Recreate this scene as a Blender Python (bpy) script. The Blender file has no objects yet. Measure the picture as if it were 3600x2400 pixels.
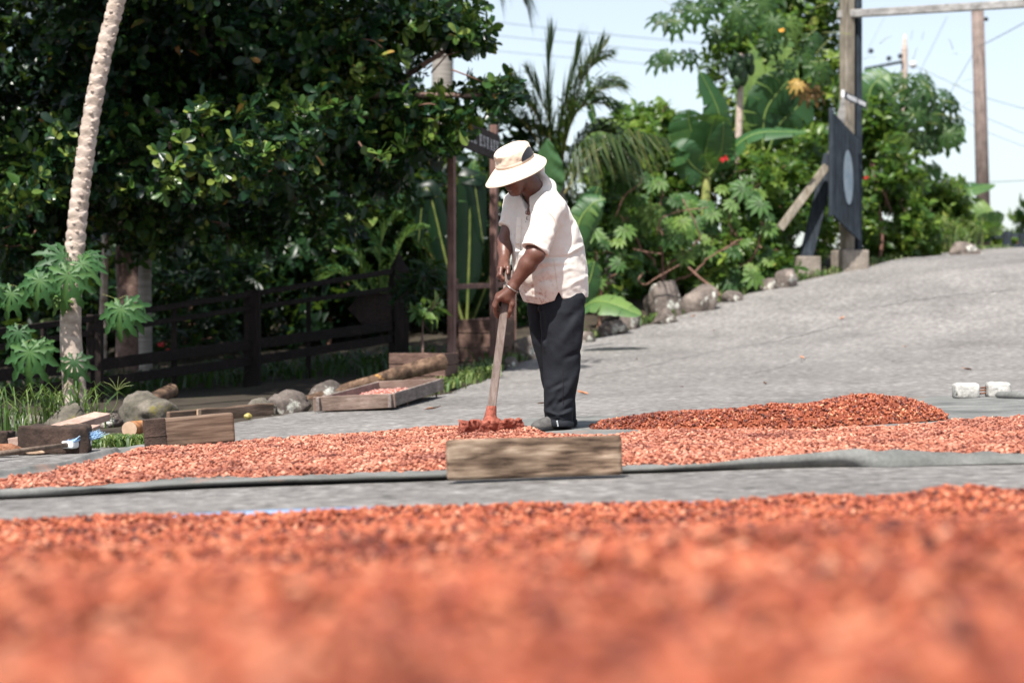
import bpy, bmesh, math, random
import numpy as np
from mathutils import Matrix, Vector

# ------------------------------------------------------------------ camera, world, sun, exposure
SC = bpy.context.scene
COL = SC.collection
FPX, HZ, CZ = 7000.0, 1150.0, 0.576          # focal length in photo pixels, horizon row, camera height
cam_d = bpy.data.cameras.new('camera')
cam = bpy.data.objects.new('camera', cam_d)
COL.objects.link(cam)
cam.location = (0, 0, CZ)
cam.rotation_euler = (math.pi / 2, 0, 0)
cam_d.sensor_width = 36.0
cam_d.lens = FPX / 3600 * 36
cam_d.shift_y = -(1200 - HZ) / 3600
cam_d.clip_start = 0.05
cam_d.clip_end = 2000
cam_d.dof.use_dof = True
cam_d.dof.focus_distance = 11.0
cam_d.dof.aperture_fstop = 2.5
SC.camera = cam

SUN = Vector((-0.25, -0.56, 1.0)).normalized()
w = bpy.data.worlds.new('World')
SC.world = w
w.use_nodes = True
nt = w.node_tree
nt.nodes.clear()
sky = nt.nodes.new('ShaderNodeTexSky')
sky.sky_type = 'NISHITA'
sky.sun_disc = False
sky.sun_elevation = math.asin(SUN.z)
sky.sun_rotation = math.atan2(SUN.x, SUN.y)
sky.air_density = 1.0
sky.dust_density = 1.3
sky.ozone_density = 1.4
bg = nt.nodes.new('ShaderNodeBackground')
bg.inputs['Strength'].default_value = 0.105
wo = nt.nodes.new('ShaderNodeOutputWorld')
hs_ = nt.nodes.new('ShaderNodeHueSaturation')
hs_.inputs['Saturation'].default_value = 0.60
nt.links.new(sky.outputs[0], hs_.inputs['Color'])
nt.links.new(hs_.outputs[0], bg.inputs[0])
nt.links.new(bg.outputs[0], wo.inputs[0])
sd = bpy.data.lights.new('sun', 'SUN')
sd.energy = 5.0
sd.angle = math.radians(0.53)
sd.color = (1.0, 0.955, 0.89)
sun = bpy.data.objects.new('sun', sd)
COL.objects.link(sun)
sun.rotation_euler = SUN.to_track_quat('Z', 'Y').to_euler()
sun.location = (-4, -10, 25)
SC.view_settings.view_transform = 'Standard'
SC.view_settings.look = 'None'
SC.view_settings.gamma = 1
SC.view_settings.exposure = 0.9
SC.view_settings.use_curve_mapping = False
SC.cycles.max_bounces = 6
SC.cycles.diffuse_bounces = 2
SC.cycles.glossy_bounces = 2
SC.cycles.transparent_max_bounces = 4
SC.cycles.use_denoising = True

# ------------------------------------------------------------------ helpers: numbers
_T = np.random.RandomState(5).uniform(-1, 1, (32, 32, 32)).astype(np.float32)

def noise3(x, y, z, seed=0):
    x = np.asarray(x, np.float32) + seed * 7.31
    y = np.asarray(y, np.float32) + seed * 3.17
    z = np.asarray(z, np.float32) + seed * 1.93
    x, y, z = np.broadcast_arrays(x, y, z)
    xi, yi, zi = np.floor(x).astype(int), np.floor(y).astype(int), np.floor(z).astype(int)
    fx, fy, fz = x - xi, y - yi, z - zi
    fx = fx * fx * (3 - 2 * fx); fy = fy * fy * (3 - 2 * fy); fz = fz * fz * (3 - 2 * fz)
    def t(i, j, k):
        return _T[(xi + i) & 31, (yi + j) & 31, (zi + k) & 31]
    a = t(0,0,0) * (1-fx) + t(1,0,0) * fx
    b = t(0,1,0) * (1-fx) + t(1,1,0) * fx
    c = t(0,0,1) * (1-fx) + t(1,0,1) * fx
    d = t(0,1,1) * (1-fx) + t(1,1,1) * fx
    return (a * (1-fy) + b * fy) * (1-fz) + (c * (1-fy) + d * fy) * fz

def fbm(x, y, z, seed=0, o=3):
    s, a, f = 0, 1.0, 1.0
    for i in range(o):
        s = s + a * noise3(np.asarray(x) * f, np.asarray(y) * f, np.asarray(z) * f, seed + i)
        a *= 0.5; f *= 2.03
    return s

def interp(x, xs, ys):
    return np.interp(x, xs, ys)

def smooth(t):
    t = np.clip(t, 0, 1)
    return t * t * (3 - 2 * t)

def nrm(v):
    v = np.asarray(v, float)
    return v / (np.linalg.norm(v, axis=-1, keepdims=True) + 1e-12)

# ------------------------------------------------------------------ terrain and photo pixels
_gs = np.array([-50, 10, 13, 16, 18.8, 21.8, 23.7, 26.2, 28.3, 31, 36, 44, 52, 70, 120, 400])
_gz = np.array([0, 0, .01, .05, .16, .34, .60, 1.0, 1.28, 1.50, 1.76, 2.0, 1.9, 1.2, -2, -22.])
_fs = np.linspace(-50, 400, 4501)
_k = np.exp(-np.linspace(-3, 3, 31) ** 2 / 2); _k /= _k.sum()
_fz = np.convolve(np.pad(np.interp(_fs, _gs, _gz), 15, mode='edge'), _k, 'valid')

def terrain(x, y):
    x = np.asarray(x, float); y = np.asarray(y, float)
    s = 0.5 * np.clip(x, -14, 14) + 0.86 * y
    s = s + np.clip(-x - 4, 0, 8) * 0.15
    return 0.03 * np.clip(x, -25, 25) + np.interp(s, _fs, _fz)

def W(px, py, d):
    return np.array([(px - 1800) * d / FPX, d, CZ - (py - HZ) * d / FPX])

def G(px, py, lift=0.0):
    """first point of the ground under a photo pixel"""
    d = np.arange(1.0, 90, 0.02)
    X = (px - 1800) * d / FPX; Z = CZ - (py - HZ) * d / FPX
    t = terrain(X, d) + lift
    i = np.argmax(Z <= t)
    if Z[i] > t[i]:
        i = len(d) - 1
    return np.array([X[i], d[i], t[i]])

def Gz(x, y, lift=0.0):
    return np.array([x, y, float(terrain(x, y)) + lift])

# ------------------------------------------------------------------ helpers: objects
class MB:
    """collects vertices and faces of one mesh"""
    def __init__(s):
        s.v, s.f, s.t, s.n = [], [], [], 0
    def add(s, v, f, tint=None):
        v = np.asarray(v, float).reshape(-1, 3)
        f = [tuple(int(i) + s.n for i in q) for q in f]
        s.v.append(v); s.f += f
        s.t.append(np.zeros(len(v)) if tint is None else np.broadcast_to(np.asarray(tint, float), (len(v),)))
        s.n += len(v)
        return s
    def box(s, c, size, R=None, tint=None):
        h = np.asarray(size, float) / 2
        p = np.array([[x, y, z] for x in (-1, 1) for y in (-1, 1) for z in (-1, 1)]) * h
        if R is not None: p = p @ np.asarray(R).T
        return s.add(p + np.asarray(c), [(0,1,3,2),(4,6,7,5),(0,4,5,1),(2,3,7,6),(0,2,6,4),(1,5,7,3)], tint)
    def bar(s, a, b, wd, th, side=(0, 0, 1), tint=None):
        """beam from a to b; wd is measured along side"""
        a, b = np.asarray(a, float), np.asarray(b, float)
        y = nrm(b - a); z = nrm(np.asarray(side, float) - y * np.dot(side, y)); x = np.cross(y, z)
        return s.box((a + b) / 2, (th, np.linalg.norm(b - a), wd), np.stack([x, y, z], 1), tint)
    def tube(s, pts, rad, n=8, cap=True, tint=None):
        pts = np.asarray(pts, float); m = len(pts)
        rad = np.broadcast_to(np.asarray(rad, float), (m,))
        t = nrm(np.gradient(pts, axis=0))
        ref = np.array([0, 0, 1.]) if abs(t[0][2]) < .9 else np.array([1., 0, 0])
        V = []; a = nrm(np.cross(t[0], ref))
        ang = np.linspace(0, 2 * np.pi, n, endpoint=False)
        for i in range(m):
            a = nrm(a - t[i] * np.dot(a, t[i])); b = np.cross(t[i], a)
            V.append(pts[i] + rad[i] * (np.cos(ang)[:, None] * a + np.sin(ang)[:, None] * b))
        F = [(i*n+j, i*n+(j+1) % n, (i+1)*n+(j+1) % n, (i+1)*n+j) for i in range(m-1) for j in range(n)]
        if cap:
            F += [tuple(range(n))[::-1], tuple(range((m-1)*n, m*n))]
        return s.add(np.concatenate(V), F, tint)
    def mesh(s, name, mat, origin=(0, 0, 0), smooth_=False):
        return make_mesh(name, np.concatenate(s.v), s.f, mat, origin, smooth_, np.concatenate(s.t))

def make_mesh(name, v, f, mat=None, origin=(0, 0, 0), smooth_=False, tint=None):
    me = bpy.data.meshes.new(name)
    v = np.ascontiguousarray(np.asarray(v, np.float32) - np.asarray(origin, np.float32))
    if isinstance(f, np.ndarray):
        k = f.shape[1]; m = len(f)
        me.vertices.add(len(v)); me.vertices.foreach_set('co', v.ravel())
        me.loops.add(m * k); me.loops.foreach_set('vertex_index', np.ascontiguousarray(f.astype(np.int32)).ravel())
        me.polygons.add(m); me.polygons.foreach_set('loop_start', np.arange(0, m * k, k, dtype=np.int32))
        me.update(calc_edges=True)
    else:
        me.from_pydata(v.tolist(), [], f)
    if smooth_:
        me.polygons.foreach_set('use_smooth', np.ones(len(me.polygons), bool))
    if tint is not None:
        at = me.attributes.new('tint', 'FLOAT', 'POINT')
        at.data.foreach_set('value', np.ascontiguousarray(tint, np.float32))
    if mat is not None:
        me.materials.append(mat)
    me.validate()
    return me

def tag(o, label=None, cat=None, group=None, kind=None):
    if label: o['label'] = label
    if cat: o['category'] = cat
    if group: o['group'] = group
    if kind: o['kind'] = kind
    return o

def link(name, me, parent=None, loc=(0, 0, 0)):
    o = bpy.data.objects.new(name, me)
    COL.objects.link(o)
    o.location = loc
    if parent is not None: o.parent = parent
    return o

def thing(name, label, cat, loc, group=None, kind=None):
    o = link(name, None, None, loc)
    o.empty_display_size = 0.1
    return tag(o, label, cat, group, kind)

def part(name, mb, mat, root, sm=False, off=(0, 0, 0)):
    """mesh given in world coordinates, parented to an unrotated root (or to a part that sits at its root's origin)"""
    r = root
    org = np.zeros(3)
    while r is not None:
        org = org + np.array(r.location); r = r.parent
    me = mb.mesh(name, mat, org, sm) if isinstance(mb, MB) else mb
    return link(name, me, root)

def single(name, mb, mat, label, cat, loc=None, group=None, kind=None, sm=False):
    if loc is None:
        a = np.concatenate(mb.v); loc = (a.min(0) + a.max(0)) / 2; loc[2] = a[:, 2].min()
    o = link(name, mb.mesh(name, mat, loc, sm), None, loc)
    return tag(o, label, cat, group, kind)

def bevel(o, width=0.006, seg=2):
    m = o.modifiers.new('bevel', 'BEVEL'); m.width = width; m.segments = seg; m.limit_method = 'ANGLE'
    m.angle_limit = math.radians(40)
    return o

def frame(y, zhint=(0, 0, 1)):
    """3x3 with columns x, y, z; y exact, z near zhint"""
    y = nrm(y); z = np.asarray(zhint, float); z = nrm(z - y * np.dot(z, y)); x = np.cross(y, z)
    return np.stack([x, y, z], 1)

def mat4(R, t, s=1.0):
    M = np.eye(4); M[:3, :3] = np.asarray(R) * s; M[:3, 3] = t
    return Matrix(M.tolist())

def place(name, me, root, R, t, s=1.0):
    o = link(name, me, root)
    org = np.zeros(3); r = root
    while r is not None:
        org = org + np.array(r.location); r = r.parent
    o.matrix_local = mat4(R, np.asarray(t) - org, s)
    return o

def spline(pts, n=24):
    """Catmull-Rom through points"""
    p = np.asarray(pts, float)
    p = np.concatenate([[2 * p[0] - p[1]], p, [2 * p[-1] - p[-2]]])
    m = len(p) - 3
    u = np.linspace(0, m - 1e-6, n); i = u.astype(int); t = (u - i)[:, None]
    a, b, c, d = p[i], p[i+1], p[i+2], p[i+3]
    return .5 * (2*b + (c-a)*t + (2*a-5*b+4*c-d)*t*t + (3*b-a-3*c+d)*t**3)
# ------------------------------------------------------------------ materials
MATS = {}
def _new(name):
    m = bpy.data.materials.new(name); m.use_nodes = True
    n = m.node_tree.nodes; n.clear()
    out = n.new('ShaderNodeOutputMaterial')
    MATS[name] = m
    return m, m.node_tree, out

def _nn(t, typ, **kw):
    n = t.nodes.new(typ)
    for k, v in kw.items():
        if k.startswith('i_'):
            key = k[2:].replace('_', ' ')
            n.inputs[key].default_value = v
        else:
            setattr(n, k, v)
    return n

def _ramp(t, stops):
    r = t.nodes.new('ShaderNodeValToRGB')
    e = r.color_ramp.elements
    while len(e) < len(stops): e.new(0.5)
    for q, (p, c) in zip(e, stops):
        q.position = p; q.color = (*c, 1)
    return r

def surface(name, stops, scale=6.0, detail=6.0, rough=0.8, bump=0.3, stretch=(1, 1, 1), spec=0.3, coord='Object',
            fine=None, bscale=None, dist=0.01, stain=None, metallic=0.0, sheen=0.0, island=0.0):
    """colour ramp over noise, optional second (fine) noise multiplied in, stain = (colour, scale, threshold)"""
    m, t, out = _new(name)
    tc = _nn(t, 'ShaderNodeTexCoord'); mp = _nn(t, 'ShaderNodeMapping')
    mp.inputs['Scale'].default_value = stretch
    t.links.new(tc.outputs[coord], mp.inputs[0])
    oi = _nn(t, 'ShaderNodeObjectInfo')
    ad = _nn(t, 'ShaderNodeVectorMath', operation='ADD')
    t.links.new(mp.outputs[0], ad.inputs[0])
    ms = _nn(t, 'ShaderNodeMath', operation='MULTIPLY'); ms.inputs[1].default_value = 37.0 
    t.links.new(oi.outputs['Random'], ms.inputs[0]); t.links.new(ms.outputs[0], ad.inputs[1])
    n1 = _nn(t, 'ShaderNodeTexNoise', i_Scale=scale, i_Detail=detail, i_Roughness=0.62)
    t.links.new(ad.outputs[0], n1.inputs['Vector'])
    r = _ramp(t, stops)
    t.links.new(n1.outputs['Fac'], r.inputs[0])
    col = r.outputs[0]
    if fine:
        n2 = _nn(t, 'ShaderNodeTexNoise', i_Scale=fine[0], i_Detail=4.0, i_Roughness=0.7)
        t.links.new(ad.outputs[0], n2.inputs['Vector'])
        mr = _nn(t, 'ShaderNodeMapRange'); mr.inputs[1].default_value = 0.3; mr.inputs[2].default_value = 0.7
        mr.inputs[3].default_value = 1 - fine[1]; mr.inputs[4].default_value = 1 + fine[1]
        t.links.new(n2.outputs['Fac'], mr.inputs[0])
        mx = _nn(t, 'ShaderNodeVectorMath', operation='SCALE')
        t.links.new(col, mx.inputs[0]); t.links.new(mr.outputs[0], mx.inputs['Scale'])
        col = mx.outputs[0]
    if stain:
        n3 = _nn(t, 'ShaderNodeTexNoise', i_Scale=stain[1], i_Detail=5.0, i_Roughness=0.65)
        t.links.new(tc.outputs[coord], n3.inputs['Vector'])
        mr3 = _nn(t, 'ShaderNodeMapRange'); mr3.inputs[1].default_value = stain[2]; mr3.inputs[2].default_value = stain[2] + 0.08
        t.links.new(n3.outputs['Fac'], mr3.inputs[0])
        mc = _nn(t, 'ShaderNodeMix', data_type='RGBA')
        t.links.new(mr3.outputs[0], mc.inputs[0]); t.links.new(col, mc.inputs[6]); mc.inputs[7].default_value = (*stain[0], 1)
        col = mc.outputs[2]
    if island:
        mi = _nn(t, 'ShaderNodeMapRange'); mi.inputs[3].default_value = 1 - island; mi.inputs[4].default_value = 1 + island
        t.links.new(oi.outputs['Random'], mi.inputs[0])
        mv = _nn(t, 'ShaderNodeVectorMath', operation='SCALE')
        t.links.new(col, mv.inputs[0]); t.links.new(mi.outputs[0], mv.inputs['Scale']); col = mv.outputs[0]
    p = _nn(t, 'ShaderNodeBsdfPrincipled', i_Roughness=rough, i_Metallic=metallic)
    p.inputs['Specular IOR Level'].default_value = spec
    if sheen: p.inputs['Sheen Weight'].default_value = sheen
    t.links.new(col, p.inputs['Base Color'])
    if bump:
        nb = _nn(t, 'ShaderNodeTexNoise', i_Scale=bscale or scale * 3, i_Detail=6.0, i_Roughness=0.7)
        t.links.new(ad.outputs[0], nb.inputs['Vector'])
        b = _nn(t, 'ShaderNodeBump', i_Strength=bump, i_Distance=dist)
        t.links.new(nb.outputs['Fac'], b.inputs['Height']); t.links.new(b.outputs[0], p.inputs['Normal'])
    t.links.new(p.outputs[0], out.inputs[0])
    return m

def wood(name, c1, c2, c3, axis=0, scale=3.0, rough=0.8, bump=0.35, ringy=0.0, sat_spots=None):
    """grain runs along the object's local axis"""
    st = [14.0, 14.0, 14.0]; st[axis] = 1.0
    m, t, out = _new(name)
    tc = _nn(t, 'ShaderNodeTexCoord'); mp = _nn(t, 'ShaderNodeMapping'); mp.inputs['Scale'].default_value = st
    t.links.new(tc.outputs['Object'], mp.inputs[0])
    oi = _nn(t, 'ShaderNodeObjectInfo'); ms = _nn(t, 'ShaderNodeMath', operation='MULTIPLY'); ms.inputs[1].default_value = 50
    t.links.new(oi.outputs['Random'], ms.inputs[0])
    ad = _nn(t, 'ShaderNodeVectorMath', operation='ADD')
    t.links.new(mp.outputs[0], ad.inputs[0]); t.links.new(ms.outputs[0], ad.inputs[1])
    n1 = _nn(t, 'ShaderNodeTexNoise', i_Scale=scale, i_Detail=8.0, i_Roughness=0.68, i_Distortion=0.6 + ringy)
    t.links.new(ad.outputs[0], n1.inputs['Vector'])
    r = _ramp(t, [(0.28, c1), (0.5, c2), (0.72, c3)])
    t.links.new(n1.outputs['Fac'], r.inputs[0])
    n2 = _nn(t, 'ShaderNodeTexNoise', i_Scale=5.0, i_Detail=4.0)
    t.links.new(tc.outputs['Object'], n2.inputs['Vector'])
    mr = _nn(t, 'ShaderNodeMapRange'); mr.inputs[1].default_value = .3; mr.inputs[2].default_value = .7
    mr.inputs[3].default_value = .72; mr.inputs[4].default_value = 1.25
    t.links.new(n2.outputs['Fac'], mr.inputs[0])
    sc = _nn(t, 'ShaderNodeVectorMath', operation='SCALE')
    t.links.new(r.outputs[0], sc.inputs[0]); t.links.new(mr.outputs[0], sc.inputs['Scale'])
    p = _nn(t, 'ShaderNodeBsdfPrincipled', i_Roughness=rough); p.inputs['Specular IOR Level'].default_value = .25
    t.links.new(sc.outputs[0], p.inputs['Base Color'])
    b = _nn(t, 'ShaderNodeBump', i_Strength=bump, i_Distance=0.006)
    t.links.new(n1.outputs['Fac'], b.inputs['Height']); t.links.new(b.outputs[0], p.inputs['Normal'])
    t.links.new(p.outputs[0], out.inputs[0])
    return m

def leafmat(name, stops, rough=0.38, trans=0.22, spec=0.5, tcol=(0.25, 0.42, 0.05)):
    """colour from the per-leaf 'tint' attribute and a little noise"""
    m, t, out = _new(name)
    a = _nn(t, 'ShaderNodeAttribute', attribute_name='tint')
    oi = _nn(t, 'ShaderNodeObjectInfo')
    tc = _nn(t, 'ShaderNodeTexCoord')
    n = _nn(t, 'ShaderNodeTexNoise', i_Scale=9.0, i_Detail=3.0); t.links.new(tc.outputs['Object'], n.inputs['Vector'])
    s = _nn(t, 'ShaderNodeMath', operation='MULTIPLY_ADD'); s.inputs[1].default_value = 0.24; 
    t.links.new(n.outputs['Fac'], s.inputs[0]); t.links.new(a.outputs['Fac'], s.inputs[2])
    s2 = _nn(t, 'ShaderNodeMath', operation='ADD'); s2.inputs[1].default_value = -0.12
    t.links.new(s.outputs[0], s2.inputs[0])
    r = _ramp(t, stops); t.links.new(s2.outputs[0], r.inputs[0])
    p = _nn(t, 'ShaderNodeBsdfPrincipled', i_Roughness=rough); p.inputs['Specular IOR Level'].default_value = spec
    t.links.new(r.outputs[0], p.inputs['Base Color'])
    tr = _nn(t, 'ShaderNodeBsdfTranslucent')
    mm = _nn(t, 'ShaderNodeMix', data_type='RGBA', blend_type='MIX'); mm.inputs[0].default_value = 0.55
    t.links.new(r.outputs[0], mm.inputs[6]); mm.inputs[7].default_value = (*tcol, 1)
    t.links.new(mm.outputs[2], tr.inputs[0])
    mx = _nn(t, 'ShaderNodeMixShader'); mx.inputs[0].default_value = trans
    t.links.new(p.outputs[0], mx.inputs[1]); t.links.new(tr.outputs[0], mx.inputs[2])
    t.links.new(mx.outputs[0], out.inputs[0])
    return m

def beanmat(name, stops, rough=0.55):
    m, t, out = _new(name)
    oi = _nn(t, 'ShaderNodeObjectInfo')
    tc = _nn(t, 'ShaderNodeTexCoord')
    n = _nn(t, 'ShaderNodeTexNoise', i_Scale=60.0, i_Detail=4.0); t.links.new(tc.outputs['Object'], n.inputs['Vector'])
    s = _nn(t, 'ShaderNodeMath', operation='MULTIPLY_ADD'); s.inputs[1].default_value = 0.35
    t.links.new(n.outputs['Fac'], s.inputs[0]); t.links.new(oi.outputs['Random'], s.inputs[2])
    s2 = _nn(t, 'ShaderNodeMath', operation='ADD'); s2.inputs[1].default_value = -0.175; t.links.new(s.outputs[0], s2.inputs[0])
    r = _ramp(t, stops); t.links.new(s2.outputs[0], r.inputs[0])
    p = _nn(t, 'ShaderNodeBsdfPrincipled', i_Roughness=rough); p.inputs['Specular IOR Level'].default_value = .4
    t.links.new(r.outputs[0], p.inputs['Base Color'])
    b = _nn(t, 'ShaderNodeBump', i_Strength=.5, i_Distance=.003); t.links.new(n.outputs['Fac'], b.inputs['Height'])
    t.links.new(b.outputs[0], p.inputs['Normal'])
    # large random lighter and darker patches over the bed
    ge = _nn(t, 'ShaderNodeNewGeometry')
    n5 = _nn(t, 'ShaderNodeTexNoise', i_Scale=2.3, i_Detail=5.0, i_Roughness=.62); t.links.new(ge.outputs['Position'], n5.inputs['Vector'])
    r5 = _ramp(t, [(.33, (.45, .33, .36)), (.46, (.9, .85, .85)), (.56, (1.06, 1.02, 1.0)), (.70, (1.18, 1.3, 1.36))]); t.links.new(n5.outputs['Fac'], r5.inputs[0])
    mq = _nn(t, 'ShaderNodeVectorMath', operation='MULTIPLY'); t.links.new(r.outputs[0], mq.inputs[0]); t.links.new(r5.outputs[0], mq.inputs[1])
    t.links.new(mq.outputs[0], p.inputs['Base Color'])
    t.links.new(p.outputs[0], out.inputs[0])
    return m

M = MATS
surface('soil', [(.3, (.018, .014, .010)), (.55, (.042, .032, .022)), (.75, (.032, .04, .016))], 1.6, rough=.95, bump=.6, fine=(30, .35))
surface('concrete_road', [(.28, (.085, .079, .075)), (.43, (.165, .156, .149)), (.56, (.22, .209, .20)), (.74, (.36, .344, .33))], 16, 8, .92, 1.0,
        stretch=(1, .8, 1), fine=(.7, .22), bscale=40, dist=.02, spec=.1)
surface('weed_fabric', [(.3, (.075, .078, .073)), (.55, (.15, .151, .144)), (.8, (.23, .222, .21))], 3.0, 6, .85, .4, fine=(60, .2),
        stain=((.24, .155, .12), 1.3, .62))
surface('tarp_under', [(.3, (.012, .014, .013)), (.7, (.03, .034, .032))], 4.0, rough=.7, bump=.2)
surface('blue_tarp', [(.3, (.22, .33, .52)), (.7, (.34, .45, .62))], 4.0, rough=.5, bump=.2)
surface('stone', [(.25, (.035, .030, .027)), (.5, (.12, .098, .085)), (.75, (.24, .20, .175))], 5.0, 8, .9, .7, fine=(28, .3), dist=.02,
        stain=((.50, .50, .45), 4.5, .57), island=.2)
surface('stone_mossy', [(.25, (.03, .03, .02)), (.5, (.10, .088, .07)), (.75, (.22, .19, .16))], 5.0, 8, .9, .7, fine=(28, .3), dist=.02,
        stain=((.13, .11, .02), 4.2, .60), island=.15)
surface('block_white', [(.3, (.26, .25, .23)), (.6, (.44, .43, .405)), (.8, (.56, .55, .52))], 9, 8, .9, .8, fine=(60, .2), dist=.01,
        stain=((.05, .05, .045), 16, .60))
surface('block_burnt', [(.3, (.02, .014, .011)), (.55, (.055, .035, .027)), (.8, (.10, .06, .045))], 9, 8, .9, .9, fine=(50, .3), dist=.012,
        stain=((.4, .37, .33), 7, .72))
surface('concrete_old', [(.3, (.16, .135, .11)), (.7, (.31, .265, .225))], 5, 8, .9, .6, fine=(40, .25))
surface('rebar', [(.3, (.09, .03, .015)), (.7, (.2, .08, .04))], 20, rough=.85, bump=.5)
surface('metal_grey', [(.3, (.30, .29, .26)), (.7, (.48, .46, .42))], 20, rough=.38, bump=.1, metallic=.9)
surface('plastic_white', [(.3, (.62, .65, .66)), (.7, (.74, .77, .78))], 8, rough=.4, bump=.1)
surface('bristle_blue', [(.3, (.20, .36, .58)), (.7, (.42, .60, .80))], 30, rough=.6, bump=0)
surface('white_paint', [(.3, (.58, .58, .60)), (.7, (.72, .72, .73))], 10, rough=.7, bump=.15)
surface('emblem_paint', [(.3, (.14, .19, .235)), (.7, (.25, .30, .34))], 4, rough=.7, bump=.1)
surface('mud', [(.3, (.12, .028, .018)), (.55, (.30, .085, .055)), (.8, (.46, .19, .135))], 30, 6, .8, .9, fine=(90, .3), dist=.01)
surface('insulator', [(.3, (.5, .5, .5)), (.7, (.65, .65, .65))], 10, rough=.3, bump=0)
surface('wire', [(.3, (.12, .14, .16)), (.7, (.22, .25, .28))], 10, rough=.6, bump=0)
surface('papaya_bark', [(.3, (.25, .19, .15)), (.5, (.43, .345, .29)), (.75, (.56, .47, .41))], 7, 7, .85, .5, fine=(40, .18), dist=.01, stretch=(1, 1, 2.2))
surface('tree_bark', [(.3, (.05, .035, .03)), (.5, (.17, .11, .09)), (.75, (.32, .23, .20))], 5, 8, .95, .8, fine=(30, .3), dist=.02)
surface('palm_bark', [(.3, (.16, .14, .12)), (.7, (.36, .33, .30))], 3, 7, .9, .6, stretch=(.6, .6, 9))
surface('stem_pink', [(.3, (.10, .045, .035)), (.6, (.23, .125, .09)), (.8, (.36, .25, .17))], 8, 4, .7, .2)
surface('stalk_green', [(.3, (.16, .20, .05)), (.7, (.34, .34, .12))], 8, 4, .6, .1)
surface('fruit_green', [(.3, (.015, .035, .015)), (.7, (.035, .07, .025))], 8, 4, .4, .1)
surface('fruit_yellow', [(.3, (.20, .15, .03)), (.7, (.36, .33, .11))], 14, 4, .45, .1)
surface('flower_red', [(.3, (.30, .008, .010)), (.7, (.42, .02, .02))], 8, 4, .5, .1)
surface('flower_orange', [(.3, (.65, .24, .02)), (.7, (.72, .36, .05))], 8, 4, .5, .1)
surface('dry_leaf', [(.3, (.28, .10, .045)), (.7, (.48, .22, .11))], 14, 4, .8, .2, island=.25)
surface('bark_chunk', [(.3, (.10, .04, .02)), (.55, (.26, .11, .06)), (.8, (.42, .24, .15))], 14, 8, .9, 1.0, dist=.02)
surface('log_orange', [(.3, (.10, .05, .03)), (.5, (.48, .20, .075)), (.75, (.66, .42, .26))], 7, 6, .85, .6, dist=.01)
surface('log_mottled', [(.3, (.02, .013, .009)), (.5, (.10, .058, .036)), (.72, (.24, .155, .10))], 5, 7, .85, .6, stretch=(3, .8, 3), dist=.01, stain=((.45, .22, .05), 6, .66))
surface('cut_wood', [(.3, (.36, .24, .16)), (.7, (.50, .36, .26))], 12, 5, .85, .3)
def knotty(name):
    m, t, out = _new(name)
    tc = _nn(t, 'ShaderNodeTexCoord'); mp = _nn(t, 'ShaderNodeMapping'); mp.inputs['Scale'].default_value = (1.1, 4, 5.2)
    t.links.new(tc.outputs['Object'], mp.inputs[0])
    n0 = _nn(t, 'ShaderNodeTexNoise', i_Scale=2.6, i_Detail=2.0); t.links.new(mp.outputs[0], n0.inputs['Vector'])
    mu = _nn(t, 'ShaderNodeMath', operation='MULTIPLY'); mu.inputs[1].default_value = 22.0; t.links.new(n0.outputs['Fac'], mu.inputs[0])
    sn = _nn(t, 'ShaderNodeMath', operation='SINE'); t.links.new(mu.outputs[0], sn.inputs[0])
    n1 = _nn(t, 'ShaderNodeTexNoise', i_Scale=7.0, i_Detail=8.0, i_Roughness=.7)
    mp2 = _nn(t, 'ShaderNodeMapping'); mp2.inputs['Scale'].default_value = (1.5, 16, 16); t.links.new(tc.outputs['Object'], mp2.inputs[0]); t.links.new(mp2.outputs[0], n1.inputs['Vector'])
    ma = _nn(t, 'ShaderNodeMath', operation='MULTIPLY_ADD'); ma.inputs[1].default_value = .16; t.links.new(sn.outputs[0], ma.inputs[0]); t.links.new(n1.outputs['Fac'], ma.inputs[2])
    r = _ramp(t, [(.25, (.035, .022, .015)), (.42, (.125, .083, .057)), (.58, (.20, .142, .10)), (.78, (.33, .25, .185))]); t.links.new(ma.outputs[0], r.inputs[0])
    n2 = _nn(t, 'ShaderNodeTexNoise', i_Scale=6.0, i_Detail=5.0); t.links.new(tc.outputs['Object'], n2.inputs['Vector'])
    mr = _nn(t, 'ShaderNodeMapRange'); mr.inputs[1].default_value = .3; mr.inputs[2].default_value = .7; mr.inputs[3].default_value = .62; mr.inputs[4].default_value = 1.3
    t.links.new(n2.outputs['Fac'], mr.inputs[0])
    sc = _nn(t, 'ShaderNodeVectorMath', operation='SCALE'); t.links.new(r.outputs[0], sc.inputs[0]); t.links.new(mr.outputs[0], sc.inputs['Scale'])
    p = _nn(t, 'ShaderNodeBsdfPrincipled', i_Roughness=.85); p.inputs['Specular IOR Level'].default_value = .2
    b = _nn(t, 'ShaderNodeBump', i_Strength=.6, i_Distance=.006); t.links.new(ma.outputs[0], b.inputs['Height']); t.links.new(b.outputs[0], p.inputs['Normal'])
    t.links.new(sc.outputs[0], p.inputs['Base Color']); t.links.new(p.outputs[0], out.inputs[0])
knotty('wood_front')
wood('wood_plank', (.045, .028, .019), (.12, .078, .054), (.22, .155, .115), 0, 3.0)
wood('wood_pale', (.26, .16, .125), (.36, .24, .195), (.44, .31, .26), 1, 3.0, bump=.15)
wood('wood_tray', (.09, .058, .045), (.185, .13, .105), (.29, .225, .19), 0, 3.2)
wood('wood_tray_side', (.10, .075, .062), (.19, .15, .13), (.30, .255, .23), 1, 3.2)
wood('wood_fence', (.004, .0026, .0022), (.010, .0062, .0052), (.034, .021, .018), 0, 2.4)  # both fence browns: deep tree shade put into the colour
wood('wood_fence_post', (.004, .0026, .0022), (.010, .0062, .0052), (.034, .021, .018), 2, 2.4)
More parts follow.
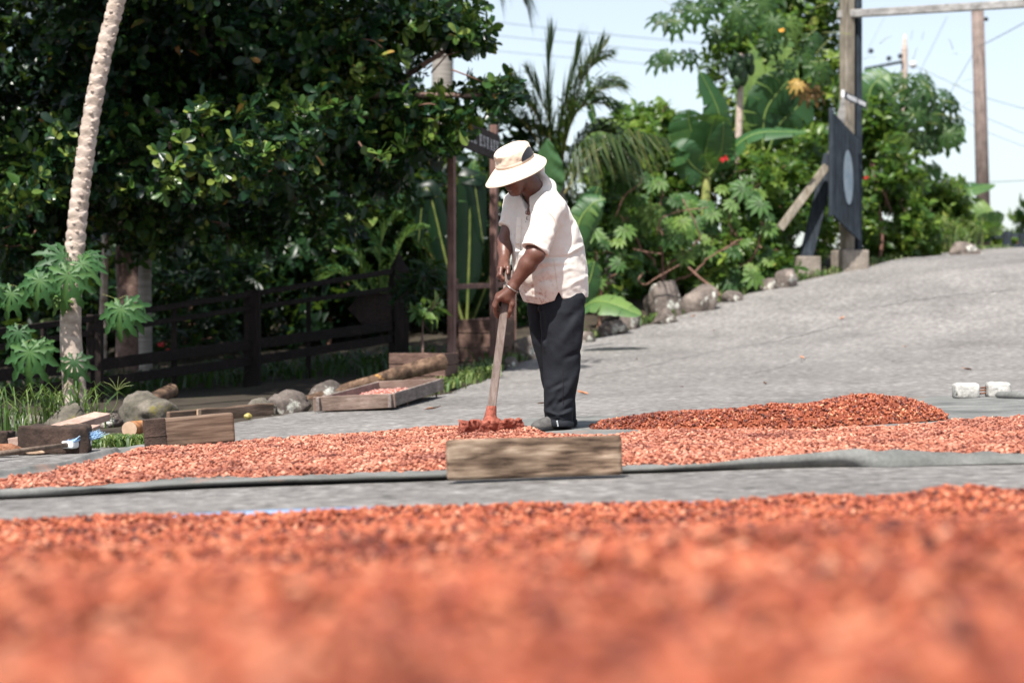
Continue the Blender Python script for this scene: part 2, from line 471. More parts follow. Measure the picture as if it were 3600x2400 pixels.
wood('wood_sign_post', (.085, .046, .038), (.16, .092, .078), (.24, .155, .135), 2, 2.4)
wood('wood_sign_board', (.012, .008, .008), (.028, .019, .018), (.06, .04, .036), 1, 2.4)
wood('wood_planter', (.05, .028, .022), (.115, .068, .053), (.20, .125, .10), 0, 2.4)
wood('wood_gate', (.10, .080, .055), (.20, .172, .135), (.30, .275, .24), 2, 2.0, bump=.2)
wood('wood_gate_beam', (.13, .115, .105), (.26, .25, .24), (.38, .37, .36), 0, 2.0, bump=.2)
wood('wood_slate', (.009, .012, .018), (.024, .032, .042), (.060, .072, .088), 2, 2.0, bump=.4)
wood('wood_pole', (.085, .06, .05), (.165, .125, .11), (.26, .21, .19), 2, 2.2)
wood('wood_handle', (.085, .055, .045), (.165, .125, .108), (.27, .22, .20), 2, 3.0, bump=.2)
wood('wood_broom', (.06, .04, .03), (.14, .10, .075), (.24, .18, .14), 0, 3.0, bump=.2)
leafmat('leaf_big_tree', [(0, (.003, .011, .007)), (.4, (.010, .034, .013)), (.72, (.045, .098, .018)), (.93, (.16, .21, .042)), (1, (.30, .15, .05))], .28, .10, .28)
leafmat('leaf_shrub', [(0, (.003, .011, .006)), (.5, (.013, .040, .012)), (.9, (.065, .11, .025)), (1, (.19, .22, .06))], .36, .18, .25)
leafmat('leaf_castor', [(0, (.016, .046, .014)), (.5, (.046, .115, .024)), (1, (.125, .20, .036))], .52, .26, .35)
leafmat('leaf_sunny', [(0, (.012, .038, .010)), (.5, (.052, .115, .017)), (.9, (.16, .225, .034)), (1, (.28, .30, .07))], .38, .32, .35)  # brighter, yellower shrub leaf copy; sunlit look put into the colour
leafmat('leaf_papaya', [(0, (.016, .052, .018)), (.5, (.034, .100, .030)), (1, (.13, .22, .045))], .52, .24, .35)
leafmat('leaf_papaya_shade', [(0, (.010, .030, .010)), (.5, (.026, .066, .017)), (1, (.085, .14, .028))], .50, .20, .3)  # darkened papaya leaf copy, backlit shade put into its colour
leafmat('leaf_banana', [(0, (.014, .050, .02)), (.5, (.036, .10, .032)), (1, (.19, .28, .07))], .45, .28, .35)
leafmat('leaf_palm', [(0, (.010, .026, .010)), (.5, (.034, .062, .018)), (1, (.19, .16, .055))], .36, .16, .3)
leafmat('leaf_ear', [(0, (.008, .028, .018)), (.5, (.028, .085, .036)), (1, (.075, .15, .05))], .36, .18, .35)
leafmat('leaf_dead', [(0, (.07, .035, .012)), (.6, (.20, .10, .02)), (1, (.45, .30, .06))], .6, .2)
leafmat('grass', [(0, (.018, .045, .012)), (.5, (.055, .11, .022)), (1, (.20, .23, .08))], .5, .22)
beanmat('bean_dusty', [(0, (.08, .021, .014)), (.18, (.24, .072, .042)), (.5, (.355, .132, .080)), (.8, (.42, .182, .118)), (1, (.54, .29, .20))], .75)
beanmat('bean_dark', [(0, (.05, .014, .012)), (.22, (.18, .040, .020)), (.65, (.30, .075, .032)), (.95, (.40, .15, .075)), (1, (.55, .32, .18))], .45)
beanmat('bean_near', [(0, (.05, .011, .009)), (.22, (.21, .042, .018)), (.6, (.33, .080, .031)), (.9, (.41, .135, .064)), (1, (.52, .25, .15))], .62)
beanmat('bean_pink', [(0, (.30, .11, .09)), (.5, (.50, .24, .20)), (1, (.62, .36, .32))], .7)
surface('bean_base_dusty', [(.3, (.24, .065, .036)), (.7, (.42, .14, .08))], 60, 4, .9, .6)
surface('bean_base_dark', [(.3, (.13, .03, .016)), (.7, (.26, .07, .03))], 60, 4, .9, .6)
surface('bean_base_near', [(.3, (.10, .022, .012)), (.7, (.22, .05, .022))], 60, 4, .9, .6)
# ------------------------------------------------------------------ ground and road
def axis_steps(lo, hi, near, fine, grow=1.25):
    a = list(np.arange(near[0], near[1] + 1e-6, fine)); s = fine
    while a[-1] < hi: s *= grow; a.append(a[-1] + s)
    s = fine; b = []
    x = near[0]
    while x > lo: s *= grow; x -= s; b.append(x)
    return np.array(b[::-1] + a)

def grid_faces(nx, ny):
    i, j = np.meshgrid(np.arange(nx - 1), np.arange(ny - 1), indexing='ij')
    a = (i * ny + j).ravel()
    return np.stack([a, a + ny, a + ny + 1, a + 1], 1)

_rl_y = np.array([-40, 4, 8, 10.2, 11, 12.6, 14.4, 17, 20, 22, 25, 26.5, 28.5, 30, 33, 38, 45, 60, 80])
_rl_x = np.array([-30, -9, -4.2, -2.75, -2.3, -2.05, -1.75, -.72, -.30, -.10, .72, 1.92, 3.46, 5.0, 6.5, 8.6, 11.4, 17, 26.])
def road_left(y):
    return np.interp(y, _rl_y, _rl_x)

xs = axis_steps(-420, 420, (-16, 16), .5); ys = axis_steps(-60, 900, (-4, 60), .5)
X, Y = np.meshgrid(xs, ys, indexing='ij')
off = road_left(Y) - X
Z = terrain(X, Y) - .03 + .05 * fbm(X * .7, Y * .7, 0, 3) * np.clip(off, 0, 1) + .10 * np.clip(off - .3, 0, 1.5) * np.clip((Y - 20) / 4, 0, 1)
Z = np.where(off > .35, Z, Z - .05)
me = make_mesh('ground', np.stack([X, Y, Z], -1).reshape(-1, 3), grid_faces(len(xs), len(ys)), M['soil'], smooth_=True)
tag(link('ground', me), kind='structure')

ys = axis_steps(-20, 75, (0, 46), .2); us = np.concatenate([np.linspace(0, .15, 24), np.linspace(.16, 1, 60)])
U, Y = np.meshgrid(us, ys, indexing='ij')
xl = road_left(Y) + .10 * fbm(Y * 1.6, 0, 0, 7)
X = xl + (26 - xl) * U
Z = terrain(X, Y) + .004 * fbm(X * 2, Y * 2, 0, 2)
Z = np.where(U == 0, Z - .06, Z)
me = make_mesh('road', np.stack([X, Y, Z], -1).reshape(-1, 3), grid_faces(len(us), len(ys)), M['concrete_road'], smooth_=True)
tag(link('road', me), kind='structure')
# thin cracks in the concrete
crk = MB()
for pts in ([(2050, 1330), (2280, 1285), (2480, 1240), (2640, 1215), (2760, 1190), (2990, 1140)],
            [(2580, 1325), (2700, 1300), (2790, 1278), (2850, 1255)], [(3060, 1085), (3250, 1050), (3420, 1032), (3590, 1018)]):
    q = spline([G(*p, .003) for p in pts], 60)
    q[:, 0] += .03 * noise3(np.arange(60) * .7, 0, 0, 5); q[:, 1] += .15 * noise3(np.arange(60) * .6, 3, 0, 6)
    q[:, 2] = terrain(q[:, 0], q[:, 1]) + .0085
    wv = .012 + .010 * np.abs(noise3(np.arange(60) * .5, 0, 2, 9))
    v = np.concatenate([q - np.array([0, 1, 0]) * wv[:, None], q + np.array([0, 1, 0]) * wv[:, None]])
    crk.add(v, [(i, i + 1, 61 + i, 60 + i) for i in range(59)])
o = link('road_crack', crk.mesh('road_crack', M['soil'])); tag(o, kind='structure')

# ------------------------------------------------------------------ sheets and cocoa beans
def colz(xs_, ys_, n):
    return np.interp(n, xs_, ys_)

def sheet(name, front, back, mat, label, cat, nu=260, nv=40, lift=.012, seed=1, flap=None, roll=None, wr=.006):
    """cloth between two pixel curves (front and back edge) on the ground"""
    fp = spline([G(*p) for p in front], nu); bp = spline([G(*p) for p in back], nu)
    v = np.linspace(0, 1, nv)
    P = fp[:, None, :] * (1 - v)[None, :, None] + bp[:, None, :] * v[None, :, None]
    P[..., 1] += .03 * noise3(P[..., 0] * 2, 0, 0, seed) * (1 - np.abs(2 * v - 1))[None, :] ** 0
    P[..., 2] = terrain(P[..., 0], P[..., 1]) + lift + wr * (fbm(P[..., 0] * 3, P[..., 1] * 3, 0, seed) + .4)
    if flap is not None:
        P = flap(P, v)
    if roll is not None:
        P = roll(P, v)
    me = make_mesh(name, P.reshape(-1, 3), grid_faces(nu, nv), M[mat], smooth_=True)
    o = link(name, me); tag(o, label, cat)
    s = o.modifiers.new('thickness', 'SOLIDIFY'); s.thickness = .004; s.offset = -1
    return o

MAIN_FRONT = [(-260, 1772), (0, 1762), (300, 1750), (700, 1726), (1150, 1706), (1560, 1692), (2200, 1672), (2700, 1655), (3200, 1640), (3600, 1630), (3900, 1622)]
MAIN_BACK = [(-260, 1735), (0, 1688), (200, 1652), (380, 1605), (500, 1572), (850, 1553), (1400, 1524), (1900, 1476), (2300, 1460), (2900, 1408), (3360, 1400), (3600, 1396), (3900, 1390)]
def main_flap(P, v):
    x = P[:, 0, 0]
    px = x / P[:, 0, 1] * FPX + 1800
    h = .048 * smooth((px - 2150) / 900) * smooth((3550 - px) / 380) + .012 * smooth((px - 3300) / 300)
    h += .016 * smooth((520 - px) / 300) + .012 * np.exp(-((px - 1720) / 160) ** 2)
    h = h * (1 + .25 * noise3(x * 6, 0, 0, 4)) + .013
    k = np.exp(-(v / .028) ** 2)
    P[..., 2] += h[:, None] * k[None, :]
    P[..., 1] += (.10 * noise3(x * 1.4, 0, 0, 8))[:, None] * k[None, :]
    # edge curls over towards the viewer at the flap
    fl_ = smooth((px - 2950) / 200)
    P[:, 0, 2] = terrain(P[:, 0, 0], P[:, 0, 1]) + .004
    P[:, 0, 1] += .075 * (1 - fl_) - .035 * fl_
    P[:, 1, 2] += .011 * noise3(x * 14, 3, 0, 5) * fl_; P[:, 2, 2] += .014 * noise3(x * 10, 7, 0, 6) * fl_; P[:, 1, 1] += .03 * noise3(x * 11, 4, 0, 7) * fl_
    # thick fold on the left far edge
    kl = np.exp(-((v - .965) / .03) ** 2)
    hl = .030 * smooth((640 - px) / 100) * (1 + .4 * noise3(x * 9, 1, 0, 2))
    P[..., 2] += hl[:, None] * kl[None, :]
    return P
sheet('ground_sheet', MAIN_FRONT, MAIN_BACK, 'weed_fabric', 'grey woven drying sheet spread under the wide bed of cocoa beans', 'tarp', 420, 110, .010, 3, main_flap)

def bean_tree(name, bean, base_mat, density, size, seed, flat=True):
    g = bpy.data.node_groups.new(name, 'GeometryNodeTree')
    g.interface.new_socket('Geometry', in_out='INPUT', socket_type='NodeSocketGeometry')
    g.interface.new_socket('Geometry', in_out='OUTPUT', socket_type='NodeSocketGeometry')
    N, L = g.nodes, g.links
    gi = N.new('NodeGroupInput'); go = N.new('NodeGroupOutput')
    dp = N.new('GeometryNodeDistributePointsOnFaces'); dp.inputs['Density'].default_value = density; dp.inputs['Seed'].default_value = seed
    ico = N.new('GeometryNodeMeshIcoSphere'); ico.inputs['Radius'].default_value = 1.0; ico.inputs['Subdivisions'].default_value = 2
    tr = N.new('GeometryNodeTransform'); tr.inputs['Scale'].default_value = (size, size * .60, size * .46)
    # one side of the bean is flatter and one end thinner
    sp = N.new('GeometryNodeSetPosition'); po = N.new('GeometryNodeInputPosition'); sx = N.new('ShaderNodeSeparateXYZ')
    m1 = N.new('ShaderNodeMath'); m1.operation = 'MULTIPLY_ADD'; m1.inputs[1].default_value = -.22; m1.inputs[2].default_value = .9
    m2 = N.new('ShaderNodeMath'); m2.operation = 'MULTIPLY'; m3 = N.new('ShaderNodeMath'); m3.operation = 'MULTIPLY'
    cx = N.new('ShaderNodeCombineXYZ')
    L.new(po.outputs[0], sx.inputs[0]); L.new(sx.outputs['X'], m1.inputs[0])
    L.new(sx.outputs['Y'], m2.inputs[0]); L.new(m1.outputs[0], m2.inputs[1])
    L.new(sx.outputs['Z'], m3.inputs[0]); L.new(m1.outputs[0], m3.inputs[1])
    L.new(sx.outputs['X'], cx.inputs['X']); L.new(m2.outputs[0], cx.inputs['Y']); L.new(m3.outputs[0], cx.inputs['Z'])
    L.new(ico.outputs[0], sp.inputs['Geometry']); L.new(cx.outputs[0], sp.inputs['Position'])
    L.new(sp.outputs[0], tr.inputs['Geometry'])
    sm = N.new('GeometryNodeSetShadeSmooth'); L.new(tr.outputs[0], sm.inputs[0])
    mt = N.new('GeometryNodeSetMaterial'); mt.inputs['Material'].default_value = M[bean]; L.new(sm.outputs[0], mt.inputs[0])
    rv = N.new('FunctionNodeRandomValue'); rv.data_type = 'FLOAT_VECTOR'
    a = .75 if flat else 1.2
    rv.inputs[0].default_value = (-a, -a, 0); rv.inputs[1].default_value = (a, a, 6.2832)
    rs = N.new('FunctionNodeRandomValue'); rs.data_type = 'FLOAT'; rs.inputs[2].default_value = .72; rs.inputs[3].default_value = 1.18
    rs.inputs['Seed'].default_value = 5
    ip = N.new('GeometryNodeInstanceOnPoints')
    L.new(gi.outputs[0], dp.inputs['Mesh']); L.new(dp.outputs['Points'], ip.inputs['Points']); L.new(mt.outputs[0], ip.inputs['Instance'])
    L.new(rv.outputs[0], ip.inputs['Rotation']); L.new(rs.outputs[1], ip.inputs['Scale'])
    tl = N.new('GeometryNodeTranslateInstances'); 
    rz = N.new('FunctionNodeRandomValue'); rz.data_type = 'FLOAT_VECTOR'; rz.inputs[0].default_value = (0, 0, -size * .35); rz.inputs[1].default_value = (0, 0, size * .9)
    rz.inputs['Seed'].default_value = 9
    L.new(ip.outputs[0], tl.inputs['Instances']); L.new(rz.outputs[0], tl.inputs['Translation']); tl.inputs['Local Space'].default_value = False
    jn = N.new('GeometryNodeJoinGeometry'); L.new(gi.outputs[0], jn.inputs[0]); L.new(tl.outputs[0], jn.inputs[0])
    L.new(jn.outputs[0], go.inputs[0])
    return g

def beans(name, P, nu, nv, base, bean, density, size, seed, label, flat=True):
    me = make_mesh(name, P.reshape(-1, 3), grid_faces(nu, nv), M[base], smooth_=True)
    o = link(name, me); tag(o, label, 'cocoa beans', kind='stuff')
    md = o.modifiers.new('beans', 'NODES'); md.node_group = bean_tree(name + '_nodes', bean, base, density, size, seed, flat)
    return o

# the wide bed on the grey sheet
nu, nv = 420, 90
fp = spline([G(*p) for p in [(-260, 1748), (0, 1732), (350, 1712), (700, 1694), (1150, 1676), (1560, 1664), (2200, 1648), (2700, 1640), (3200, 1626), (3600, 1614), (3900, 1606)]], nu)
bp = spline([G(*p) for p in [(-260, 1742), (0, 1706), (220, 1672), (420, 1618), (560, 1592), (760, 1578), (950, 1556), (1200, 1540), (1500, 1522), (1700, 1512), (1860, 1516), (1900, 1534), (2000, 1542), (2150, 1542), (2300, 1530), (2700, 1530), (3000, 1520), (3250, 1506), (3400, 1490), (3600, 1478), (3900, 1470)]], nu)
v = np.linspace(0, 1, nv)
jit = .05 * fbm(np.arange(nu) * .35, 0, 0, 11)
fp[:, 1] += jit; bp[:, 1] += .07 * fbm(np.arange(nu) * .3, 5, 0, 12)
P = fp[:, None] * (1 - v)[None, :, None] + bp[:, None] * v[None, :, None]
dist = np.minimum(P[..., 1] - fp[:, None, 1], bp[:, None, 1] - P[..., 1])
hh = .012 * smooth(dist / .16) * (1 + 1.1 * fbm(P[..., 0] * 1.5, P[..., 1] * 1.5, 0, 21)) + .012 * np.clip(fbm(P[..., 0] * 5, P[..., 1] * 5, 0, 22), 0, 1) * smooth(dist / .1)
P[..., 2] = terrain(P[..., 0], P[..., 1]) + .010 + np.maximum(hh, 0)
beans('cocoa_bean_bed', P, nu, nv, 'bean_base_dusty', 'bean_dusty', 2700, .0125, 3, 'wide bed of dusty pink cocoa beans drying on grey sheet around the rake')

# darker pile heaped beside the man
nu, nv = 220, 60
prof = [(2075, .0), (2130, .022), (2250, .060), (2330, .082), (2450, .098), (2600, .102), (2720, .108), (2800, .118), (2900, .138), (2985, .152), (3080, .148), (3150, .128), (3230, .088), (3290, .04), (3330, .0)]
px = np.linspace(2075, 3330, nu)
hp = .78 * np.interp(px, [p[0] for p in prof], [p[1] for p in prof])
base_f = np.array([G(a, b) for a, b in zip(np.linspace(2075, 3330, 12), np.interp(np.linspace(2075, 3330, 12), [2075, 2400, 2800, 3100, 3330], [1517, 1524, 1519, 1503, 1483]))])
fp = spline(base_f, nu)
v = np.linspace(0, 1, nv)
dep = .35 + 3.4 * hp
P = np.zeros((nu, nv, 3))
yy = fp[:, None, 1] + dep[:, None] * v[None, :]
P[..., 1] = yy; P[..., 0] = (px[:, None] - 1800) / FPX * yy
prf = np.sin(np.pi * v) ** .75
P[..., 2] = terrain(P[..., 0], yy) + .014 + hp[:, None] * prf[None, :] * (1 + .16 * fbm(P[..., 0] * 4, yy * 4, 0, 31)) + .012 * smooth(prf)[None, :] * (hp[:, None] > .01)
beans('cocoa_bean_pile', P, nu, nv, 'bean_base_dark', 'bean_dark', 3800, .0128, 4, 'long heap of glossy dark red cocoa beans beside the man', False)

# near bed on a blue sheet, heaped up towards the viewer
ds = np.concatenate([np.linspace(-.6, .85, 12), np.linspace(.9, 3, 90), np.linspace(3.03, 6.22, 120)]); us = np.linspace(-1, 1, 200)
U, D = np.meshgrid(us, ds, indexing='ij')
X = U * (.275 * np.maximum(D, .3) + .5)
far = 6.12 + .10 * fbm(X * 1.2, 0, 0, 41) + .06 * fbm(X * 5, 0, 0, 42)
Y = D * far / 6.22
e = smooth((far - Y) / .22)
rise = np.interp(Y, [.4, .9, 1.1, 1.4, 1.9, 2.5, 3.2, 4.0, 5.0, 5.8], [.39, .372, .355, .33, .288, .233, .165, .095, .026, 0])
hh = e * (.010 + .012 * fbm(X * 1.6, Y * 1.6, 0, 43) + .012 * fbm(X * 5, Y * 5, 0, 44) + .016 * smooth((5.4 - Y) / 1.5) * (1 + fbm(X * 2.2, Y * 2.2, 0, 46)) * np.clip(Y / 3, .3, 1)) + rise + .014 * smooth((4.4 - Y) / 2) * np.clip(Y / 2, .4, 1) * fbm(X * 3.2, Y * 3.2, 0, 45)
hh += e * .03 * np.exp(-((X / Y * FPX + 1800 - 3330) / 160) ** 2) * smooth((Y - 4.8) / .8)
Z = terrain(X, Y) + .018 + np.maximum(hh, 0)
beans('cocoa_bean_heap', np.stack([X, Y, Z], -1), len(us), len(ds), 'bean_base_near', 'bean_near', 2700, .0128, 6, 'blurred foreground bed of orange-red cocoa beans on blue sheet')
sheet('blue_sheet', [(-900, 2300), (600, 2300), (1800, 2300), (3000, 2300), (4600, 2300)],
      [(-300, 1850), (0, 1842), (400, 1822), (800, 1806), (1200, 1790), (1500, 1786), (2200, 1775), (3000, 1758), (3600, 1745), (4000, 1735)],
      'blue_tarp', 'blue plastic sheet edge showing under the foreground bean bed', 'tarp', 160, 30, .006, 9, wr=.003)
# ------------------------------------------------------------------ wood, stones and tools on the ground
rng = np.random.RandomState(11)
def board(name, a, b, h, th, mat, label, cat, lean=(0, 0, 1), group=None, bev=.008):
    """plank whose lower edge runs a->b; a and b are ground points; local x along the grain"""
    a, b = np.asarray(a, float), np.asarray(b, float)
    L = np.linalg.norm(b - a); x = nrm(b - a); z = nrm(np.asarray(lean, float) - x * np.dot(lean, x)); y = np.cross(z, x)
    mb = MB(); n = 19
    t = np.linspace(-.5, .5, n) * L
    ring = np.array([[-.5, -.5], [.5, -.5], [.5, 0], [.5, .5], [-.5, .5], [-.5, 0]])
    V = []
    for i, q in enumerate(t):
        jz = .006 * noise3(q * 5, ring[:, 0] * 3, ring[:, 1] * 3, int(L * 100) % 17)
        jy = .003 * noise3(q * 7, ring[:, 0] * 3, ring[:, 1] * 3, 5)
        V.append(np.stack([np.full(6, q), ring[:, 0] * th + jy, (ring[:, 1] + .5) * h + jz * (ring[:, 1] > -.4)], 1))
    F = [(i*6+j, i*6+(j+1) % 6, (i+1)*6+(j+1) % 6, (i+1)*6+j) for i in range(n-1) for j in range(6)]
    F += [tuple(range(6))[::-1], tuple(range((n-1)*6, n*6))]
    mb.add(np.concatenate(V), F)
    o = link(name, mb.mesh(name, M[mat]))
    o.matrix_world = mat4(np.stack([x, y, z], 1), (a + b) / 2)
    tag(o, label, cat, group)
    bevel(o, bev, 2)
    return o

a, b = G(1571, 1690, .012), G(2188, 1668, .012)
b[1] = a[1] + .03; b[0] = (2188 - 1800) / FPX * b[1]; b[2] = float(terrain(b[0], b[1])) + .012
board('timber_plank', a, b, .150, .045, 'wood_front', 'weathered brown plank on edge in front of the rake, on grey sheet', 'plank', (0, .06, 1), bev=.012)

# thick plank on the left: block-like with a dark end
a, b = G(512, 1580, .01), G(826, 1562, .01)
b[1] = a[1] + .10; b[0] = (826 - 1800) / FPX * b[1]; b[2] = a[2] + .035
root = board('timber_block', a, b, .150, .09, 'wood_plank', 'thick weathered timber with dark end-grain end at the corner of grey sheet', 'timber', (0, 0, 1), bev=.012)
hl_ = -np.linalg.norm(b - a) / 2; mb = MB(); mb.box((hl_ + .052, 0, .074), (.11, .098, .156)); mb.box((hl_ + .052, 0, .066), (.114, .104, .006))
c = link('end_grain', mb.mesh('end_grain', M['block_burnt']), root); bevel(c, .006)  # dark end grain of the timber, built as an added box

a, b = G(590, 1500), G(958, 1452); a[2] += .01; b[1] = a[1] + 1.1; b[0] = (958 - 1800) / FPX * b[1]; b[2] = float(terrain(b[0], b[1])) + .01
root = board('long_board', a, b, .085, .03, 'wood_plank', 'long low board lying along the concrete edge behind the timber', 'plank')
c = link('cleat', MB().box((-.30, -.022, .044), (.035, .012, .085)).mesh('cleat', M['cut_wood']), root)

# brick-like burnt block, scraps round it
def rough_block(name, c, size, yaw, mat, label, cat, seed, amp=.010, n=9, sub=None):
    bm = bmesh.new(); bmesh.ops.create_cube(bm, size=1)
    bmesh.ops.subdivide_edges(bm, edges=bm.edges[:], cuts=n, use_grid_fill=True)
    v = np.array([q.co for q in bm.verts]); f = [[q.index for q in p.verts] for p in bm.faces]; bm.free()
    e = np.sort(np.abs(v), 1)[:, 1:].min(1) > .46
    v = v * np.asarray(size)
    nn = np.stack([fbm(v[:, 0] * 16, v[:, 1] * 16, v[:, 2] * 16, seed + k, 3) for k in range(3)], 1)
    v = v + amp * nn
    v[e] *= .965
    R = np.array(Matrix.Rotation(yaw, 3, 'Z'))
    mb = MB(); mb.add(v @ R.T + np.asarray(c) + np.array([0, 0, size[2] / 2]), f)
    return single(name, mb, M[mat], label, cat, sm=True)
g = G(178, 1596); rough_block('burnt_block', g + np.array([0, .10, -.005]), (.355, .20, .145), .10, 'block_burnt', 'dark burnt masonry block with pale top beside the blue broom', 'block', 3)
g = G(-8, 1566); rough_block('dark_block', g + np.array([0, .1, 0]), (.10, .16, .075), .05, 'block_burnt', 'small dark block at the grass beside the burnt masonry block', 'block', 5)

def lumpy(name, c, rad, mat, label, cat, seed, amp=.25, freq=1.6, yaw=0, group=None, sub=4, cut=.35, root=None):
    bm = bmesh.new(); bmesh.ops.create_icosphere(bm, subdivisions=sub, radius=1)
    v = np.array([q.co for q in bm.verts]); f = np.array([[q.index for q in p.verts] for p in bm.faces]); bm.free()
    d = 1 + amp * fbm(v[:, 0] * freq, v[:, 1] * freq, v[:, 2] * freq, seed, 6)
    # facets: planes chop the ball
    rs = np.random.RandomState(seed)
    for _ in range(14):
        n = nrm(rs.normal(size=3)); lim = rs.uniform(.55, .9)
        h = v @ n
        d = np.where((h * d) > lim, lim / np.maximum(h, .05) + .12 * (d - lim / np.maximum(h, .05)), d)
    d = d * (1 + .05 * fbm(v[:, 0] * 7, v[:, 1] * 7, v[:, 2] * 7, seed + 3, 3))
    v = v * d[:, None] * np.asarray(rad)
    v[:, 2] = np.maximum(v[:, 2], -cut * rad[2])
    R = np.array(Matrix.Rotation(yaw, 3, 'Z'))
    v = v @ R.T
    me = make_mesh(name, v, f, M[mat], smooth_=True)
    o = link(name, me, None, tuple(c))
    return tag(o, label, cat, group)

def rock(px, py, wpx, hpx, label, seed, mat='stone', cat='rock', group=None, d=None, dep=.8):
    """rock whose base centre sits at pixel (px, py)"""
    g = G(px, py) if d is None else W(px, py, d)
    s = g[1] / FPX
    rx = wpx * s / 2; rz = hpx * s * .78
    return lumpy('rock', g + np.array([0, rx * dep, rz * .25]), (rx, rx * dep, rz), mat, label, cat, seed, group=group)

RK = 'stones edging the roadside'
rock(225, 1512, 220, 100, 'pale rounded rock at the papaya foot with a moss patch', 4, 'stone_mossy')
rock(512, 1482, 215, 105, 'big pointed grey rock right of the papaya trunk, half shaded', 9, 'stone_mossy')
rock(360, 1500, 140, 60, 'low flat stone between the papaya foot and pointed rock', 17)
rock(1010, 1452, 175, 75, 'grey stone left of the wooden tray', 23)
rock(905, 1458, 150, 62, 'dark low stone behind the long board', 31, 'stone_mossy')
rock(1135, 1402, 150, 70, 'dark stone with white lichen behind the wooden tray', 37)
rock(60, 1500, 170, 50, 'flat grey stone buried in the grass clump', 41)
rock(2345, 1112, 160, 135, 'large lichen-white boulder at the verge beside the big leaf', 52, group=RK)
rock(2460, 1098, 150, 130, 'boulder with dark cleft next to the lichen-white boulder', 58, group=RK)
rock(2345, 1140, 110, 60, 'flat stone in front of the lichen-white boulder', 61, group=RK)
rock(2580, 1062, 95, 50, 'low stone in the verge grass past the cleft boulder', 66, group=RK)
rock(2700, 1020, 70, 62, 'small pale stone before the concrete footing', 71, group=RK)
rock(2770, 1012, 110, 95, 'tilted lichen stone against the concrete footing', 74, group=RK)
rock(2065, 1205, 80, 50, 'low brown stone at the verge under the broad leaf', 81, group=RK)
rock(2150, 1180, 130, 60, 'brown flat stone under the broad drooping leaf', 84, group=RK)
rock(2215, 1160, 90, 85, 'upright brown stone beside the broad drooping leaf', 87, group=RK)
rock(1860, 1262, 130, 95, 'tan roadside boulder behind the rake handle', 91, group=RK)
rock(1800, 1290, 70, 40, 'small tan stone at the planter corner', 93, group=RK)
rock(3400, 895, 110, 62, 'pinkish lump of earth by the far pole foot', 95, 'stone')

# scrap wood
g = G(60, 1606); lumpy('bark_chunk', g + np.array([-.05, .02, .03]), (.10, .05, .045), 'bark_chunk', 'reddish chunk of bark by the broom pole', 'bark', 12, .35, 2.2)
g = G(118, 1600); lumpy('wood_chip', g + np.array([0, .02, .014]), (.055, .02, .022), 'cut_wood', 'pale split wood chip by the broom pole', 'wood chip', 15, .2, 2.0, yaw=.3)
g = G(45, 1575); mb = MB(); mb.bar(g + [-.06, .16, .02], g + [.1, .12, .045], .05, .03)
bevel(single('wood_offcut', mb, M['wood_pale'], 'pale wedge of wood between the two dark blocks', 'offcut'), .004)
a = W(170, 1520, 11.75); b = W(360, 1462, 12.3)
mb = MB(); mb.bar(a, b, .045, .115, (.0, -.25, 1))
o = bevel(single('lumber_piece', mb, M['wood_pale'], 'fresh pale lumber resting on the burnt block', 'lumber'), .004)
a = W(285, 1518, 11.45); b = W(335, 1496, 11.8)
mb = MB(); mb.bar(a, b, .012, .06, (0, -.2, 1))
single('thin_slat', mb, M['wood_pale'], 'thin pale slat under the lumber on the burnt block', 'slat')
# short cut bamboo ring
c = W(258, 1497, 11.42)
mb = MB(); n = 28; an = np.linspace(0, 2*np.pi, n, endpoint=False)
pr = [(.052, -.012), (.052, .012), (.046, .012), (.046, -.012)]
V = np.concatenate([np.stack([c[0] + r*np.cos(an), c[1] + r*np.sin(an), np.full(n, c[2]+z)], 1) for r, z in pr])
mb.add(V, [(k*n+j, k*n+(j+1) % n, ((k+1) % 4)*n+(j+1) % n, ((k+1) % 4)*n+j) for k in range(4) for j in range(n)])
single('bamboo_ring', mb, M['cut_wood'], 'cut bamboo ring lying on the burnt block', 'bamboo ring', sm=False)

def log(name, pts, rad, mat, label, cat, n=14, endmat='cut_wood', seed=1):
    q = spline(pts, 22); r = np.interp(np.linspace(0, 1, 22), np.linspace(0, 1, len(rad)), rad)
    root = thing(name, label, cat, tuple(q[0] - [0, 0, r[0]]))
    mb = MB(); mb.tube(q, r * (1 + .07 * noise3(np.arange(22) * .8, 0, 0, seed)), n, cap=False)
    part('trunk', mb, M[mat], root, True)
    for e, s in ((0, -1), (-1, 1)):
        t = nrm(q[e] - q[e - s]); f_ = frame(t, (0, .3, 1))
        a2 = np.linspace(0, 2*np.pi, n, endpoint=False)
        ring = q[e] + t * .002 + r[e] * (np.cos(a2)[:, None] * f_[:, 0] + np.sin(a2)[:, None] * f_[:, 2])
        mb = MB(); mb.add(np.concatenate([ring, [q[e] + t * .004]]), [(i, (i+1) % n, n) for i in range(n)])
        part('cut_end', mb, M[endmat], root)
    return root
log('peeled_log', [W(455, 1508, 12.6), W(510, 1502, 12.9), W(590, 1498, 13.3)], [.05, .046, .04], 'log_orange', 'orange peeled log end behind the thick timber', 'log')
log('bamboo_log', [W(500, 1432, 15.3), W(555, 1395, 15.6), W(603, 1372, 15.9)], [.055, .055, .055], 'log_mottled', 'grey bamboo log leaning behind the pointed rock', 'log')
log('fallen_log', [W(1020, 1425, 16.6), W(1150, 1388, 16.9), W(1300, 1345, 17.2), W(1420, 1308, 17.5), W(1555, 1272, 17.8)], [.035, .05, .058, .066, .072], 'log_mottled', 'mottled fallen trunk with orange cut end lying above the wooden tray', 'log', endmat='log_orange')
a = W(560, 1492, 12.7); b = W(605, 1478, 13.0); mb = MB(); mb.bar(a, b, .03, .05)
single('wood_shaving', mb, M['wood_pale'], 'pale split stick on the peeled log', 'stick')

